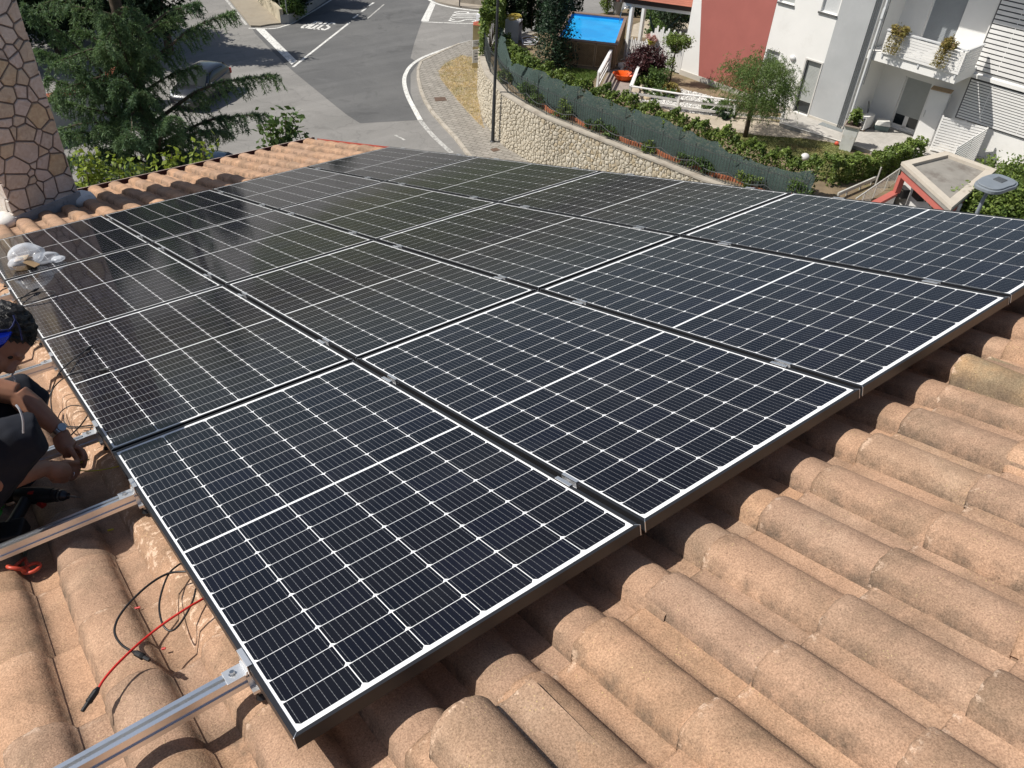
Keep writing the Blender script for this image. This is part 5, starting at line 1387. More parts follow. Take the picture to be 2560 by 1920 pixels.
# far pavement and rubble wall at the top
pf = poly_at(c9, [(860, -30), (1000, 55), (1200, 105), (1400, 140), (1700, 176), (2100, 205), (2500, 225), (2500, -60)], ZS)
mb = MB(); mb.prism([tuple(p) for p in pf], ZS - .02, ZS + .1); o = obj('pavement', mb, mat('far_concrete', (.33, .29, .24), .95, .15, 1, dirt=((.22, .19, .15), .8, .5))); o['kind'] = 'structure'
fa, fb_ = at(*c9(1390, 45), ZS + .1), at(*c9(2100, 130), ZS + .1)
fw = thing('roadside_wall', 'low rubble wall with pale blocks beyond the side street', 'wall', fa)
Lf = [np.array(fa[:2]), np.array(fb_[:2]) + (np.array(fb_[:2]) - np.array(fa[:2])) * 1.0]
mb = MB(); ribbon(mb, offset_line(Lf, -.02), offset_line(Lf, .3), ZS, ZS + .55); wpart('footing', mb, M_CAP, fw)
td = (Lf[1] - Lf[0]); tl = np.linalg.norm(td); td /= tl; nd = np.array([-td[1], td[0]])
for j in range(2):
    for i in range(22):
        a = Lf[0] + td * (i * tl / 22 + r.uniform(.02, .06)); e = Lf[0] + td * ((i + 1) * tl / 22 - r.uniform(.02, .06))
        mb = MB(); a_ = a + nd * (.15 + r.uniform(-.03, .03)); e_ = e + nd * .15; mb.bar((*a_, ZS + .72 + j * .33), (*e_, ZS + .72 + j * .33), .28, .29); wpart('stone', mb, M_RUBBLE, fw, bevel=.05)
pp = at(*c9(1392, 112), ZS + .1); sp = thing('sign_post', 'dark post at the end of the far rubble wall', 'sign post', pp)
mb = MB(); mb.tube([pp, pp + [0, 0, 2.6]], .04, 8); wpart('pole', mb, M_POST, sp)
mb = MB(); mb.bar(pp + np.array([-.25, .1, 2.4]), pp + np.array([.25, -.1, 2.4]), .02, .5); wpart('sign_plate', mb, mat('sign_back2', (.4, .42, .44), .5, .1, 4), sp)

# ------------------------------------------------------------------ yellow gate pillar with signs
M_YP = mat('ochre_render', (.48, .39, .20), .9, .12, 2, dirt=((.3, .25, .15), 1.5, .52))
P0 = at(1192, 172, ZS + .12); zt_ = height_at(P0, 64)
pil = thing('gate_pillar', 'ochre gate pillar with a red tiled cap at the wall end', 'pillar', P0)
pa = math.radians(52)
mb = MB(); mb.box((P0[0] + .25, P0[1] + .25, (ZS + zt_) / 2), (.62, .62, zt_ - ZS), pa); wpart('shaft', mb, M_YP, pil)
mb = MB(); c_ = np.array([P0[0] + .25, P0[1] + .25]); 
mb.add([(c_[0] + .45 * math.cos(pa + a), c_[1] + .45 * math.sin(pa + a), zt_ + .002) for a in (math.pi / 4, 3 * math.pi / 4, 5 * math.pi / 4, 7 * math.pi / 4)] + [(c_[0], c_[1], zt_ + .16)], [(0, 1, 4), (1, 2, 4), (2, 3, 4), (3, 0, 4), (3, 2, 1, 0)]); wpart('cap', mb, M_REDCAP, pil)
M_SIGN = mat('white_sign', (.78, .78, .8), .5, .03, 3); M_INK = mat('dark_ink', (.1, .1, .14), .6, .1, 10)
def sign_board(label, px, w, h, ang, z_off=0):
    d_ = ray(*px); s_ = (math.hypot(P0[0] - CAM[0], P0[1] - CAM[1]) - .45) / math.hypot(d_[0], d_[1]); c = CAM + d_ * s_
    root = thing('notice_board', label, 'sign', c, ang)
    mb = MB(); mb.box((0, 0, 0), (w, .025, h)); obj('board', mb, M_SIGN, root)
    r = random.Random(int(w * 100))
    for i in range(3):
        mb = MB(); mb.box((r.uniform(-.05, .05), -.0145, h * (.22 - i * .22)), (w * r.uniform(.4, .7), .003, h * .07)); obj('print_line', mb, M_INK, root)
    return root
sang = math.atan2(-.8, .6) + math.radians(40)
sign_board('wide white notice board fixed to the ochre pillar', c9(1748, 795), .75, .34, sang)
sign_board('white poster with a blue patch below the notice board on the pillar', c9(1697, 1035), .42, .72, sang)
mb_p = at(*c9(1758, 405), ZS + .1); mbx = thing('street_number_box', 'small white and red box on a short post behind the ochre pillar', 'box sign', mb_p)
zz = height_at(mb_p, c9(0, 320)[1])
mb = MB(); mb.tube([mb_p, (mb_p[0], mb_p[1], zz - .2)], .04, 8); wpart('pole', mb, M_POST, mbx)
mb = MB(); mb.box((mb_p[0], mb_p[1], zz), (.45, .3, .45), .5); wpart('box_body', mb, M_SIGN, mbx)

# ================================================================== UNSEEN HILLS ADDED FOR THE PANELS TO REFLECT
mb = MB(); n = 96
vs = []
for j, (rad, hf) in enumerate(((150, 0), (230, .35), (330, .8), (520, 1.0), (690, .9))):
    for i in range(n):
        a = 2 * math.pi * i / n; h = ZS - .5 + hf * (16 + 10 * math.sin(3 * a + 1) + 8 * math.sin(7 * a + .5) + 5 * math.sin(13 * a))
        vs.append((rad * math.cos(a), rad * math.sin(a), h))
mb.add(vs, [(j * n + i, j * n + (i + 1) % n, (j + 1) * n + (i + 1) % n, (j + 1) * n + i) for j in range(4) for i in range(n)])
o = obj('unseen_hills', mb, mat('hill_scrub', (.085, .10, .045), .95, .35, .03, dirt=((.2, .17, .09), .02, .52)), smooth='all'); o['kind'] = 'structure'
# ================================================================== THE GARDEN TERRACE
ZG = ZT - .02
inner = offset_line(FLx, .18)
gp_ = [tuple(p) for p in inner] + [(27.2, 12.9), (28.9, 12.3), (33.2, 13.2), (33.2, 5.0), (70, 5.0), (70, float(end[1]))]
M_EARTH = mat('garden_soil', (.20, .15, .095), .95, .3, 1.4, bmp=.4, bs=10, dirt=((.16, .16, .06), 1.1, .5, .6))
mb = MB(); mb.prism(gp_, ZS - .2, ZG); o = obj('garden_ground', mb, M_EARTH); o['kind'] = 'structure'
def paver_mat(name, c, c2, bw, rh, rot, mortar):
    m, t, b = base(name, .85, .3); g = t.nodes.new('ShaderNodeNewGeometry'); br = t.nodes.new('ShaderNodeTexBrick'); mp = t.nodes.new('ShaderNodeMapping'); mp.inputs['Rotation'].default_value = (0, 0, rot)
    t.links.new(g.outputs['Position'], mp.inputs[0]); t.links.new(mp.outputs[0], br.inputs['Vector']); br.inputs['Scale'].default_value = 1
    br.inputs['Brick Width'].default_value = bw; br.inputs['Row Height'].default_value = rh; br.inputs['Mortar Size'].default_value = .008
    br.inputs['Color1'].default_value = (*c, 1); br.inputs['Color2'].default_value = (*c2, 1); br.inputs['Mortar'].default_value = (*mortar, 1)
    cc = mixc(t, .5, br.outputs[0], ramp(t, noise(t, g.outputs['Position'], 1.5, 6, .7, .8), [(.3, (.33, .32, .3)), (.7, (.68, .67, .66))]), 'OVERLAY')
    t.links.new(cc, b.inputs['Base Color']); return m
M_PATH = paver_mat('beige_path_stone', (.46, .40, .32), (.42, .37, .30), .9, .45, R_(85), (.3, .26, .2))
M_TERR = paver_mat('grey_terrace_tile', (.44, .42, .39), (.40, .385, .36), .9, .3, R_(-5), (.36, .34, .32))
path = poly_at(c4, [(-420, 590), (-250, 520), (0, 560), (300, 690), (640, 790), (1020, 905), (1025, 930), (800, 895), (420, 866), (240, 833), (60, 770), (-60, 720), (-250, 650)], ZG)
sheet('garden_path', path, ZG + .008, M_PATH)
lawn = poly_at(c4, [(240, 830), (420, 862), (600, 880), (800, 892), (1010, 925), (1095, 985), (1340, 1035), (1260, 1150), (920, 1170), (850, 1080), (600, 990), (420, 920)], ZG)
M_LAWN = mat('lawn_soil', (.22, .23, .09), .95, .3, 1.2, dirt=((.30, .20, .10), 1.0, .5, .8))
sheet('lawn_soil', lawn, ZG + .012, M_LAWN)
r = random.Random(31)
grass('lawn_grass', lawn, ZG + .01, 20000, .038, .010, M_GRASS, r, .7)
lawn2 = poly_at(c6, [(-60, 1040), (120, 1040), (600, 1105), (540, 1200), (420, 1340), (250, 1330), (0, 1260), (-120, 1150)], ZG)
sheet('lawn_soil', lawn2, ZG + .012, M_LAWN); grass('lawn_grass', lawn2, ZG + .01, 9000, .08, .011, leafmat('lush_grass', (.085, .16, .025), (.16, .2, .05), .25, .7, .8), r, .6)
# raised terrace by the house
te = [at(*c4(640, 790), ZH)[:2], at(*c4(1020, 905), ZH)[:2], at(*c4(1370, 1012), ZH)[:2], np.array([33.25, 12.4]), np.array([33.6, 10.4]), np.array([38.5, 10.4]), np.array([38.5, 16.5]), np.array([33.3, 20.25]), np.array([32.45, 20.2])]
mb = MB(); mb.prism([tuple(p) for p in te], ZG - .1, ZH); o = obj('terrace', mb, M_TERR); o['kind'] = 'structure'
mb = MB(); mb.bar((*te[0], ZH + .005), (*te[1], ZH + .005), .05, .022); mb.bar((*te[1], ZH + .006), (*te[2], ZH + .006), .05, .022); o = obj('terrace_edge', mb, mat('white_nosing', (.68, .66, .62), .7, .08, 3)); o['kind'] = 'structure'
# white pebble bed
peb = poly_at(c5, [(560, 830), (1040, 985), (1300, 1020), (1620, 1055), (1830, 1060), (1860, 900), (1560, 800), (1330, 735), (1090, 690), (960, 640), (840, 660), (660, 760)], ZG)
sheet('pebble_bed', peb, ZG + .010, mat('pebble_grit', (.5, .47, .42), .95, .3, 3, dirt=((.3, .22, .14), 1.5, .5)))
P = np.array([(p[0], p[1], ZG + .03) for p in scatter(peb, 9000, r)]); 
mb = MB(); mb.quads(leafq(P, .045, np.random.default_rng(8), .8, 1.2)); P[:, 2] += .012; mb.quads(leafq(P, .04, np.random.default_rng(9), .8, .3))
o = obj('pebbles', mb, mat('white_pebble', (.74, .73, .7), .7, .2, 5)); o['kind'] = 'stuff'
# deck between the rails
deck = poly_at(c6, [(690, 1460), (1020, 1490), (1060, 1420), (1195, 1120), (1190, 900), (1000, 880), (880, 1060), (760, 1080), (640, 1310)], ZG)
sheet('garden_path', deck, ZG + .014, mat('brown_deck_tile', (.30, .25, .22), .85, .12, 2))
patio = poly_at(c6, [(1090, 560), (1130, 380), (1330, 300), (2000, 300), (2100, 420), (1700, 620)], ZG)
sheet('garden_path', patio, ZG + .008, M_PATH)

# ------------------------------------------------------------------ shade net, hedges, planted strip
net_px = [c3(*p) for p in ((160, 235), (200, 300), (280, 470), (330, 545), (376, 575), (400, 548), (470, 545), (500, 575), (560, 600), (628, 596), (680, 645), (800, 690), (900, 745), (965, 738), (1060, 800), (1180, 850), (1300, 900), (1480, 960), (1640, 1010), (1780, 1060), (1900, 1130), (2050, 1190), (2212, 1240))] + [c4(*p) for p in ((160, 925), (330, 990), (450, 1030), (600, 1090), (740, 1110), (870, 1100))]
def fit_top(p, poly, lo=.4, hi=3.2, default=1.4):
    best = None
    for z in np.linspace(lo, hi, 71):
        q = RC.T @ (np.array([p[0], p[1], ZT + z]) - CAM); x, y = 1280 + FPX * q[0] / q[2], 960 + FPX * q[1] / q[2]
        for i in range(len(poly) - 1):
            a, b_ = poly[i], poly[i + 1]
            if min(a[0], b_[0]) <= x <= max(a[0], b_[0]) and abs(b_[0] - a[0]) > 1e-6:
                yy = a[1] + (b_[1] - a[1]) * (x - a[0]) / (b_[0] - a[0]); e = abs(yy - y)
                if best is None or e < best[0]: best = (e, z)
    return best[1] if best and best[0] < 12 else default
net_l = [np.array(p[:2]) for p in smooth_path([np.append(p, 0) for p in offset_line(FL, .62)], 8)]
tops = np.array([fit_top(p, net_px, .7, 2.4, 1.35) for p in net_l]); tops = np.convolve(np.pad(tops, 1, 'edge'), [.25, .5, .25], 'valid')
mb = MB(); nv = 9; vs = []
g = np.random.default_rng(15)
for i, p in enumerate(net_l):
    t_ = net_l[min(i + 1, len(net_l) - 1)] - net_l[max(i - 1, 0)]; t_ /= np.linalg.norm(t_); nrm = np.array([-t_[1], t_[0]])
    for j in range(nv):
        f = j / (nv - 1); off = .10 * math.sin(i * .9 + f * 3) * f + .05 * math.sin(i * 2.3 + j) + .16 * f * f
        q = p + nrm * off; vs.append((q[0], q[1], ZT - .02 + f * tops[i]))
mb.add(vs, [(i * nv + j, (i + 1) * nv + j, (i + 1) * nv + j + 1, i * nv + j + 1) for i in range(len(net_l) - 1) for j in range(nv - 1)])
M_NET = bpy.data.materials.new('green_shade_net'); M_NET.use_nodes = True; t = M_NET.node_tree; b = t.nodes['Principled BSDF']; b.inputs['Roughness'].default_value = .8; b.inputs['Specular IOR Level'].default_value = .2
gg = t.nodes.new('ShaderNodeNewGeometry'); wv = noise(t, gg.outputs['Position'], 5, 6, .7, 2.0)
mp = t.nodes.new('ShaderNodeMapping'); mp.inputs['Scale'].default_value = (1, 1, 14); t.links.new(gg.outputs['Position'], mp.inputs[0]); st = noise(t, mp.outputs[0], 4, 4, .7, 1)
t.links.new(mixc(t, .5, ramp(t, wv, [(.3, (.035, .06, .055)), (.7, (.075, .11, .10))]), ramp(t, st, [(.35, (.035, .06, .055)), (.65, (.11, .145, .135))])), b.inputs['Base Color'])
tr = t.nodes.new('ShaderNodeBsdfTransparent'); mx = t.nodes.new('ShaderNodeMixShader'); mx.inputs[0].default_value = .80
t.links.new(tr.outputs[0], mx.inputs[1]); t.links.new(b.outputs[0], mx.inputs[2]); t.links.new(mx.outputs[0], t.nodes['Material Output'].inputs[0])
net = thing('shade_net', 'sagging dark green shade net strung behind the iron fence', 'shade net', (net_l[20][0], net_l[20][1], ZT))
wpart('netting', mb, M_NET, net, smooth='all')
for i in range(4, len(net_l), 14):
    mb = MB(); mb.tube([(*net_l[i], ZT - .02), (*(net_l[i]), ZT + tops[i] * .98)], .012, 5); wpart('stake', mb, M_FENCE, net)
def hedge(label, line, w, tops_, n, m, size, seed, z0=None, k=1.0):
    g = np.random.default_rng(seed); L = [np.array(p[:2]) for p in line]; z0 = ZG if z0 is None else z0
    seg = np.array([np.linalg.norm(L[i + 1] - L[i]) for i in range(len(L) - 1)]); cs = np.concatenate([[0], np.cumsum(seg)])
    s = g.uniform(0, cs[-1], n); i = np.clip(np.searchsorted(cs, s) - 1, 0, len(L) - 2); f = (s - cs[i]) / seg[i]
    A = np.array(L); p = A[i] * (1 - f)[:, None] + A[i + 1] * f[:, None]; T = (A[i + 1] - A[i]) / seg[i][:, None]; N = np.stack([-T[:, 1], T[:, 0]], 1)
    top = np.interp(s, cs, tops_) * (1 + .10 * np.sin(s * 5.3) + .07 * np.sin(s * 12.7 + 1) + .05 * np.sin(s * 27))
    u = g.uniform(-1, 1, n); face = g.uniform(0, 1, n)
    off = np.where(face < .45, u, np.sign(u) * (1 - np.abs(g.normal(0, .18, n)))) * w / 2 * (1 + .2 * np.sin(s * 7 + 2))
    z = np.where(face < .45, top - np.abs(g.normal(0, .09, n)) + np.maximum(0, g.normal(0, .04, n)), top * g.uniform(0, 1, n))
    P = np.concatenate([p + N * off[:, None], (z0 + z)[:, None]], 1)
    root = thing('hedge', label, 'hedge', (L[0][0], L[0][1], z0))
    wpart('foliage', MB().quads(leafq(P, size, g, .55, .4)), m, root)
    mb = MB()
    for q in np.arange(.2, cs[-1], .35):
        a = np.array([np.interp(q, cs, A[:, 0]), np.interp(q, cs, A[:, 1])]); h = float(np.interp(q, cs, tops_))
        mb.tube([(a[0], a[1], z0), (a[0] + g.normal() * .06, a[1] + g.normal() * .06, z0 + h * .8)], [.02, .006], 5)
    o = wpart('stems', mb, M_BARK, root); o['kind'] = 'stuff'
    return root
hedge_px = [c3(*p) for p in ((150, 120), (230, 120), (330, 250), (390, 400), (450, 440), (540, 480), (600, 560), (700, 570), (800, 625), (960, 690), (1100, 745), (1240, 770), (1300, 805), (1450, 845), (1560, 905), (1740, 965), (1800, 985), (1900, 1010), (2050, 1080), (2212, 1150))] + [c4(*p) for p in ((0, 750), (150, 800), (300, 845), (430, 915), (560, 960), (700, 1000), (850, 1045), (980, 1040))]
hl = offset_line(FL, 1.12); cut = [np.array(p[:2]) for p in smooth_path([np.append(p, 0) for p in hl], 4)]
ht = np.array([fit_top(p, hedge_px, .5, 2.6, 1.25) for p in cut]); ht = np.convolve(np.pad(ht, 1, 'edge'), [.25, .5, .25], 'valid')
hedge('long laurel hedge along the garden side of the shade net', cut, .55, ht, 34000, L_HEDGE, .062, 3)
ra, rb, rc2 = at(*c4(905, 1180), ZG), at(*c4(1230, 1140), ZG), at(*c4(1520, 1010), ZG)
hedge('short laurel hedge across the lawn end towards the flat roof', [ra, rb, rc2], .6, [1.0, .85, .8], 9000, L_HEDGE, .062, 4)
# tall hedge masses at the garden's far corner
for i, (pa_, pb_, w_, h_, n, lab, m) in enumerate((((150, 1050), (300, 470), .9, 2.0, 9000, 'bright tall hedge behind the lamp post by the ochre pillar', L_HEDGE), ((330, 400), (900, 560), 1.0, 2.6, 12000, 'dark tall hedge behind the white garden cupboard', L_DARK), ((900, 560), (1750, 380), 1.0, 2.8, 15000, 'dark tall hedge behind the blue pool', L_DARK))):
    hedge(lab, [at(*c7(*pa_), ZG), at(*c7(*pb_), ZG)], w_, [h_, h_], n, m, .085, 20 + i)
hedge('dark hedge behind the patio under the red pergola', [at(*c6(1050, 230), ZG), at(*c6(2100, 300), ZG)], 1.0, [1.6, 1.4], 9000, L_DARK, .085, 24)
# planted strip between fence and net
M_BRICK = mat('orange_edging_brick', (.42, .15, .075), .85, .2, 6, bmp=.3)
ed = thing('brick_edging', 'curving orange brick edging of the bed behind the iron fence', 'edging', (FL[6][0], FL[6][1], ZT))
el = offset_line(FL, .40); 
el = [np.array(p[:2]) for p in smooth_path([np.append(p, 0) for p in el[4:]], 14)]
for i in range(len(el) - 1):
    p, q = el[i], el[i + 1]; w_ = .10 * math.sin(i * .33); t_ = (q - p) / np.linalg.norm(q - p); n_ = np.array([-t_[1], t_[0]])
    mb = MB(); mb.bar((*(p + n_ * w_), ZT + .06), (*(p + (q - p) * .9 + n_ * w_), ZT + .06), .07, .16); wpart('brick', mb, M_BRICK, ed)
lab_b = ['first bed shrub from the lamp post', 'second bed shrub from the lamp post', 'third bed shrub from the lamp post', 'fourth bed shrub from the lamp post', 'fifth bed shrub from the lamp post', 'sixth bed shrub from the lamp post', 'seventh bed shrub from the lamp post', 'eighth bed shrub from the lamp post', 'ninth bed shrub from the lamp post', 'tenth bed shrub from the lamp post', 'last bed shrub before the flat-roofed entrance']
bl = offset_line(FL, .27)
for i in range(11):
    j = i + 2; s = .5 + .25 * math.sin(i * 2.1)
    p = bl[j] * (1 - s) + bl[min(j + 1, len(bl) - 1)] * s; hh = [.5, .75, .6, .75, .4, .42, .35, .5, .5, .55, .8][i]
    shrub('bed_shrub', lab_b[i] + ', behind the fence bars', 'shrub', (p[0], p[1], ZT), (p[0], p[1], ZT + hh * .55), (.34, .52, hh * .5), L_MID if i % 3 else L_HEDGE, 900, .05, 100 + i, k=16, group='shrubs in the bed behind the fence')

# ------------------------------------------------------------------ pool
M_POOLW = mat('brown_pool_frame', (.16, .105, .07), .8, .15, 4); M_RIM = mat('brown_pool_rim', (.23, .155, .12), .75, .1, 3); M_LATTF = mat('light_brown_batten', (.36, .25, .15), .8, .15, 6); M_LATT = mat('brown_lattice', (.30, .195, .10), .8, .2, 6)
M_LINER = mat('blue_liner', (.03, .33, .70), .5, .05, 2); 
M_WATER, t, b = base('pool_water', .04, .5); b.inputs['Base Color'].default_value = (.022, .38, .82, 1)
gq = t.nodes.new('ShaderNodeNewGeometry'); bump(t, b, noise(t, gq.outputs['Position'], 2.2, 4, .6), .35, .05)
wc_ = ramp(t, noise(t, gq.outputs['Position'], .55, 3, .5), [(.35, (.016, .30, .70)), (.65, (.03, .44, .88))]); t.links.new(wc_, b.inputs['Base Color'])
ZR = ZG + 1.22
A_ = np.array(at(*c6(885, 690), ZR)[:2]); B_ = np.array(at(*c6(1035, 258), ZR)[:2]); D_ = np.array(at(*c6(160, 168), ZR)[:2]); E_ = A_ + (D_ - B_)
pool = thing('pool', 'rectangular above ground pool clad in brown lattice panels, bright blue water', 'pool', ((A_ + D_)[0] / 2, (A_ + D_)[1] / 2, ZG))
cn = [E_, A_, B_, D_]; cen = sum(cn) / 4
cin = [cen + (p - cen) * .90 for p in cn]
for i in range(4):
    a, b2, ai, bi = cn[i], cn[(i + 1) % 4], cin[i], cin[(i + 1) % 4]
    mb = MB(); mb.prism([tuple(a), tuple(b2), tuple(bi), tuple(ai)], ZR - .05, ZR); wpart('rim_board', mb, M_RIM, pool)
    mid = cen; a2, b3 = cen + (a - cen) * .965, cen + (b2 - cen) * .965
    mb = MB(); mb.prism([tuple(a2), tuple(b3), tuple(cen + (b2 - cen) * .92), tuple(cen + (a - cen) * .92)], ZG, ZR - .05); wall_p = wpart('side_wall', mb, M_POOLW, pool)
    t_ = (b3 - a2); L = np.linalg.norm(t_); t_ /= L; n_ = np.array([t_[1], -t_[0]]); 
    if n_ @ ((a2 + b3) / 2 - cen) < 0: n_ = -n_
    m_ = max(2, int(round(L / .95)))
    lat = MB(); H = ZR - .1 - ZG
    for k in range(m_):
        s0, s1 = L * k / m_ + .04, L * (k + 1) / m_ - .04; W_ = s1 - s0
        fr = MB()
        for (x0, y0, x1, y1) in ((s0, .05, s1, .05), (s0, H, s1, H), (s0, .05, s0, H), (s1, .05, s1, H)):
            fr.bar((*(a2 + t_ * x0 + n_ * .03), ZG + y0), (*(a2 + t_ * x1 + n_ * .03), ZG + y1), .05, .05, (*n_, 0))
        wpart('lattice_frame', fr, M_LATTF, pool)
        lt = MB()
        for dgn in (1, -1):
            for c in np.arange(-H, W_, .085):
                x0, x1 = max(0, c), min(W_, c + H)
                if x1 - x0 < .03: continue
                y0, y1 = x0 - c, x1 - c
                if dgn < 0: x0, x1 = W_ - x0, W_ - x1
                lt.bar((*(a2 + t_ * (s0 + x0) + n_ * (.02 + .006 * dgn)), ZG + .05 + y0), (*(a2 + t_ * (s0 + x1) + n_ * (.02 + .006 * dgn)), ZG + .05 + y1 * (H - .05) / H), .022, .008, (*n_, 0))
        wpart('lattice', lt, M_LATT, pool)
mb = MB(); mb.prism([tuple(cen + (p - cen) * .915) for p in cn], ZR - .3, ZR - .16); wpart('water', mb, M_WATER, pool)
mb = MB()
for i in range(4): mb.bar((*(cen + (cn[i] - cen) * .907), ZR - .1), (*(cen + (cn[(i + 1) % 4] - cen) * .907), ZR - .1), .008, .14)
wpart('liner', mb, M_LINER, pool)
lad = thing('pool_ladder', 'shiny steel pool ladder hooked over the pool rim by the pergola post', 'ladder', (*(B_ * .8 + A_ * .2), ZR))
ld = (A_ - B_) / np.linalg.norm(A_ - B_); lo_ = (D_ - B_) / np.linalg.norm(D_ - B_)
for s in (0, .42):
    p = B_ + ld * (.35 + s); P = [np.append(p + lo_ * x, ZR + z) for x, z in ((-.25, -1.1), (-.22, .35), (-.1, .62), (.15, .62), (.32, .35), (.36, -.4))]
    wpart('rail', MB().tube(smooth_path(P, 5), .022, 8), M_STEEL, lad, smooth='all')
for z in (-.15, -.45, -.75): 
    p0 = B_ + ld * .35 - lo_ * .24; wpart('rung', MB().bar((*p0, ZR + z), (*(p0 + ld * .42), ZR + z), .06, .03), M_STEEL, lad)

# ------------------------------------------------------------------ white rail fences, deck things, dogs
M_WWOOD = mat('white_painted_wood', (.74, .73, .71), .7, .07, 3, dirt=((.5, .48, .44), 4, .6, .5))
def rail_fence(label, pts, zt, rails, posts=None, w=.10, name='rail_fence'):
    root = thing(name, label, 'fence', (pts[0][0], pts[0][1], ZG))
    for i in range(len(pts) - 1):
        a, b_ = np.array(pts[i][:2]), np.array(pts[i + 1][:2])
        for z in rails:
            mb = MB(); top = (z == max(rails))
            mb.bar((*a, ZG + z), (*b_, ZG + z), .14 if top else .035, .035 if top else w); wpart('rail', mb, M_WWOOD, root)
    for p in (posts or pts):
        mb = MB(); mb.box((p[0], p[1], ZG + (max(rails) - .02) / 2), (.10, .10, max(rails) - .02), .3); wpart('post', mb, M_WWOOD, root)
    return root
f0, f1, f2, f3 = at(*c5(390, 880), ZG), at(*c5(1060, 988), ZG), at(*c5(1835, 1085), ZG), at(*c4(650, 792), ZG)
rail_fence('white three-rail fence along the pebble bed before the willow', [f0, f1, f2, f3], .82, [.80, .50, .20])
g0 = f0; g1 = at(*c6(1195, 1210), ZG)
rail_fence('short white rail fence between the orange tub and the burgundy shrub', [g0, g1], .8, [.80, .45])
h0, h1 = at(*c6(560, 1440), ZG), at(*c6(745, 1085), ZG)
rail_fence('white slatted rail fence between the small lawn and the brown deck', [h0, h1], .95, [1.0, .75, .5, .25])
M_TUB = mat('orange_plastic', (.85, .13, .015), .4, .05, 5, spec=.5)
tc = at(*c6(985, 1225), ZG + .02); tub = thing('tub', 'bright orange plastic tub on the brown deck', 'tub', tc, math.atan2(-.6, .8))
mb = MB(); mb.lathe([(0, .01), (.36, .0), (.48, .12), (.56, .30), (.60, .31), (.60, .29), (.53, .28), (.45, .12), (.34, .035), (0, .03)], n=28)
mb.v = [(x * 1.0, y * .74, z) for x, y, z in mb.v]; obj('basin', mb, M_TUB, tub, smooth='all')
M_DOG = mat('white_dog_fur', (.60, .56, .50), .9, .12, 9, bmp=.4, bs=70); M_DOGB = mat('brown_dog_patch', (.14, .085, .045), .9, .25, 9, bmp=.4, bs=70)
def dog(label, c, rz, patches):
    root = thing('dog', label, 'dog', c, rz)
    mb = MB()
    mb.tube(smooth_path([(-.36, .02, .12), (-.18, 0, .15), (.08, 0, .16), (.28, .0, .16), (.42, -.02, .15)], 4), np.interp(np.linspace(0, 1, 17), [0, .2, .5, .75, 1], [.10, .13, .13, .12, .075]), 12)
    mb.tube([(.36, -.01, .17), (.50, -.05, .17), (.56, -.08, .14)], [.085, .085, .07], 10); mb.tube([(.55, -.08, .13), (.66, -.13, .09), (.70, -.15, .08)], [.06, .045, .032], 10)
    for s, y in ((1, .07), (-1, -.08)):
        mb.ball((.50, -.05 + s * .075, .19), (.035, .018, .06), 8, 6)
    for P in ([(.22, -.08, .10), (.30, -.22, .05), (.42, -.34, .03), (.48, -.36, .025)], [(.26, -.05, .07), (.40, -.18, .03), (.52, -.26, .025)], [(-.26, -.06, .13), (-.14, -.20, .08), (-.26, -.32, .035), (-.12, -.40, .025)], [(-.30, -.03, .08), (-.16, -.18, .04), (-.30, -.30, .025), (-.18, -.36, .02)]):
        mb.tube(smooth_path(P, 4), np.linspace(.055, .024, (len(P) - 1) * 4 + 1), 8)
    mb.tube(smooth_path([(-.38, .02, .13), (-.52, .08, .06), (-.64, .02, .03)], 5), np.linspace(.035, .015, 11), 7)
    b = obj('body', mb, M_DOG, root); q = b.modifiers.new('weld', 'REMESH'); q.mode = 'VOXEL'; q.voxel_size = .016; q.use_smooth_shade = True
    for (x, y, z, rx, ry, rz_) in patches:
        pm = MB(); pm.ball((x, y, z), (rx, ry, rz_), 12, 8); sub('coat_patch', pm, M_DOGB, b, smooth='all')
dog('white dog with brown patches lying on the deck beside the pool corner', at(*c6(985, 1045), ZG + .015), -.45, [(.12, -.02, .20, .13, .12, .10), (.52, -.06, .18, .09, .095, .085), (-.36, .02, .15, .07, .09, .085)])
dog('pale dog lying behind the patched dog at the picket gate', at(*c6(1105, 930), ZG + .015), -.4, [(-.3, .02, .16, .09, .11, .09)])
# burgundy shrub, staked tree, low plants
p = at(*c6(1300, 1215), ZG); zt_ = height_at(p, c6(0, 755)[1])
shrub('burgundy_shrub', 'round burgundy-leaved shrub at the deck corner', 'shrub', p, (p[0], p[1], (ZG + zt_) / 2 + .1), (.92, .92, (zt_ - ZG) / 2), L_WINE, 9000, .06, 51, k=120, spread=.13)
p = at(*c6(1680, 1300), ZG); zt_ = height_at(p, c6(0, 520)[1]); zc_ = height_at(p, c6(0, 700)[1])
st = thing('standard_tree', 'slender young tree with a small round crown before the white boards', 'tree', p)
mb = MB(); mb.tube([p, p + [0, 0, (zc_ - ZG) * .6], (p[0] + .02, p[1], zc_), (p[0], p[1], zt_ - .2)], [.045, .035, .03, .01], 8)
for a in (.5, 2.2, 4.0, 5.4): mb.tube([(p[0], p[1], zc_ - .3), (p[0] + .45 * math.cos(a), p[1] + .45 * math.sin(a), zc_ + .3)], [.02, .006], 5)
wpart('trunk', mb, M_BARK, st, smooth='all')
g = np.random.default_rng(33); Q = leafq(np.concatenate([clumps((p[0], p[1], zc_ + .2), (.62, .62, .30), g, 30, 1800, .10), clumps((p[0], p[1], (zc_ + ZG) / 2 + .35), (.26, .26, .65), g, 14, 420, .08)]), .055, g, .55); wpart('foliage', MB().quads(Q), L_HEDGE, st)
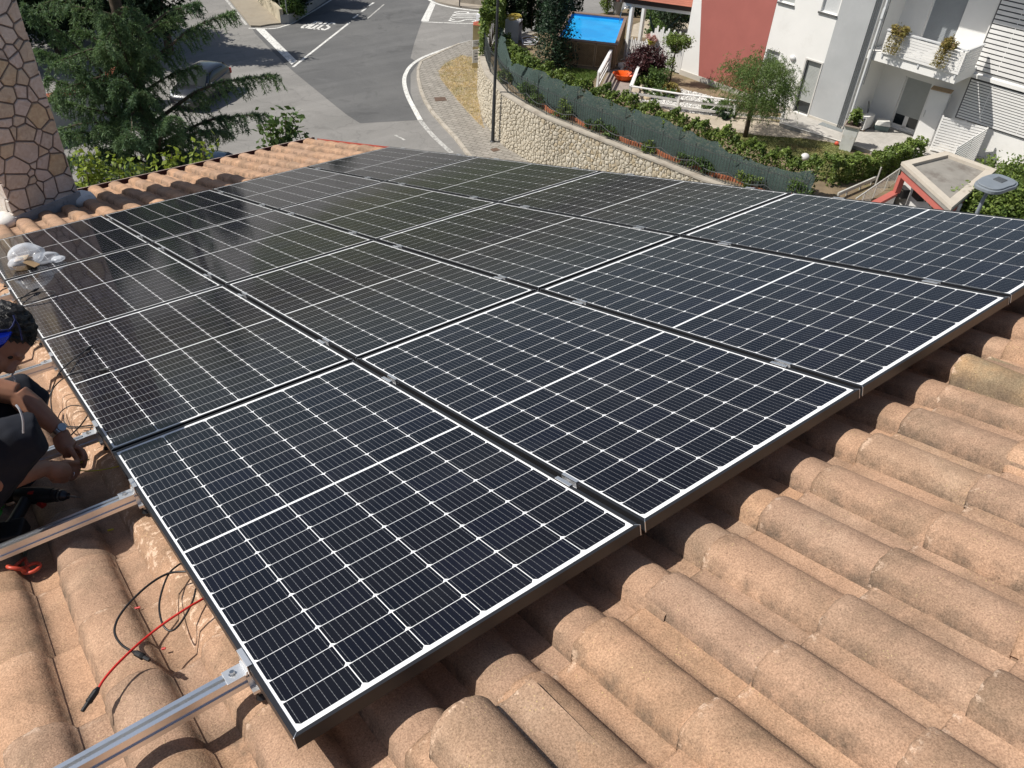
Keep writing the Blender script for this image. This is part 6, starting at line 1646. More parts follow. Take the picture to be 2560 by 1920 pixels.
for i, (px, py, rad, hh, m, lab) in enumerate(((790, 640, .7, .95, L_MID, 'feathery green shrub beside the slender young tree'), (960, 720, .55, .45, L_STRAW, 'straw-coloured plant at the foot of the slender young tree'), (830, 770, .9, .4, L_MID, 'low green plants behind the top rail'), (640, 620, .5, .55, L_HEDGE, 'small light shrub below the burgundy shrub'), (520, 600, .3, .4, L_MID, 'small plant by the corner post of the rail fence'), (1600, 950, .8, .5, L_MID, 'low dark plants under the willow behind the rails'), (1750, 1055, .5, .3, L_DARK, 'low plants at the willow end of the pebble bed'))):
    p = at(*c5(px, py + 20), ZG); shrub('bed_plant', lab, 'plant', p, (p[0], p[1], ZG + hh * .5), (rad, rad, hh * .5), m, 1700, .055, 80 + i, k=26, trunk=False)
for i, (px, py) in enumerate(((600, 640), (560, 800), (500, 790), (650, 830), (575, 690))):
    p = at(*c5(px, py), ZG); mb = MB(); mb.ball((p[0], p[1], ZG + .08), (.2, .17, .13), 9, 6, i); tag(obj('garden_rock', mb, M_RUBBLE), ['pale rock under the burgundy shrub', 'white rock behind the middle rail', 'white rock by the rail fence corner post', 'grey rock at the pebble edge behind the rails', 'small pale rock among the bed plants'][i], 'rock')
# fir, cupboard, hose coil
p = at(*c7(1330, 1225), ZG); fir = thing('fir_tree', 'narrow dark fir tree growing before the pool', 'tree', p); FH_ = 5.6
mb = MB(); mb.tube([p, p + [0, 0, FH_]], [.10, .02], 8); wpart('trunk', mb, M_BARK, fir)
g = np.random.default_rng(44); P = []
for lv in range(30):
    z = .2 + lv * .182; rr_ = 1.12 * (1 - (z / FH_) ** 1.6) ** .7 * (.8 + .35 * g.uniform()) + .1
    for k in range(11):
        a = k * 2 * math.pi / 11 + lv * .7 + g.normal() * .15; rk = rr_ * g.uniform(.75, 1.1); m_ = 26; s = g.uniform(0, 1, m_) ** .6
        wob_ = g.normal(size=(m_, 3)) * np.array([.05, .05, .03]) * (1 + 1.4 * s[:, None]); P.append(np.stack([p[0] + np.cos(a) * rk * s, p[1] + np.sin(a) * rk * s, ZG + z + .12 * s + 0 * s - .25 * s ** 2], 1) + wob_)
wpart('foliage', MB().quads(leafq(np.concatenate(P), .085, g, .35, .5)), L_FIR, fir)
p = at(*c7(700, 800), ZG); q = at(*c7(455, 760), ZG); q2 = at(*c7(790, 715), ZG); zt_ = height_at(p, c7(0, 420)[1])
cup = thing('garden_cupboard', 'white garden cupboard with an open side, its top piled with hoses', 'cupboard', p)
u_ = np.array(q[:2]) - np.array(p[:2]); v_ = np.array(q2[:2]) - np.array(p[:2]); v_ = v_ / np.linalg.norm(v_) * .6; b0 = np.array(p[:2])
M_GREYC = mat('grey_white_board', (.55, .56, .60), .7, .06, 3)
def panel(root, name, a, b_, z0, z1, m, th=.03):
    mb = MB(); mb.bar((*a, (z0 + z1) / 2), (*b_, (z0 + z1) / 2), th, z1 - z0); return wpart(name, mb, m, root)
panel(cup, 'front_panel', b0, b0 + u_, ZG, zt_, M_GREYC); panel(cup, 'back_panel', b0 + v_, b0 + v_ + u_, ZG, zt_, M_GREYC); panel(cup, 'side_panel', b0 + u_, b0 + u_ + v_, ZG, zt_, M_GREYC)
mb = MB(); mb.prism([tuple(b0 - u_ * .03), tuple(b0 + u_ * 1.03), tuple(b0 + u_ * 1.03 + v_ * 1.05), tuple(b0 - u_ * .03 + v_ * 1.05)], zt_, zt_ + .04); wpart('top_board', mb, M_GREYC, cup)
mb = MB(); mb.bar((*(b0 + v_ * .02), ZG + .9), (*(b0 + v_ * .98), ZG + .95), .03, .03); wpart('shelf', mb, M_RUBBER, cup)
M_HOSE = mat('white_hose', (.66, .67, .72), .5, .1, 20); M_HOSEY = mat('yellow_hose', (.58, .46, .10), .5, .1, 20)
def coil(label, c, rx, ry, turns, rad, m, seed):
    g = random.Random(seed); P = []
    for i in range(turns * 16 + 1):
        a = 2 * math.pi * i / 16; k = 1 + .16 * math.sin(a * .37 + seed) + g.uniform(-.02, .02)
        P.append((c[0] + rx * k * math.cos(a) + .10 * math.sin(a * .21), c[1] + ry * k * math.sin(a), c[2] + rad + .006 * (i % 40)))
    tag(obj('garden_hose', MB().tube(smooth_path(P, 3), rad, 7), m, smooth='all'), label, 'hose')
hc_ = at(*c7(925, 795), ZG); coil('white pool hose coiled on the soil beside the cupboard', (hc_[0], hc_[1], ZG), .42, .36, 4, .025, M_HOSE, 2)
cc_ = b0 + u_ * .5 + v_ * .5; coil('yellow hose coiled on top of the white cupboard', (cc_[0], cc_[1], zt_ + .04), .33, .22, 5, .02, M_HOSEY, 5)

# ------------------------------------------------------------------ pergola, white boards, patio plants
M_REDROOF = mat('red_roof_felt', (.36, .13, .085), .85, .12, 2.5, bmp=.3); M_DARKW = mat('dark_fascia', (.06, .04, .032), .7, .15, 4); M_WPAINT = mat('white_paint', (.78, .77, .75), .6, .04, 2)
pp0 = at(*c6(1005, 895), ZG); zb_ = height_at(pp0, c6(0, 105)[1])
per = thing('pergola', 'white pergola with a red felt roof leaning on the house by the pool', 'pergola', pp0)
mb = MB(); mb.box((pp0[0], pp0[1], (ZG + zb_) / 2), (.17, .17, zb_ - ZG), .1); wpart('post', mb, M_WPAINT, per)
hb_ = at(*c6(2030, 205), zb_ + .06); ha_ = at(*c6(985, 60), zb_ + .06)
dv = np.array(hb_[:2]) - np.array(ha_[:2]); dl = np.linalg.norm(dv); dv /= dl; dn = np.array([dv[1], -dv[0]])
if dn @ (np.array(pp0[:2]) - CAM[:2]) < 0: dn = -dn
mb = MB(); mb.bar((*np.array(ha_[:2]), zb_ + .06), (*np.array(hb_[:2]), zb_ + .06), .10, .14); wpart('front_beam', mb, M_WPAINT, per)
for i in range(2):
    b2 = pp0[:2] + dn * (2.6) + dv * (i * 2.6 + 0.2); mb = MB(); mb.box((b2[0], b2[1], (ZG + zb_) / 2), (.17, .17, zb_ - ZG), .1); wpart('post', mb, M_WPAINT, per)
fa_ = np.array(ha_[:2]) - dn * .18 - dv * .12; fb2 = np.array(hb_[:2]) - dn * .18
mb = MB(); mb.bar((*fa_, zb_ + .27), (*fb2, zb_ + .27), .04, .20); wpart('fascia', mb, M_DARKW, per)
bk = 3.4; rise = .55
mb = MB(); q0, q1 = fa_, fb2; q2_, q3 = fb2 + dn * bk, fa_ + dn * bk
mb.add([(*q0, zb_ + .37), (*q1, zb_ + .37), (*q2_, zb_ + .37 + rise), (*q3, zb_ + .37 + rise), (*q0, zb_ + .42), (*q1, zb_ + .42), (*q2_, zb_ + .42 + rise), (*q3, zb_ + .42 + rise)], [(3, 2, 1, 0), (4, 5, 6, 7), (0, 1, 5, 4), (1, 2, 6, 5), (2, 3, 7, 6), (3, 0, 4, 7)]); wpart('roof', mb, M_REDROOF, per)
for i in range(14):
    k = i / 14; mb = MB(); a, b_ = q0 + dn * bk * k, q1 + dn * bk * k; mb.bar((*a, zb_ + .424 + rise * k), (*b_, zb_ + .424 + rise * k), bk / 14 * .96, .014, (dn[0] * -rise / bk, dn[1] * -rise / bk, 1)); wpart('shingle', mb, M_REDROOF, per)
# house corner on the plan
F0 = np.array([32.2, 24.6]); F1 = np.array([32.84, 17.0]); fd = (F1 - F0) / np.linalg.norm(F1 - F0); fi = np.array([.99647304, .08391352])   # along the front / into the house
Mh = Matrix(((fd[0], fi[0], 0, F0[0]), (fd[1], fi[1], 0, F0[1]), (0, 0, 1, 0), (0, 0, 0, 1)))
def fac(x, y, inn=0.0):
    d = ray(x, y); nrm = -fi; s = ((F0 - CAM[:2]) @ nrm - inn) / (d[:2] @ nrm); P = CAM + s * d
    return float((P[:2] - F0) @ fd), float(P[2])
hl_ = F0 + fd * -1.67
bf = thing('board_fence', 'white upright board fence with a picket gate from the pergola to the house', 'fence', (hl_[0], hl_[1], ZG))
ba, bb = np.array(pp0[:2]) + (hl_ - np.array(pp0[:2])) * .03, hl_
nb = 30
for i in range(nb):
    s0 = i / nb; a = ba + (bb - ba) * s0; e = ba + (bb - ba) * (s0 + (.62 if i < 8 else .93) / nb)
    h = [.98, 1.08, .98, 1.08, .98, 1.05, 1.0, 1.02][i] if i < 8 else (1.05 + min(1, (i - 8) / 5) * (.75 + .14 * ((i * 7) % 3 - 1)))
    mb = MB(); z0 = ZG + .05
    d2 = (e - a) / np.linalg.norm(e - a); n2 = np.array([-d2[1], d2[0]]) * .012; w_ = np.linalg.norm(e - a)
    prof_ = [(0, 0), (w_, 0), (w_, h - .04), (w_ * .5, h), (0, h - .04)]
    vs = [(*(a + d2 * x + n2), z0 + y) for x, y in prof_] + [(*(a + d2 * x - n2), z0 + y) for x, y in prof_]
    mb.add(vs, [(4, 3, 2, 1, 0), (5, 6, 7, 8, 9)] + [(j, (j + 1) % 5, 5 + (j + 1) % 5, 5 + j) for j in range(5)]); wpart('board', mb, M_WPAINT, bf)
for z in (.3, .8):
    d2 = (bb - ba) / np.linalg.norm(bb - ba); n2 = np.array([-d2[1], d2[0]]) * .045
    if n2 @ (ba - CAM[:2]) < 0: n2 = -n2
    mb = MB(); mb.bar((*(ba + n2), ZG + z), (*(bb + n2), ZG + z), .04, .09); wpart('cross_rail', mb, M_WPAINT, bf)
def pot(label, c, r_, h, m, plant, seed, hh=.3, n=600, size=.045):
    root = thing('flower_pot', label, 'flower pot', c)
    mb = MB(); mb.lathe([(0, 0), (r_ * .7, 0), (r_, h), (r_ * 1.08, h), (r_ * 1.08, h - .02), (r_ * .92, h - .02), (r_ * .85, h - .04), (0, h - .04)], n=18); obj('pot', mb, m, root, smooth=True)
    g = np.random.default_rng(seed); obj('foliage', MB().quads(leafq(clumps((0, 0, h + hh * .45), (r_ * 1.3, r_ * 1.3, hh * .5), g, 14, n, .05), size, g, .55)), plant, root); return root
L_PINK = leafmat('pink_flower', (.55, .25, .26), (.62, .45, .42), .3, .6, 8)
pf_ = ba + (bb - ba) * .40; q = pot('yellow pot of pink flowers hung on the white board fence', (pf_[0], pf_[1] - .05, ZG + 1.02), .24, .22, mat('yellow_pot', (.42, .40, .05), .6, .1, 5), L_PINK, 5)
pq = ba + (bb - ba) * .80; pot('pot of trailing plants on the board fence beside the young tree crown', (pq[0] - .1, pq[1], ZG + 1.3), .2, .2, mat('green_pot', (.2, .22, .05), .6, .1, 5), L_MID, 6)
p = at(*c6(870, 215), ZG); pot('grey pot with pink flowers behind the pool', p, .3, .75, mat('grey_pot', (.35, .35, .34), .8, .1, 5), L_PINK, 7, .45, 700)
p = at(*c6(715, 205), ZG); shrub('bed_plant', 'upright pale green plant behind the pool', 'plant', p, (p[0], p[1], ZG + .75), (.45, .45, .75), L_HEDGE, 1500, .06, 91, k=24)
for i, (px, py, rad, hh, m, lab) in enumerate(((1510, 380, .85, .95, L_MID, 'round clipped green bush on the patio'), (1740, 500, 1.1, 2.1, L_DARK, 'large dark shrub on the patio beside the board fence'), (1500, 610, .7, .8, L_MID, 'flowering plant behind the yellow pot'), (1930, 285, .8, .7, L_HEDGE, 'light hedge plant at the back of the patio'), (1700, 260, 1.1, 1.5, L_DARK, 'dark shrub behind the hammock'))):
    p = at(*c6(px, py), ZG); shrub('patio_shrub', lab, 'shrub', p, (p[0], p[1], ZG + hh * .55), (rad, rad, hh * .5), m, 4200, .065, 95 + i, k=50)
hm = at(*c6(1500, 700), ZG); hmd = dv
za, zc2, zb3 = height_at(hm, c6(0, 285)[1]), height_at(hm, c6(0, 540)[1]), height_at(hm, c6(0, 215)[1])
P = smooth_path([(*(hm[:2] - hmd * .65), za), (*(hm[:2] - hmd * .50), za * .55 + zc2 * .45), (*(hm[:2] - hmd * .12), zc2), (*(hm[:2] + hmd * .45), zc2 * .55 + zb3 * .45), (*(hm[:2] + hmd * .95), zb3)], 6)
hk = thing('hammock', 'dark striped hammock chair hanging under the pergola', 'hammock', hm)
mb = MB()
for i in range(len(P) - 1): mb.bar(P[i], P[i + 1], .34 - .2 * abs(i / len(P) - .5), .05)
wpart('cloth', mb, mat('dark_green_cloth', (.02, .045, .04), .9, .4, 12), hk)
mb = MB(); mb.tube([P[0], (*(P[0][:2]), zb_)], .012, 5); mb.tube([P[-1], (*(P[-1][:2]), zb_)], .012, 5); wpart('rope', mb, M_RUBBER, hk)
# ================================================================== THE WHITE HOUSE OPPOSITE
M_HWHITE = mat('white_render', (.80, .79, .765), .9, .035, .8, bmp=.1, bs=30, dirt=((.62, .60, .56), .7, .6, .5))
M_HRED = mat('red_render', (.38, .125, .105), .9, .06, 1.0, bmp=.1, bs=30)
M_HGREY = mat('grey_render_panel', (.42, .43, .435), .9, .07, .9, bmp=.1, bs=30, dirt=((.5, .5, .5), .8, .55, .6))
M_PLINTH = mat('beige_plinth', (.50, .47, .42), .85, .1, 2); M_DARKFR = mat('dark_sill', (.10, .10, .10), .6, .1, 4); M_SHUT = mat('grey_shutter', (.40, .415, .40), .6, .05, 3); M_SHUTD = mat('blue_grey_shutter', (.30, .32, .335), .6, .05, 3)
M_GLASS, t, b = base('window_glass', .03, .6); b.inputs['Base Color'].default_value = (.02, .025, .028, 1)
vill = thing('white_house', 'white house with red and grey panels, balcony and slatted screens', 'house', M=Mh)
ZTOP = -2.6
def box3(mb, s0, s1, d0, d1, z0, z1): return mb.box2((s0, d0, z0), (s1, d1, z1))
def wall_with(name, s0, s1, z0, z1, d0, d1, ops, m):
    mb = MB(); xs = sorted({s0, s1, *[o[0] for o in ops], *[o[1] for o in ops]}); zs = sorted({z0, z1, *[o[2] for o in ops], *[o[3] for o in ops]})
    xs = [x for x in xs if s0 <= x <= s1]; zs = [z for z in zs if z0 <= z <= z1]
    for i in range(len(xs) - 1):
        run = None
        for j in range(len(zs) - 1):
            cx, cz = (xs[i] + xs[i + 1]) / 2, (zs[j] + zs[j + 1]) / 2
            hole = any(o[0] < cx < o[1] and o[2] < cz < o[3] for o in ops)
            if not hole:
                run = [zs[j], zs[j + 1]] if run is None else [run[0], zs[j + 1]]
            if (hole or j == len(zs) - 2) and run is not None: box3(mb, xs[i], xs[i + 1], d0, d1, *run); run = None
    return obj(name, mb, m, vill)
W1 = (2.87, 3.60, -7.0, -5.4); W2 = (4.88, 5.66, -6.95, -5.3); SW = (2.84, 3.52, -10.35, -9.0); DR = (4.88, 5.63, ZH + .03, -8.93)
wall_with('wall', -1.67, 7.42, ZH - .4, ZTOP, 0, .32, [W1, W2, SW, DR], M_HWHITE)
mb = MB(); box3(mb, 7.12, 7.42, .32, 2.1, ZH - .4, ZTOP); obj('wall', mb, M_HWHITE, vill)
mb = MB(); box3(mb, -1.67, -1.37, .32, 6, ZH - .4, ZTOP); obj('wall', mb, M_HWHITE, vill)
BD = (8.52, 9.68, ZH + .03, -9.03); UD = (8.50, 9.86, -7.84, -5.45)
wall_with('wall', 7.12, 11.02, ZH - .4, ZTOP, 2.1, 2.4, [BD, UD], M_HWHITE)
mb = MB(); box3(mb, 11.02, 17.5, 1.88, 2.4, ZH - .8, ZTOP); obj('wall', mb, M_HWHITE, vill)
mb = MB(); box3(mb, -1.4, 17.4, 2.4, 9, ZH - .8, ZTOP - .02); box3(mb, -1.36, 7.1, .9, 2.4, ZH - .4, ZTOP - .02); obj('house_core', mb, M_HWHITE, vill)
mb = MB(); box3(mb, -2.0, 17.6, -.4, 9.2, ZTOP, ZTOP + .25); obj('roof_slab', mb, M_HWHITE, vill)
def panel_poly(name, poly, d, m):
    mb = MB(); k = len(poly); mb.add([(p[0], d, p[1]) for p in poly] + [(p[0], .001, p[1]) for p in poly], [tuple(range(k)), tuple(range(k, 2 * k))[::-1]] + [(i, k + i, k + (i + 1) % k, (i + 1) % k) for i in range(k)]); return obj(name, mb, m, vill)
panel_poly('red_panel', [(-.55, ZH + .1), (2.76, ZH + .1), (2.76, ZTOP), (-1.66, ZTOP), (-1.66, -5.35)], -.006, M_HRED)
panel_poly('grey_panel', [(5.71, ZH + .12), (7.41, ZH + .12), (7.41, ZTOP), (5.71, ZTOP)], -.006, M_HGREY)
mb = MB(); box3(mb, -1.7, 4.8, -.035, 0, ZH - .3, ZH + .09); box3(mb, 5.70, 7.43, -.035, 0, ZH, ZH + .10); obj('plinth', mb, M_PLINTH, vill)
def opening(name, o, d, kind, gap=.18, m=None, glass_to=None):
    """shutter window/door set back inside its opening"""
    s0, s1, z0, z1 = o; fr = MB(); w = .05
    for a in ((s0, s0 + w, z0, z1), (s1 - w, s1, z0, z1), (s0 + w, s1 - w, z1 - w, z1), (s0 + w, s1 - w, z0, z0 + w)): box3(fr, a[0], a[1], d + .10, d + .15, a[2], a[3])
    f = obj(name, fr, M_DARKFR if kind == 'door' else M_WPAINT, vill)
    zs_ = z0 + w + (z1 - z0) * gap
    if gap > 0:
        g = MB(); box3(g, s0 + w, s1 - w, d + .14, d + .148, z0 + w, zs_); sub('pane', g, M_GLASS, f)
        if kind == 'french':
            g = MB(); mid = (s0 + s1) / 2; box3(g, mid - .09, mid + .09, d + .128, d + .138, z0 + w, zs_); box3(g, s0 + w, s1 - w, d + .128, d + .138, z0 + w, z0 + w + .09); sub('door_stile', g, M_WPAINT, f)
    n = int((z1 - w - zs_) / .055)
    sh = MB()
    for i in range(n):
        a = zs_ + i * .055; box3(sh, s0 + w, s1 - w, d + .116, d + .128, a + .004, a + .052)
    box3(sh, s0 + w, s1 - w, d + .128, d + .134, zs_, z1 - w)
    q = sub('shutter', sh, m or M_SHUT, f)
    return f
opening('window', W1, 0, 'win', 0); opening('window', W2, 0, 'win', 0, mat('pale_shutter', (.6, .61, .61), .6, .04, 3)); opening('window', SW, 0, 'win', .3)
opening('door', DR, 0, 'door', .2); opening('balcony_door', UD, 2.1, 'win', 0, M_SHUTD); opening('garden_door', BD, 2.1, 'french', .24)
for o_ in (W1, W2):
    mb = MB(); box3(mb, o_[0] - .07, o_[1] + .04, -.06, .3, o_[2] - .07, o_[2] - .002); obj('sill', mb, M_DARKFR, vill)
mb = MB(); box3(mb, DR[0] - .07, DR[0], -.03, .02, DR[2], DR[3] + .06); box3(mb, DR[1], DR[1] + .05, -.03, .02, DR[2], DR[3] + .06); box3(mb, DR[0], DR[1], -.03, .02, DR[3], DR[3] + .06); obj('door_surround', mb, mat('pale_stone_trim', (.62, .60, .57), .8, .06, 3), vill)
for (s, z, d, lab) in ((4.21, -9.05, 0, 1), (8.15, -8.62, 2.1, 2)):
    mb = MB(); mb.ball((s, d - .03, z), (.15, .09, .11), 14, 9); wl_ = obj('wall_lamp', mb, mat('lamp_shell', (.66, .66, .65), .35, .05, 5), vill, smooth='all')
    mb = MB(); mb.tube([(s + .14 * math.cos(a), d - .05, z + .10 * math.sin(a)) for a in np.linspace(0, 6.283, 20)], .012, 6, cap=False); sub('lamp_rim', mb, M_HGREY, wl_)
# pipes at the grey panel's edge
M_PIPED = mat('dark_pipe', (.13, .14, .145), .5, .1, 5); M_PIPEW = mat('white_pipe', (.62, .63, .64), .5, .05, 5)
for s in (7.17, 7.25, 7.33):
    mb = MB(); mb.tube([(s, -.05, ZH + .02), (s, -.05, ZTOP)], .022, 8); obj('service_pipe', mb, M_PIPED, vill, smooth=True)
mb = MB(); mb.tube([(7.62, -.07, -9.9), (7.62, -.07, ZTOP)], .055, 10); mb.tube([(7.62, -.07, -9.9), (7.60, -.03, -10.6), (7.60, -.03, ZH)], .05, 10); obj('downpipe', mb, M_PIPEW, vill, smooth=True)
mb = MB(); mb.tube([(7.72, -.05, -9.2), (7.72, -.05, ZTOP)], .022, 8); obj('service_pipe', mb, M_PIPED, vill, smooth=True)
mb = MB(); box3(mb, 7.57, 7.67, -.16, -.02, -6.6, -6.2); obj('pipe_box', mb, M_PIPEW, vill)
# balcony
bs0, bs1 = 7.46, 11.2
mb = MB(); box3(mb, bs0, bs1, .02, 2.1, -8.2, -7.86); bal = obj('balcony', mb, M_HWHITE, vill)
zr0, zr1 = -7.86, -6.93; nsl = 8
for i in range(nsl):
    z0 = zr0 + .03 + i * (zr1 - zr0 - .1) / nsl; mb = MB(); box3(mb, 8.0, bs1 + .04, -.05, -.025, z0, z0 + .088); sub('slat', mb, M_WPAINT, bal)
    mb = MB(); box3(mb, bs1 + .015, bs1 + .04, .0, 1.5, z0, z0 + .088); sub('slat', mb, M_WPAINT, bal)
mb = MB(); box3(mb, 7.98, bs1 + .05, -.08, .05, zr1 - .03, zr1 + .02); sub('handrail', mb, M_PIPEW, bal)
mb = MB(); box3(mb, bs1 - .02, bs1 + .09, .05, 1.5, zr1 - .03, zr1 + .02); sub('handrail', mb, M_PIPEW, bal)
for s in (8.05, 9.6, 11.1):
    mb = MB(); box3(mb, s, s + .06, -.025, .0, -8.0, zr1 - .03); sub('baluster', mb, M_PIPEW, bal)
for s, lab in ((8.52, 'trailing straw-coloured plant hung on the balcony rail by the pipes'), (10.55, 'trailing straw-coloured plant hung at the screen end of the balcony rail')):
    P0_ = Mh @ Vector((s, -.12, zr1 + .02)); root = thing('hanging_planter', lab, 'planter', P0_, math.atan2(fd[1], fd[0]))
    mb = MB(); mb.box((0, 0, .02), (.5, .2, .18)); obj('planter_box', mb, mat('brown_planter', (.2, .14, .07), .8, .15, 6), root)
    g = np.random.default_rng(int(s * 10)); A = clumps((0, 0, .10), (.36, .2, .16), g, 24, 900, .05); B_n = 700
    h = g.uniform(0, 1, B_n) ** 1.3; st_ = g.uniform(-.3, .3, 14)[g.integers(0, 14, B_n)]; B2 = np.stack([st_ + g.normal(size=B_n) * .03 - h * .15, -.15 + g.normal(size=B_n) * .03, .05 - h * .85], 1)
    # local frame: world up is z; planter faces the garden along -y of the house frame
    B2[:, 1] *= -1 if (Matrix.Rotation(math.atan2(fd[1], fd[0]), 3, 'Z') @ Vector((0, 1, 0))).xy.dot(Vector(fi)) < 0 else 1
    obj('foliage', MB().quads(leafq(np.concatenate([A, B2]), .05, g, .35)), L_STRAW, root)
# slatted screens
def screen(name, s0, s1, z0, z1, d, n, posts):
    fr = MB(); box3(fr, s0 - .05, s0, d - .04, d + .0, z0 - .04, z1 + .04); box3(fr, s0, s1, d - .02, d, z0 - .04, z0); box3(fr, s0, s1, d - .02, d, z1, z1 + .04); f = obj(name, fr, M_DARKFR, vill)
    mb = MB(); box3(mb, s0, s1, d - .004, d - .001, z0, z1); sub('screen_back', mb, M_SHUTD if False else mat('painted_recess_shade', (.09, .095, .10), .8, .1, 3), f)  # dark sheet on the flat wall, colour stands in for shade behind the slats
    st = (z1 - z0) / n
    for i in range(n):
        mb = MB(); a = z0 + i * st; box3(mb, s0, s1, d - .05, d - .03, a + .012, a + st * .80); sub('slat', mb, M_WPAINT, f)
    for s in posts:
        mb = MB(); box3(mb, s, s + .03, d - .03, d - .005, z0, z1); sub('screen_post', mb, M_WPAINT, f)
u0 = fac(*c4(1890, 440), 1.86); u1 = fac(*c4(2080, 0), 1.86)
l0 = fac(*c4(1880, 505), 1.86); l1 = fac(*c4(1780, 750), 1.86)
print('screens', u0, u1, l0, l1)
su = (u0[0] + u1[0]) / 2; sl_ = (l0[0] + l1[0]) / 2
screen('slatted_screen', sl_, sl_ + 4.2, l1[1], l0[1], 1.85, 15, [sl_ + .85, sl_ + 2.4])
screen('slatted_screen', su, su + 4.2, u0[1], u0[1] + 3.3, 1.85, 19, [su + .85, su + 2.4])
mb = MB(); box3(mb, 11.02, 17.5, 1.72, 1.88, u0[1] - .30, u0[1] - .16); obj('ledge', mb, M_HWHITE, vill)
mb = MB(); box3(mb, 11.0, 17.5, 1.70, 1.879, ZH - .02, ZH + .12); obj('plinth', mb, M_PLINTH, vill)

# ------------------------------------------------------------------ things on the terrace
def oriented(P0, P1):
    d = np.array(P1[:2]) - np.array(P0[:2]); return float(np.linalg.norm(d)), math.atan2(d[1], d[0])
ca, cb_ = at(*c10(655, 735), ZH), at(*c10(908, 803), ZH); cw, ca_ = oriented(ca, cb_); ch_ = height_at(ca, 221 + 2) - ZH
cab = thing('tall_cabinet', 'tall white locker with a wooden top standing on the terrace', 'cabinet', ca, ca_)
mb = MB(); mb.box2((0, 0, .06), (cw, .48, ch_)); obj('cabinet_body', mb, M_WPAINT, cab)
mb = MB(); mb.box2((.03, -.018, .09), (cw - .03, 0, ch_ - .04)); dd = obj('cabinet_door', mb, M_WPAINT, cab, bevel=.006)
mb = MB(); mb.tube([(.10, -.02, ch_ * .5), (.10, -.06, ch_ * .5), (.10, -.06, ch_ * .62), (.10, -.02, ch_ * .62)], .008, 6); sub('handle', mb, M_STEEL, dd)
mb = MB(); mb.box2((-.02, -.03, ch_), (cw + .02, .50, ch_ + .03)); obj('cabinet_top', mb, mat('bare_wood', (.40, .29, .18), .7, .12, 8), cab)
for x in (0.02, cw - .06):
    mb = MB(); mb.box2((x, .0, 0), (x + .04, .04, .06)); obj('cabinet_leg', mb, M_PIPEW, cab)
sa = at(*c10(905, 880), ZH - .02); zt_ = height_at(sa, c10(0, 395)[1])
sb = at(*c10(1720, 552), zt_); sc_ = at(*c10(1235, 862), zt_)
sf = thing('slatted_enclosure', 'white slatted fence enclosure beside the tall locker', 'fence', sa)
for a, b_, n in ((sa, sb, 13), (sb, sb + (np.array(sc_) - np.array(sb)) * .9, 13)):
    H = zt_ - ZH + .02
    for i in range(n):
        z = ZH + .06 + i * (H - .06) / n; mb = MB(); mb.bar((a[0], a[1], z + .05), (b_[0], b_[1], z + .05), .022, (H / n) * .68); wpart('slat', mb, M_WPAINT, sf)
    for k in (0, .5, 1):
        q = np.array(a) * (1 - k) + np.array(b_) * k; mb = MB(); mb.box((q[0] + .03, q[1] + .03, ZH + H / 2), (.06, .06, H + .05), .3); wpart('post', mb, M_WPAINT, sf)
# tall planter
pa0, pb0 = at(*c4(1020, 962), ZG), at(*c4(1088, 978), ZG); pw, pang = oriented(pa0, pb0); ph = height_at((pa0 + pb0) / 2, c4(0, 815)[1]) - ZG
pw = max(.40, pw * 1.08)
pl = thing('tall_planter', 'tall tapering white planter with a leafy plant at the terrace edge', 'planter', pa0, pang)
def frustum(mb, w0, w1, d0, d1, z0, z1, cx, cy):
    mb.add([(cx + sx * w0 / 2, cy + sy * d0 / 2, z0) for sx, sy in ((-1, -1), (1, -1), (1, 1), (-1, 1))] + [(cx + sx * w1 / 2, cy + sy * d1 / 2, z1) for sx, sy in ((-1, -1), (1, -1), (1, 1), (-1, 1))], [(3, 2, 1, 0), (4, 5, 6, 7), (0, 1, 5, 4), (1, 2, 6, 5), (2, 3, 7, 6), (3, 0, 4, 7)])
mb = MB(); frustum(mb, pw, pw * 1.22, pw, pw * 1.22, 0, ph, pw / 2, pw / 2); obj('planter_body', mb, mat('weathered_white_planter', (.66, .66, .64), .7, .1, 2, dirt=((.48, .42, .34), 3, .52, .7)), pl, bevel=.008)
mb = MB()
W2_ = pw * 1.3
for x0, y0, x1, y1 in ((-1, -1, 1, -1), (1, -1, 1, 1), (1, 1, -1, 1), (-1, 1, -1, -1)):
    mb.bar((pw / 2 + x0 * W2_ / 2, pw / 2 + y0 * W2_ / 2, ph + .02), (pw / 2 + x1 * W2_ / 2, pw / 2 + y1 * W2_ / 2, ph + .02), .07, .045)
obj('planter_rim', mb, mat('taupe_rim', (.30, .25, .21), .7, .1, 4), pl)
mb = MB(); mb.box2((pw / 2 - W2_ * .45, pw / 2 - W2_ * .45, ph - .01), (pw / 2 + W2_ * .45, pw / 2 + W2_ * .45, ph + .012)); obj('potting_soil', mb, mat('potting_soil', (.05, .03, .02), .95, .3, 9), pl)
g = np.random.default_rng(6); obj('foliage', MB().quads(leafq(clumps((pw / 2, pw / 2, ph + .33), (.22, .22, .3), g, 22, 800, .06), .055, g, .55)), L_HEDGE, pl)
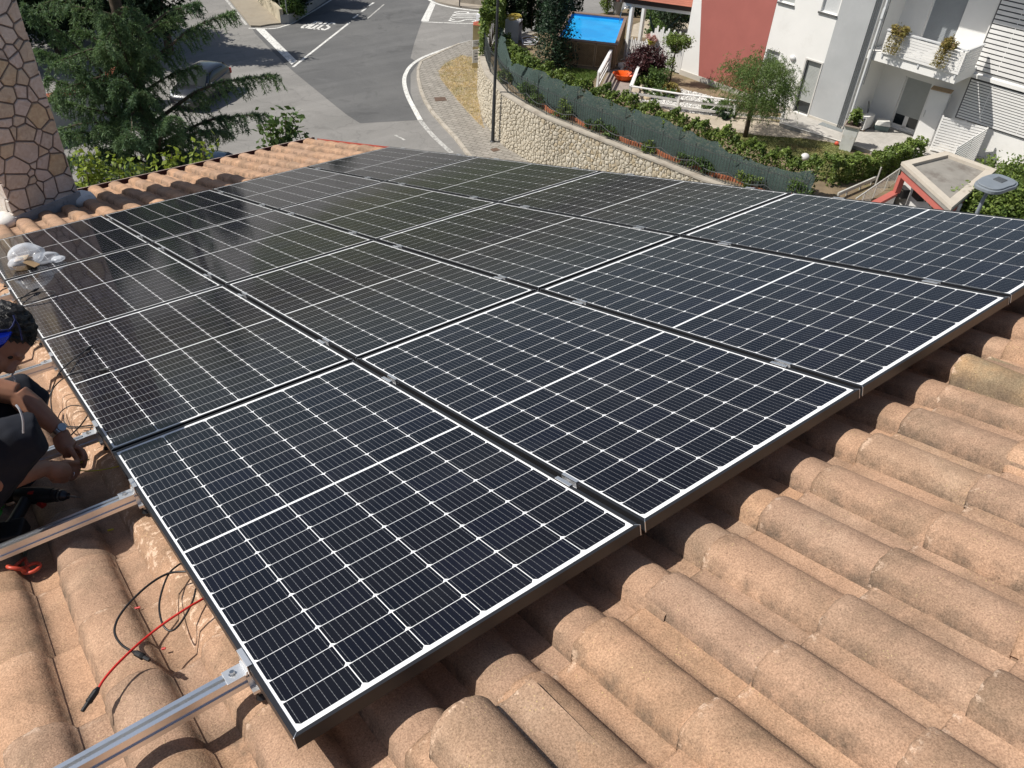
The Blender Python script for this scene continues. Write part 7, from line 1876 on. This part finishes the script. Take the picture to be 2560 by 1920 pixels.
# air conditioner, pet carrier, mat, dome light, ball
a0, a1 = at(*c4(1168, 845), ZH), at(*c4(1232, 822), ZH); aw, aa = oriented(a0, a1)
acp = at(*c4(1172, 848), ZH); zac = height_at(acp, c4(0, 768)[1]) - ZH
ac = thing('air_conditioner', 'white outdoor air conditioning unit behind the tall planter', 'air conditioner', acp, math.atan2(fd[1], fd[0]) + math.pi / 2)
mb = MB(); mb.box2((0, 0, .06), (.78, .30, .62)); obj('casing', mb, M_WPAINT, ac, bevel=.015)
mb = MB()
for i in range(9): mb.box2((-.008, .04, .12 + i * .05), (.0, .26, .12 + i * .05 + .026))
o = obj('grille', mb, M_RUBBER, ac); o['kind'] = 'stuff'
for x in (.08, .62):
    mb = MB(); mb.box2((x, -.02, 0), (x + .06, .32, .06)); obj('foot', mb, mat('wood_block', (.3, .2, .12), .8, .15, 6), ac)
mb = MB(); mb.tube(smooth_path([(.7, .3, .45), (.85, .5, .9), (.95, .55, 1.0), (1.05, .5, .7), (.9, .4, .3)], 6), .012, 6); obj('cable_loop', mb, M_RUBBER, ac)
pc = at(*c4(1240, 840), ZH); pcr = at(*c4(1345, 855), ZH); pw2, pan = oriented(pc, pcr)
pet = thing('pet_carrier', 'pet carrier with a white lid and grey-green base on the terrace', 'pet carrier', pc, pan)
mb = MB(); frustum(mb, .58, .64, .40, .46, 0, .24, .34, .24); obj('carrier_base', mb, mat('grey_green_plastic', (.10, .14, .14), .5, .08, 6), pet, bevel=.03)
mb = MB(); frustum(mb, .66, .54, .48, .34, .242, .44, .34, .24); obj('carrier_lid', mb, mat('white_plastic', (.66, .65, .61), .5, .06, 6), pet, bevel=.03)
mb = MB(); mb.box2((.645, .10, .06), (.672, .38, .34)); obj('carrier_door', mb, M_RUBBER, pet)
mq = poly_at(c4, [(888, 800), (925, 782), (1050, 828), (1040, 852)], ZH); mb = MB(); mb.prism([tuple(p) for p in mq], ZH + .003, ZH + .015); tag(obj('doormat', mb, mat('grey_doormat', (.22, .235, .235), .95, .15, 20)), 'grey doormat on the terrace below the grey panel', 'doormat')
p = at(*c4(795, 1040), ZG); root = thing('garden_light', 'pale dome garden light at the lawn edge behind the hedge', 'garden light', p)
mb = MB(); mb.cyl((0, 0, 0), (0, 0, .1), .05, n=10); obj('stand', mb, M_PIPEW, root); mb = MB(); mb.ball((0, 0, .2), (.18, .18, .16), 16, 10); obj('globe', mb, mat('pale_globe', (.62, .61, .6), .4, .04, 5), root, smooth='all')
p = at(*c4(1003, 935), ZG); mb = MB(); mb.ball((p[0], p[1], ZG + .09), .09, 14, 9); tag(obj('ball', mb, mat('red_ball', (.55, .09, .05), .5, .1, 6), smooth='all'), 'small red ball on the lawn beside the tall planter', 'ball')
p = at(*c4(1090, 725), ZH); root = thing('drying_rack', 'folded white drying rack leaning by the house pipes', 'drying rack', p, math.atan2(fd[1], fd[0]))
for i in range(6):
    mb = MB(); mb.tube([(i * .07, -.1, 0), (i * .07 + .03, .0, .95)], .009, 5); obj('bar', mb, M_PIPEW, root)
mb = MB(); mb.tube([(-.02, 0, .95), (.42, 0, .95)], .011, 5); obj('crossbar', mb, M_PIPEW, root)

# ------------------------------------------------------------------ willow
tb = at(*c4(418, 882), ZG); g = np.random.default_rng(17)
zc_ = height_at(tb, c4(0, 560)[1]); ztop = height_at(tb, c4(0, 335)[1])
wil = thing('willow_tree', 'round willow-like tree with a forked trunk on the small lawn', 'tree', tb)
mb = MB(); 
for s in (-1, 1): mb.tube([tb + [s * .05, 0, 0], tb + [s * .06, .02, .8], (tb[0] + s * .12, tb[1], zc_ - .3), (tb[0] + s * .35, tb[1] + .1 * s, zc_ + .5)], [.075, .062, .05, .02], 9)
Q = []
cr0 = np.array([tb[0] - .0, tb[1] + .0, zc_ - .05]); RX = 1.55; RZ = (ztop - zc_) * .92
for i in range(150):
    d = g.normal(size=3); d /= np.linalg.norm(d); d[2] = d[2] * .9 + .15
    rr_ = g.uniform(.35, 1.0) ** .6; e = cr0 + d * np.array([RX, RX, RZ]) * rr_
    if i < 40: mb.tube([(tb[0], tb[1], zc_ - .1), cr0 * .5 + e * .5 + [0, 0, .12], e], [.02, .012, .004], 5)
    for k in range(11):
        a = g.uniform(0, 6.28); out_ = (e - cr0); out_[2] = 0; out_ = out_ / (np.linalg.norm(out_) + .01) * .25
        ln = g.uniform(.25, .62); n_ = 20; s = g.uniform(0, 1, n_)
        c0 = e + g.normal(size=3) * .16
        P = c0 + np.stack([(math.cos(a) * .22 + out_[0]) * s, (math.sin(a) * .22 + out_[1]) * s, .12 * s - ln * s ** 2], 1) + g.normal(size=(n_, 3)) * .025
        dr = np.stack([np.full(n_, math.cos(a) * .25), np.full(n_, math.sin(a) * .25), .1 - 2 * ln * s], 1) + g.normal(size=(n_, 3)) * .3; dr /= np.linalg.norm(dr, axis=1)[:, None]
        sd_ = np.cross(dr, g.normal(size=(n_, 3))); sd_ /= np.linalg.norm(sd_, axis=1)[:, None]
        L = g.uniform(.05, .10, n_)[:, None]; w_ = .011
        Q.append(np.stack([P - sd_ * w_, P + sd_ * w_, P + dr * L + sd_ * w_ * .3, P + dr * L - sd_ * w_ * .3], 1))
wpart('trunk', mb, M_BARK, wil, smooth='all'); wpart('foliage', MB().quads(np.concatenate(Q)), L_WILLOW, wil)

# ------------------------------------------------------------------ flat-roofed street entrance
ZR2 = -10.0
A2, B2_, C2_, D2 = [np.array(at(*c10(*q), ZR2)[:2]) for q in ((520, 1020), (1130, 870), (1840, 1125), (1215, 1650))]
# the near corner lies beyond the picture's panel edge: keep the plan a parallelogram
gat = thing('street_entrance', 'flat-roofed street entrance with pale parapet and red trim', 'entrance', (A2[0], A2[1], ZT))
cn2 = [A2, D2, C2_, B2_]; ce = sum(cn2) / 4
M_PARA = mat('pale_parapet_stone', (.50, .45, .38), .9, .1, 2, dirt=((.33, .28, .22), 2, .55)); M_FELT = mat('stained_roof_felt', (.26, .245, .22), .95, .15, 1.2, dirt=((.12, .10, .085), 1.3, .5, .75))
M_REDT = mat('coral_trim', (.44, .125, .10), .8, .08, 2)
def inset(poly, d):
    out = []; n = len(poly)
    for i in range(n):
        p, a, b_ = poly[i], poly[i - 1], poly[(i + 1) % n]
        u1_ = (p - a) / np.linalg.norm(p - a); u2 = (b_ - p) / np.linalg.norm(b_ - p); n1, n2 = np.array([-u1_[1], u1_[0]]), np.array([-u2[1], u2[0]])
        if n1 @ (ce - p) < 0: n1 = -n1
        if n2 @ (ce - p) < 0: n2 = -n2
        m_ = n1 + n2; m_ /= np.linalg.norm(m_); out.append(p + m_ * d / max(.3, m_ @ n1))
    return out
in2 = inset(cn2, .30)
mb = MB(); mb.prism([tuple(p) for p in inset(cn2, .02)], ZR2 - .26, ZR2 - .12); wpart('roof_deck', mb, M_FELT, gat)
for i in range(4):
    a, b_, ai, bi = cn2[i], cn2[(i + 1) % 4], in2[i], in2[(i + 1) % 4]
    mb = MB(); mb.prism([tuple(a), tuple(b_), tuple(bi), tuple(ai)], ZR2 - .119, ZR2); wpart('parapet', mb, M_PARA, gat)
in3 = inset(cn2, .06); in4 = inset(cn2, .28)
for i in range(2):
    mb = MB(); mb.bar((*((in3[i] + in4[i]) / 2), ZR2 - .40), (*((in3[(i + 1) % 4] + in4[(i + 1) % 4]) / 2), ZR2 - .40), .20, .26); wpart('red_beam', mb, M_REDT, gat)
zlow = height_at((in3[0][0], in3[0][1], ZT), c10(0, 1430)[1])
mb = MB(); mb.box((in4[0][0] * .5 + in3[0][0] * .5, in4[0][1] * .5 + in3[0][1] * .5, (zlow + ZR2 - .53) / 2), (.2, .2, ZR2 - .53 - zlow), 1.0); wpart('red_post', mb, M_REDT, gat)
lw0 = np.array(at(*c10(425, 1440), zlow)[:2]); lw1 = np.array(at(*c10(185, 1568), zlow)[:2]); lw2 = lw1 + (lw1 - lw0) * 1.5
mb = MB(); mb.bar((*lw0, zlow - .05), (*lw2, zlow - .05), .26, .12); wpart('red_coping', mb, M_REDT, gat)
mb = MB(); mb.bar((*lw0, (zlow - .11 + ZS) / 2), (*lw2, (zlow - .11 + ZS) / 2), .2, zlow - .11 - ZS); wpart('low_wall', mb, M_HWHITE, gat)
# inner walls under the roof
dn_ = (C2_ - D2) / np.linalg.norm(C2_ - D2); w0_, w1_ = A2 + dn_ * 1.15, D2 + dn_ * 1.15
M_INW = mat('grey_white_wall', (.60, .59, .57), .9, .06, 2)
mb = MB(); mb.bar((*w0_, (ZS + ZR2 - .26) / 2), (*w1_, (ZS + ZR2 - .26) / 2), .12, ZR2 - .26 - ZS); wpart('inner_wall', mb, M_INW, gat)
mb = MB(); mb.bar((*(C2_ * .97 + D2 * .03 - dn_ * .1), (ZS + ZR2 - .26) / 2), (*B2_, (ZS + ZR2 - .26) / 2), .2, ZR2 - .26 - ZS); wpart('side_wall', mb, M_INW, gat)
for k, (px, py, w_, lab) in enumerate(((585, 1435, .5, 'black letter box with pale edges on the wall under the flat roof'), (810, 1470, .5, 'black letter box half hidden by the coral beam'))):
    d_ = ray(*c10(px, py)); t_ = w1_ - w0_; t_ /= np.linalg.norm(t_); nrm = np.array([t_[1], -t_[0]])
    if nrm @ (CAM[:2] - w0_) < 0: nrm = -nrm
    s_ = ((w0_ - CAM[:2]) @ nrm + .06) / (d_[:2] @ nrm); c = CAM + d_ * s_
    lb = thing('letter_box', lab, 'letter box', (c[0] + nrm[0] * .14, c[1] + nrm[1] * .14, c[2]), math.atan2(t_[1], t_[0]))
    mb = MB(); mb.box((0, 0, 0), (.46, .26, .36)); obj('box_body', mb, M_RUBBER, lb, bevel=.01)
    ys = -1 if Vector((math.cos(math.atan2(t_[1], t_[0]) + math.pi / 2), math.sin(math.atan2(t_[1], t_[0]) + math.pi / 2))).dot(Vector(nrm)) < 0 else 1
    mb = MB(); mb.box((0, ys * .134, .11), (.34, .01, .02)); obj('letter_slot', mb, M_STEEL, lb)
# stair railing beside the entrance
M_RAILW = mat('pale_pipe', (.5, .49, .45), .6, .12, 4, dirt=((.3, .22, .15), 5, .55))
rl_ = thing('stair_railing', 'pale pipe railing with thin bars climbing beside the street entrance', 'railing', (lw1[0], lw1[1], zlow))
r0 = at(*c10(508, 1108), ZT + .6); r1 = at(*c10(0, 1455), ZT + .55); 
for k in range(23):
    q = r0 + (r1 - r0) * k / 22; mb = MB(); mb.tube([(q[0], q[1], q[2] - .85), q], .022 if k % 7 == 0 else .009, 6); wpart('bar', mb, M_RAILW, rl_)
mb = MB(); mb.tube([r0, r1 + (r1 - r0) * .2], .028, 8); wpart('top_pipe', mb, M_RAILW, rl_); mb = MB(); mb.tube([r0 - np.array([0, 0, .78]), r1 - np.array([0, 0, .78])], .018, 8); wpart('bottom_pipe', mb, M_RAILW, rl_)
r2, r3 = at(*c10(170, 1240), ZT + .2), at(*c10(-360, 1470), ZT + .2)
rl2 = thing('plank_railing', 'pale plank railing on stub posts in front of the hedge', 'railing', r2)
mb = MB(); mb.bar(r2, r3, .06, .14); wpart('plank', mb, M_RAILW, rl2)
for k in (.1, .4, .75): 
    q = r2 + (r3 - r2) * k; mb = MB(); mb.tube([(q[0], q[1], q[2] - .9), q], .03, 6); wpart('post', mb, M_RAILW, rl2)
q = at(*c10(80, 1560), ZT - .6); 
fp = thing('marker_post', 'pale post leaning beside the stair railing', 'post', q); zt_ = height_at(q, c10(0, 1095)[1]); mb = MB(); mb.tube([q, at(*c10(240, 1095), zt_)], .03, 8); wpart('pole', mb, M_RAILW, fp)
for i, (px, py, rad, hh, lab) in enumerate(((2080, 1300, 1.5, 2.2, 'large leafy shrub behind the LED street lamp'), (1560, 1620, 1.2, 1.3, 'leafy shrub below the flat roof parapet'), (2150, 1620, 1.3, 1.6, 'leafy shrub at the foot of the LED street lamp'))):
    p = at(*c10(px, py), ZR2 - .6); shrub('street_shrub', lab, 'shrub', (p[0], p[1], p[2] - hh - 1.0), (p[0], p[1], p[2] - .2), (rad, rad, hh * .62), L_HEDGE, 9000, .075, 140 + i, k=70, spread=.2)
rr0 = at(*c4(1890, 1010), ZH - .2)
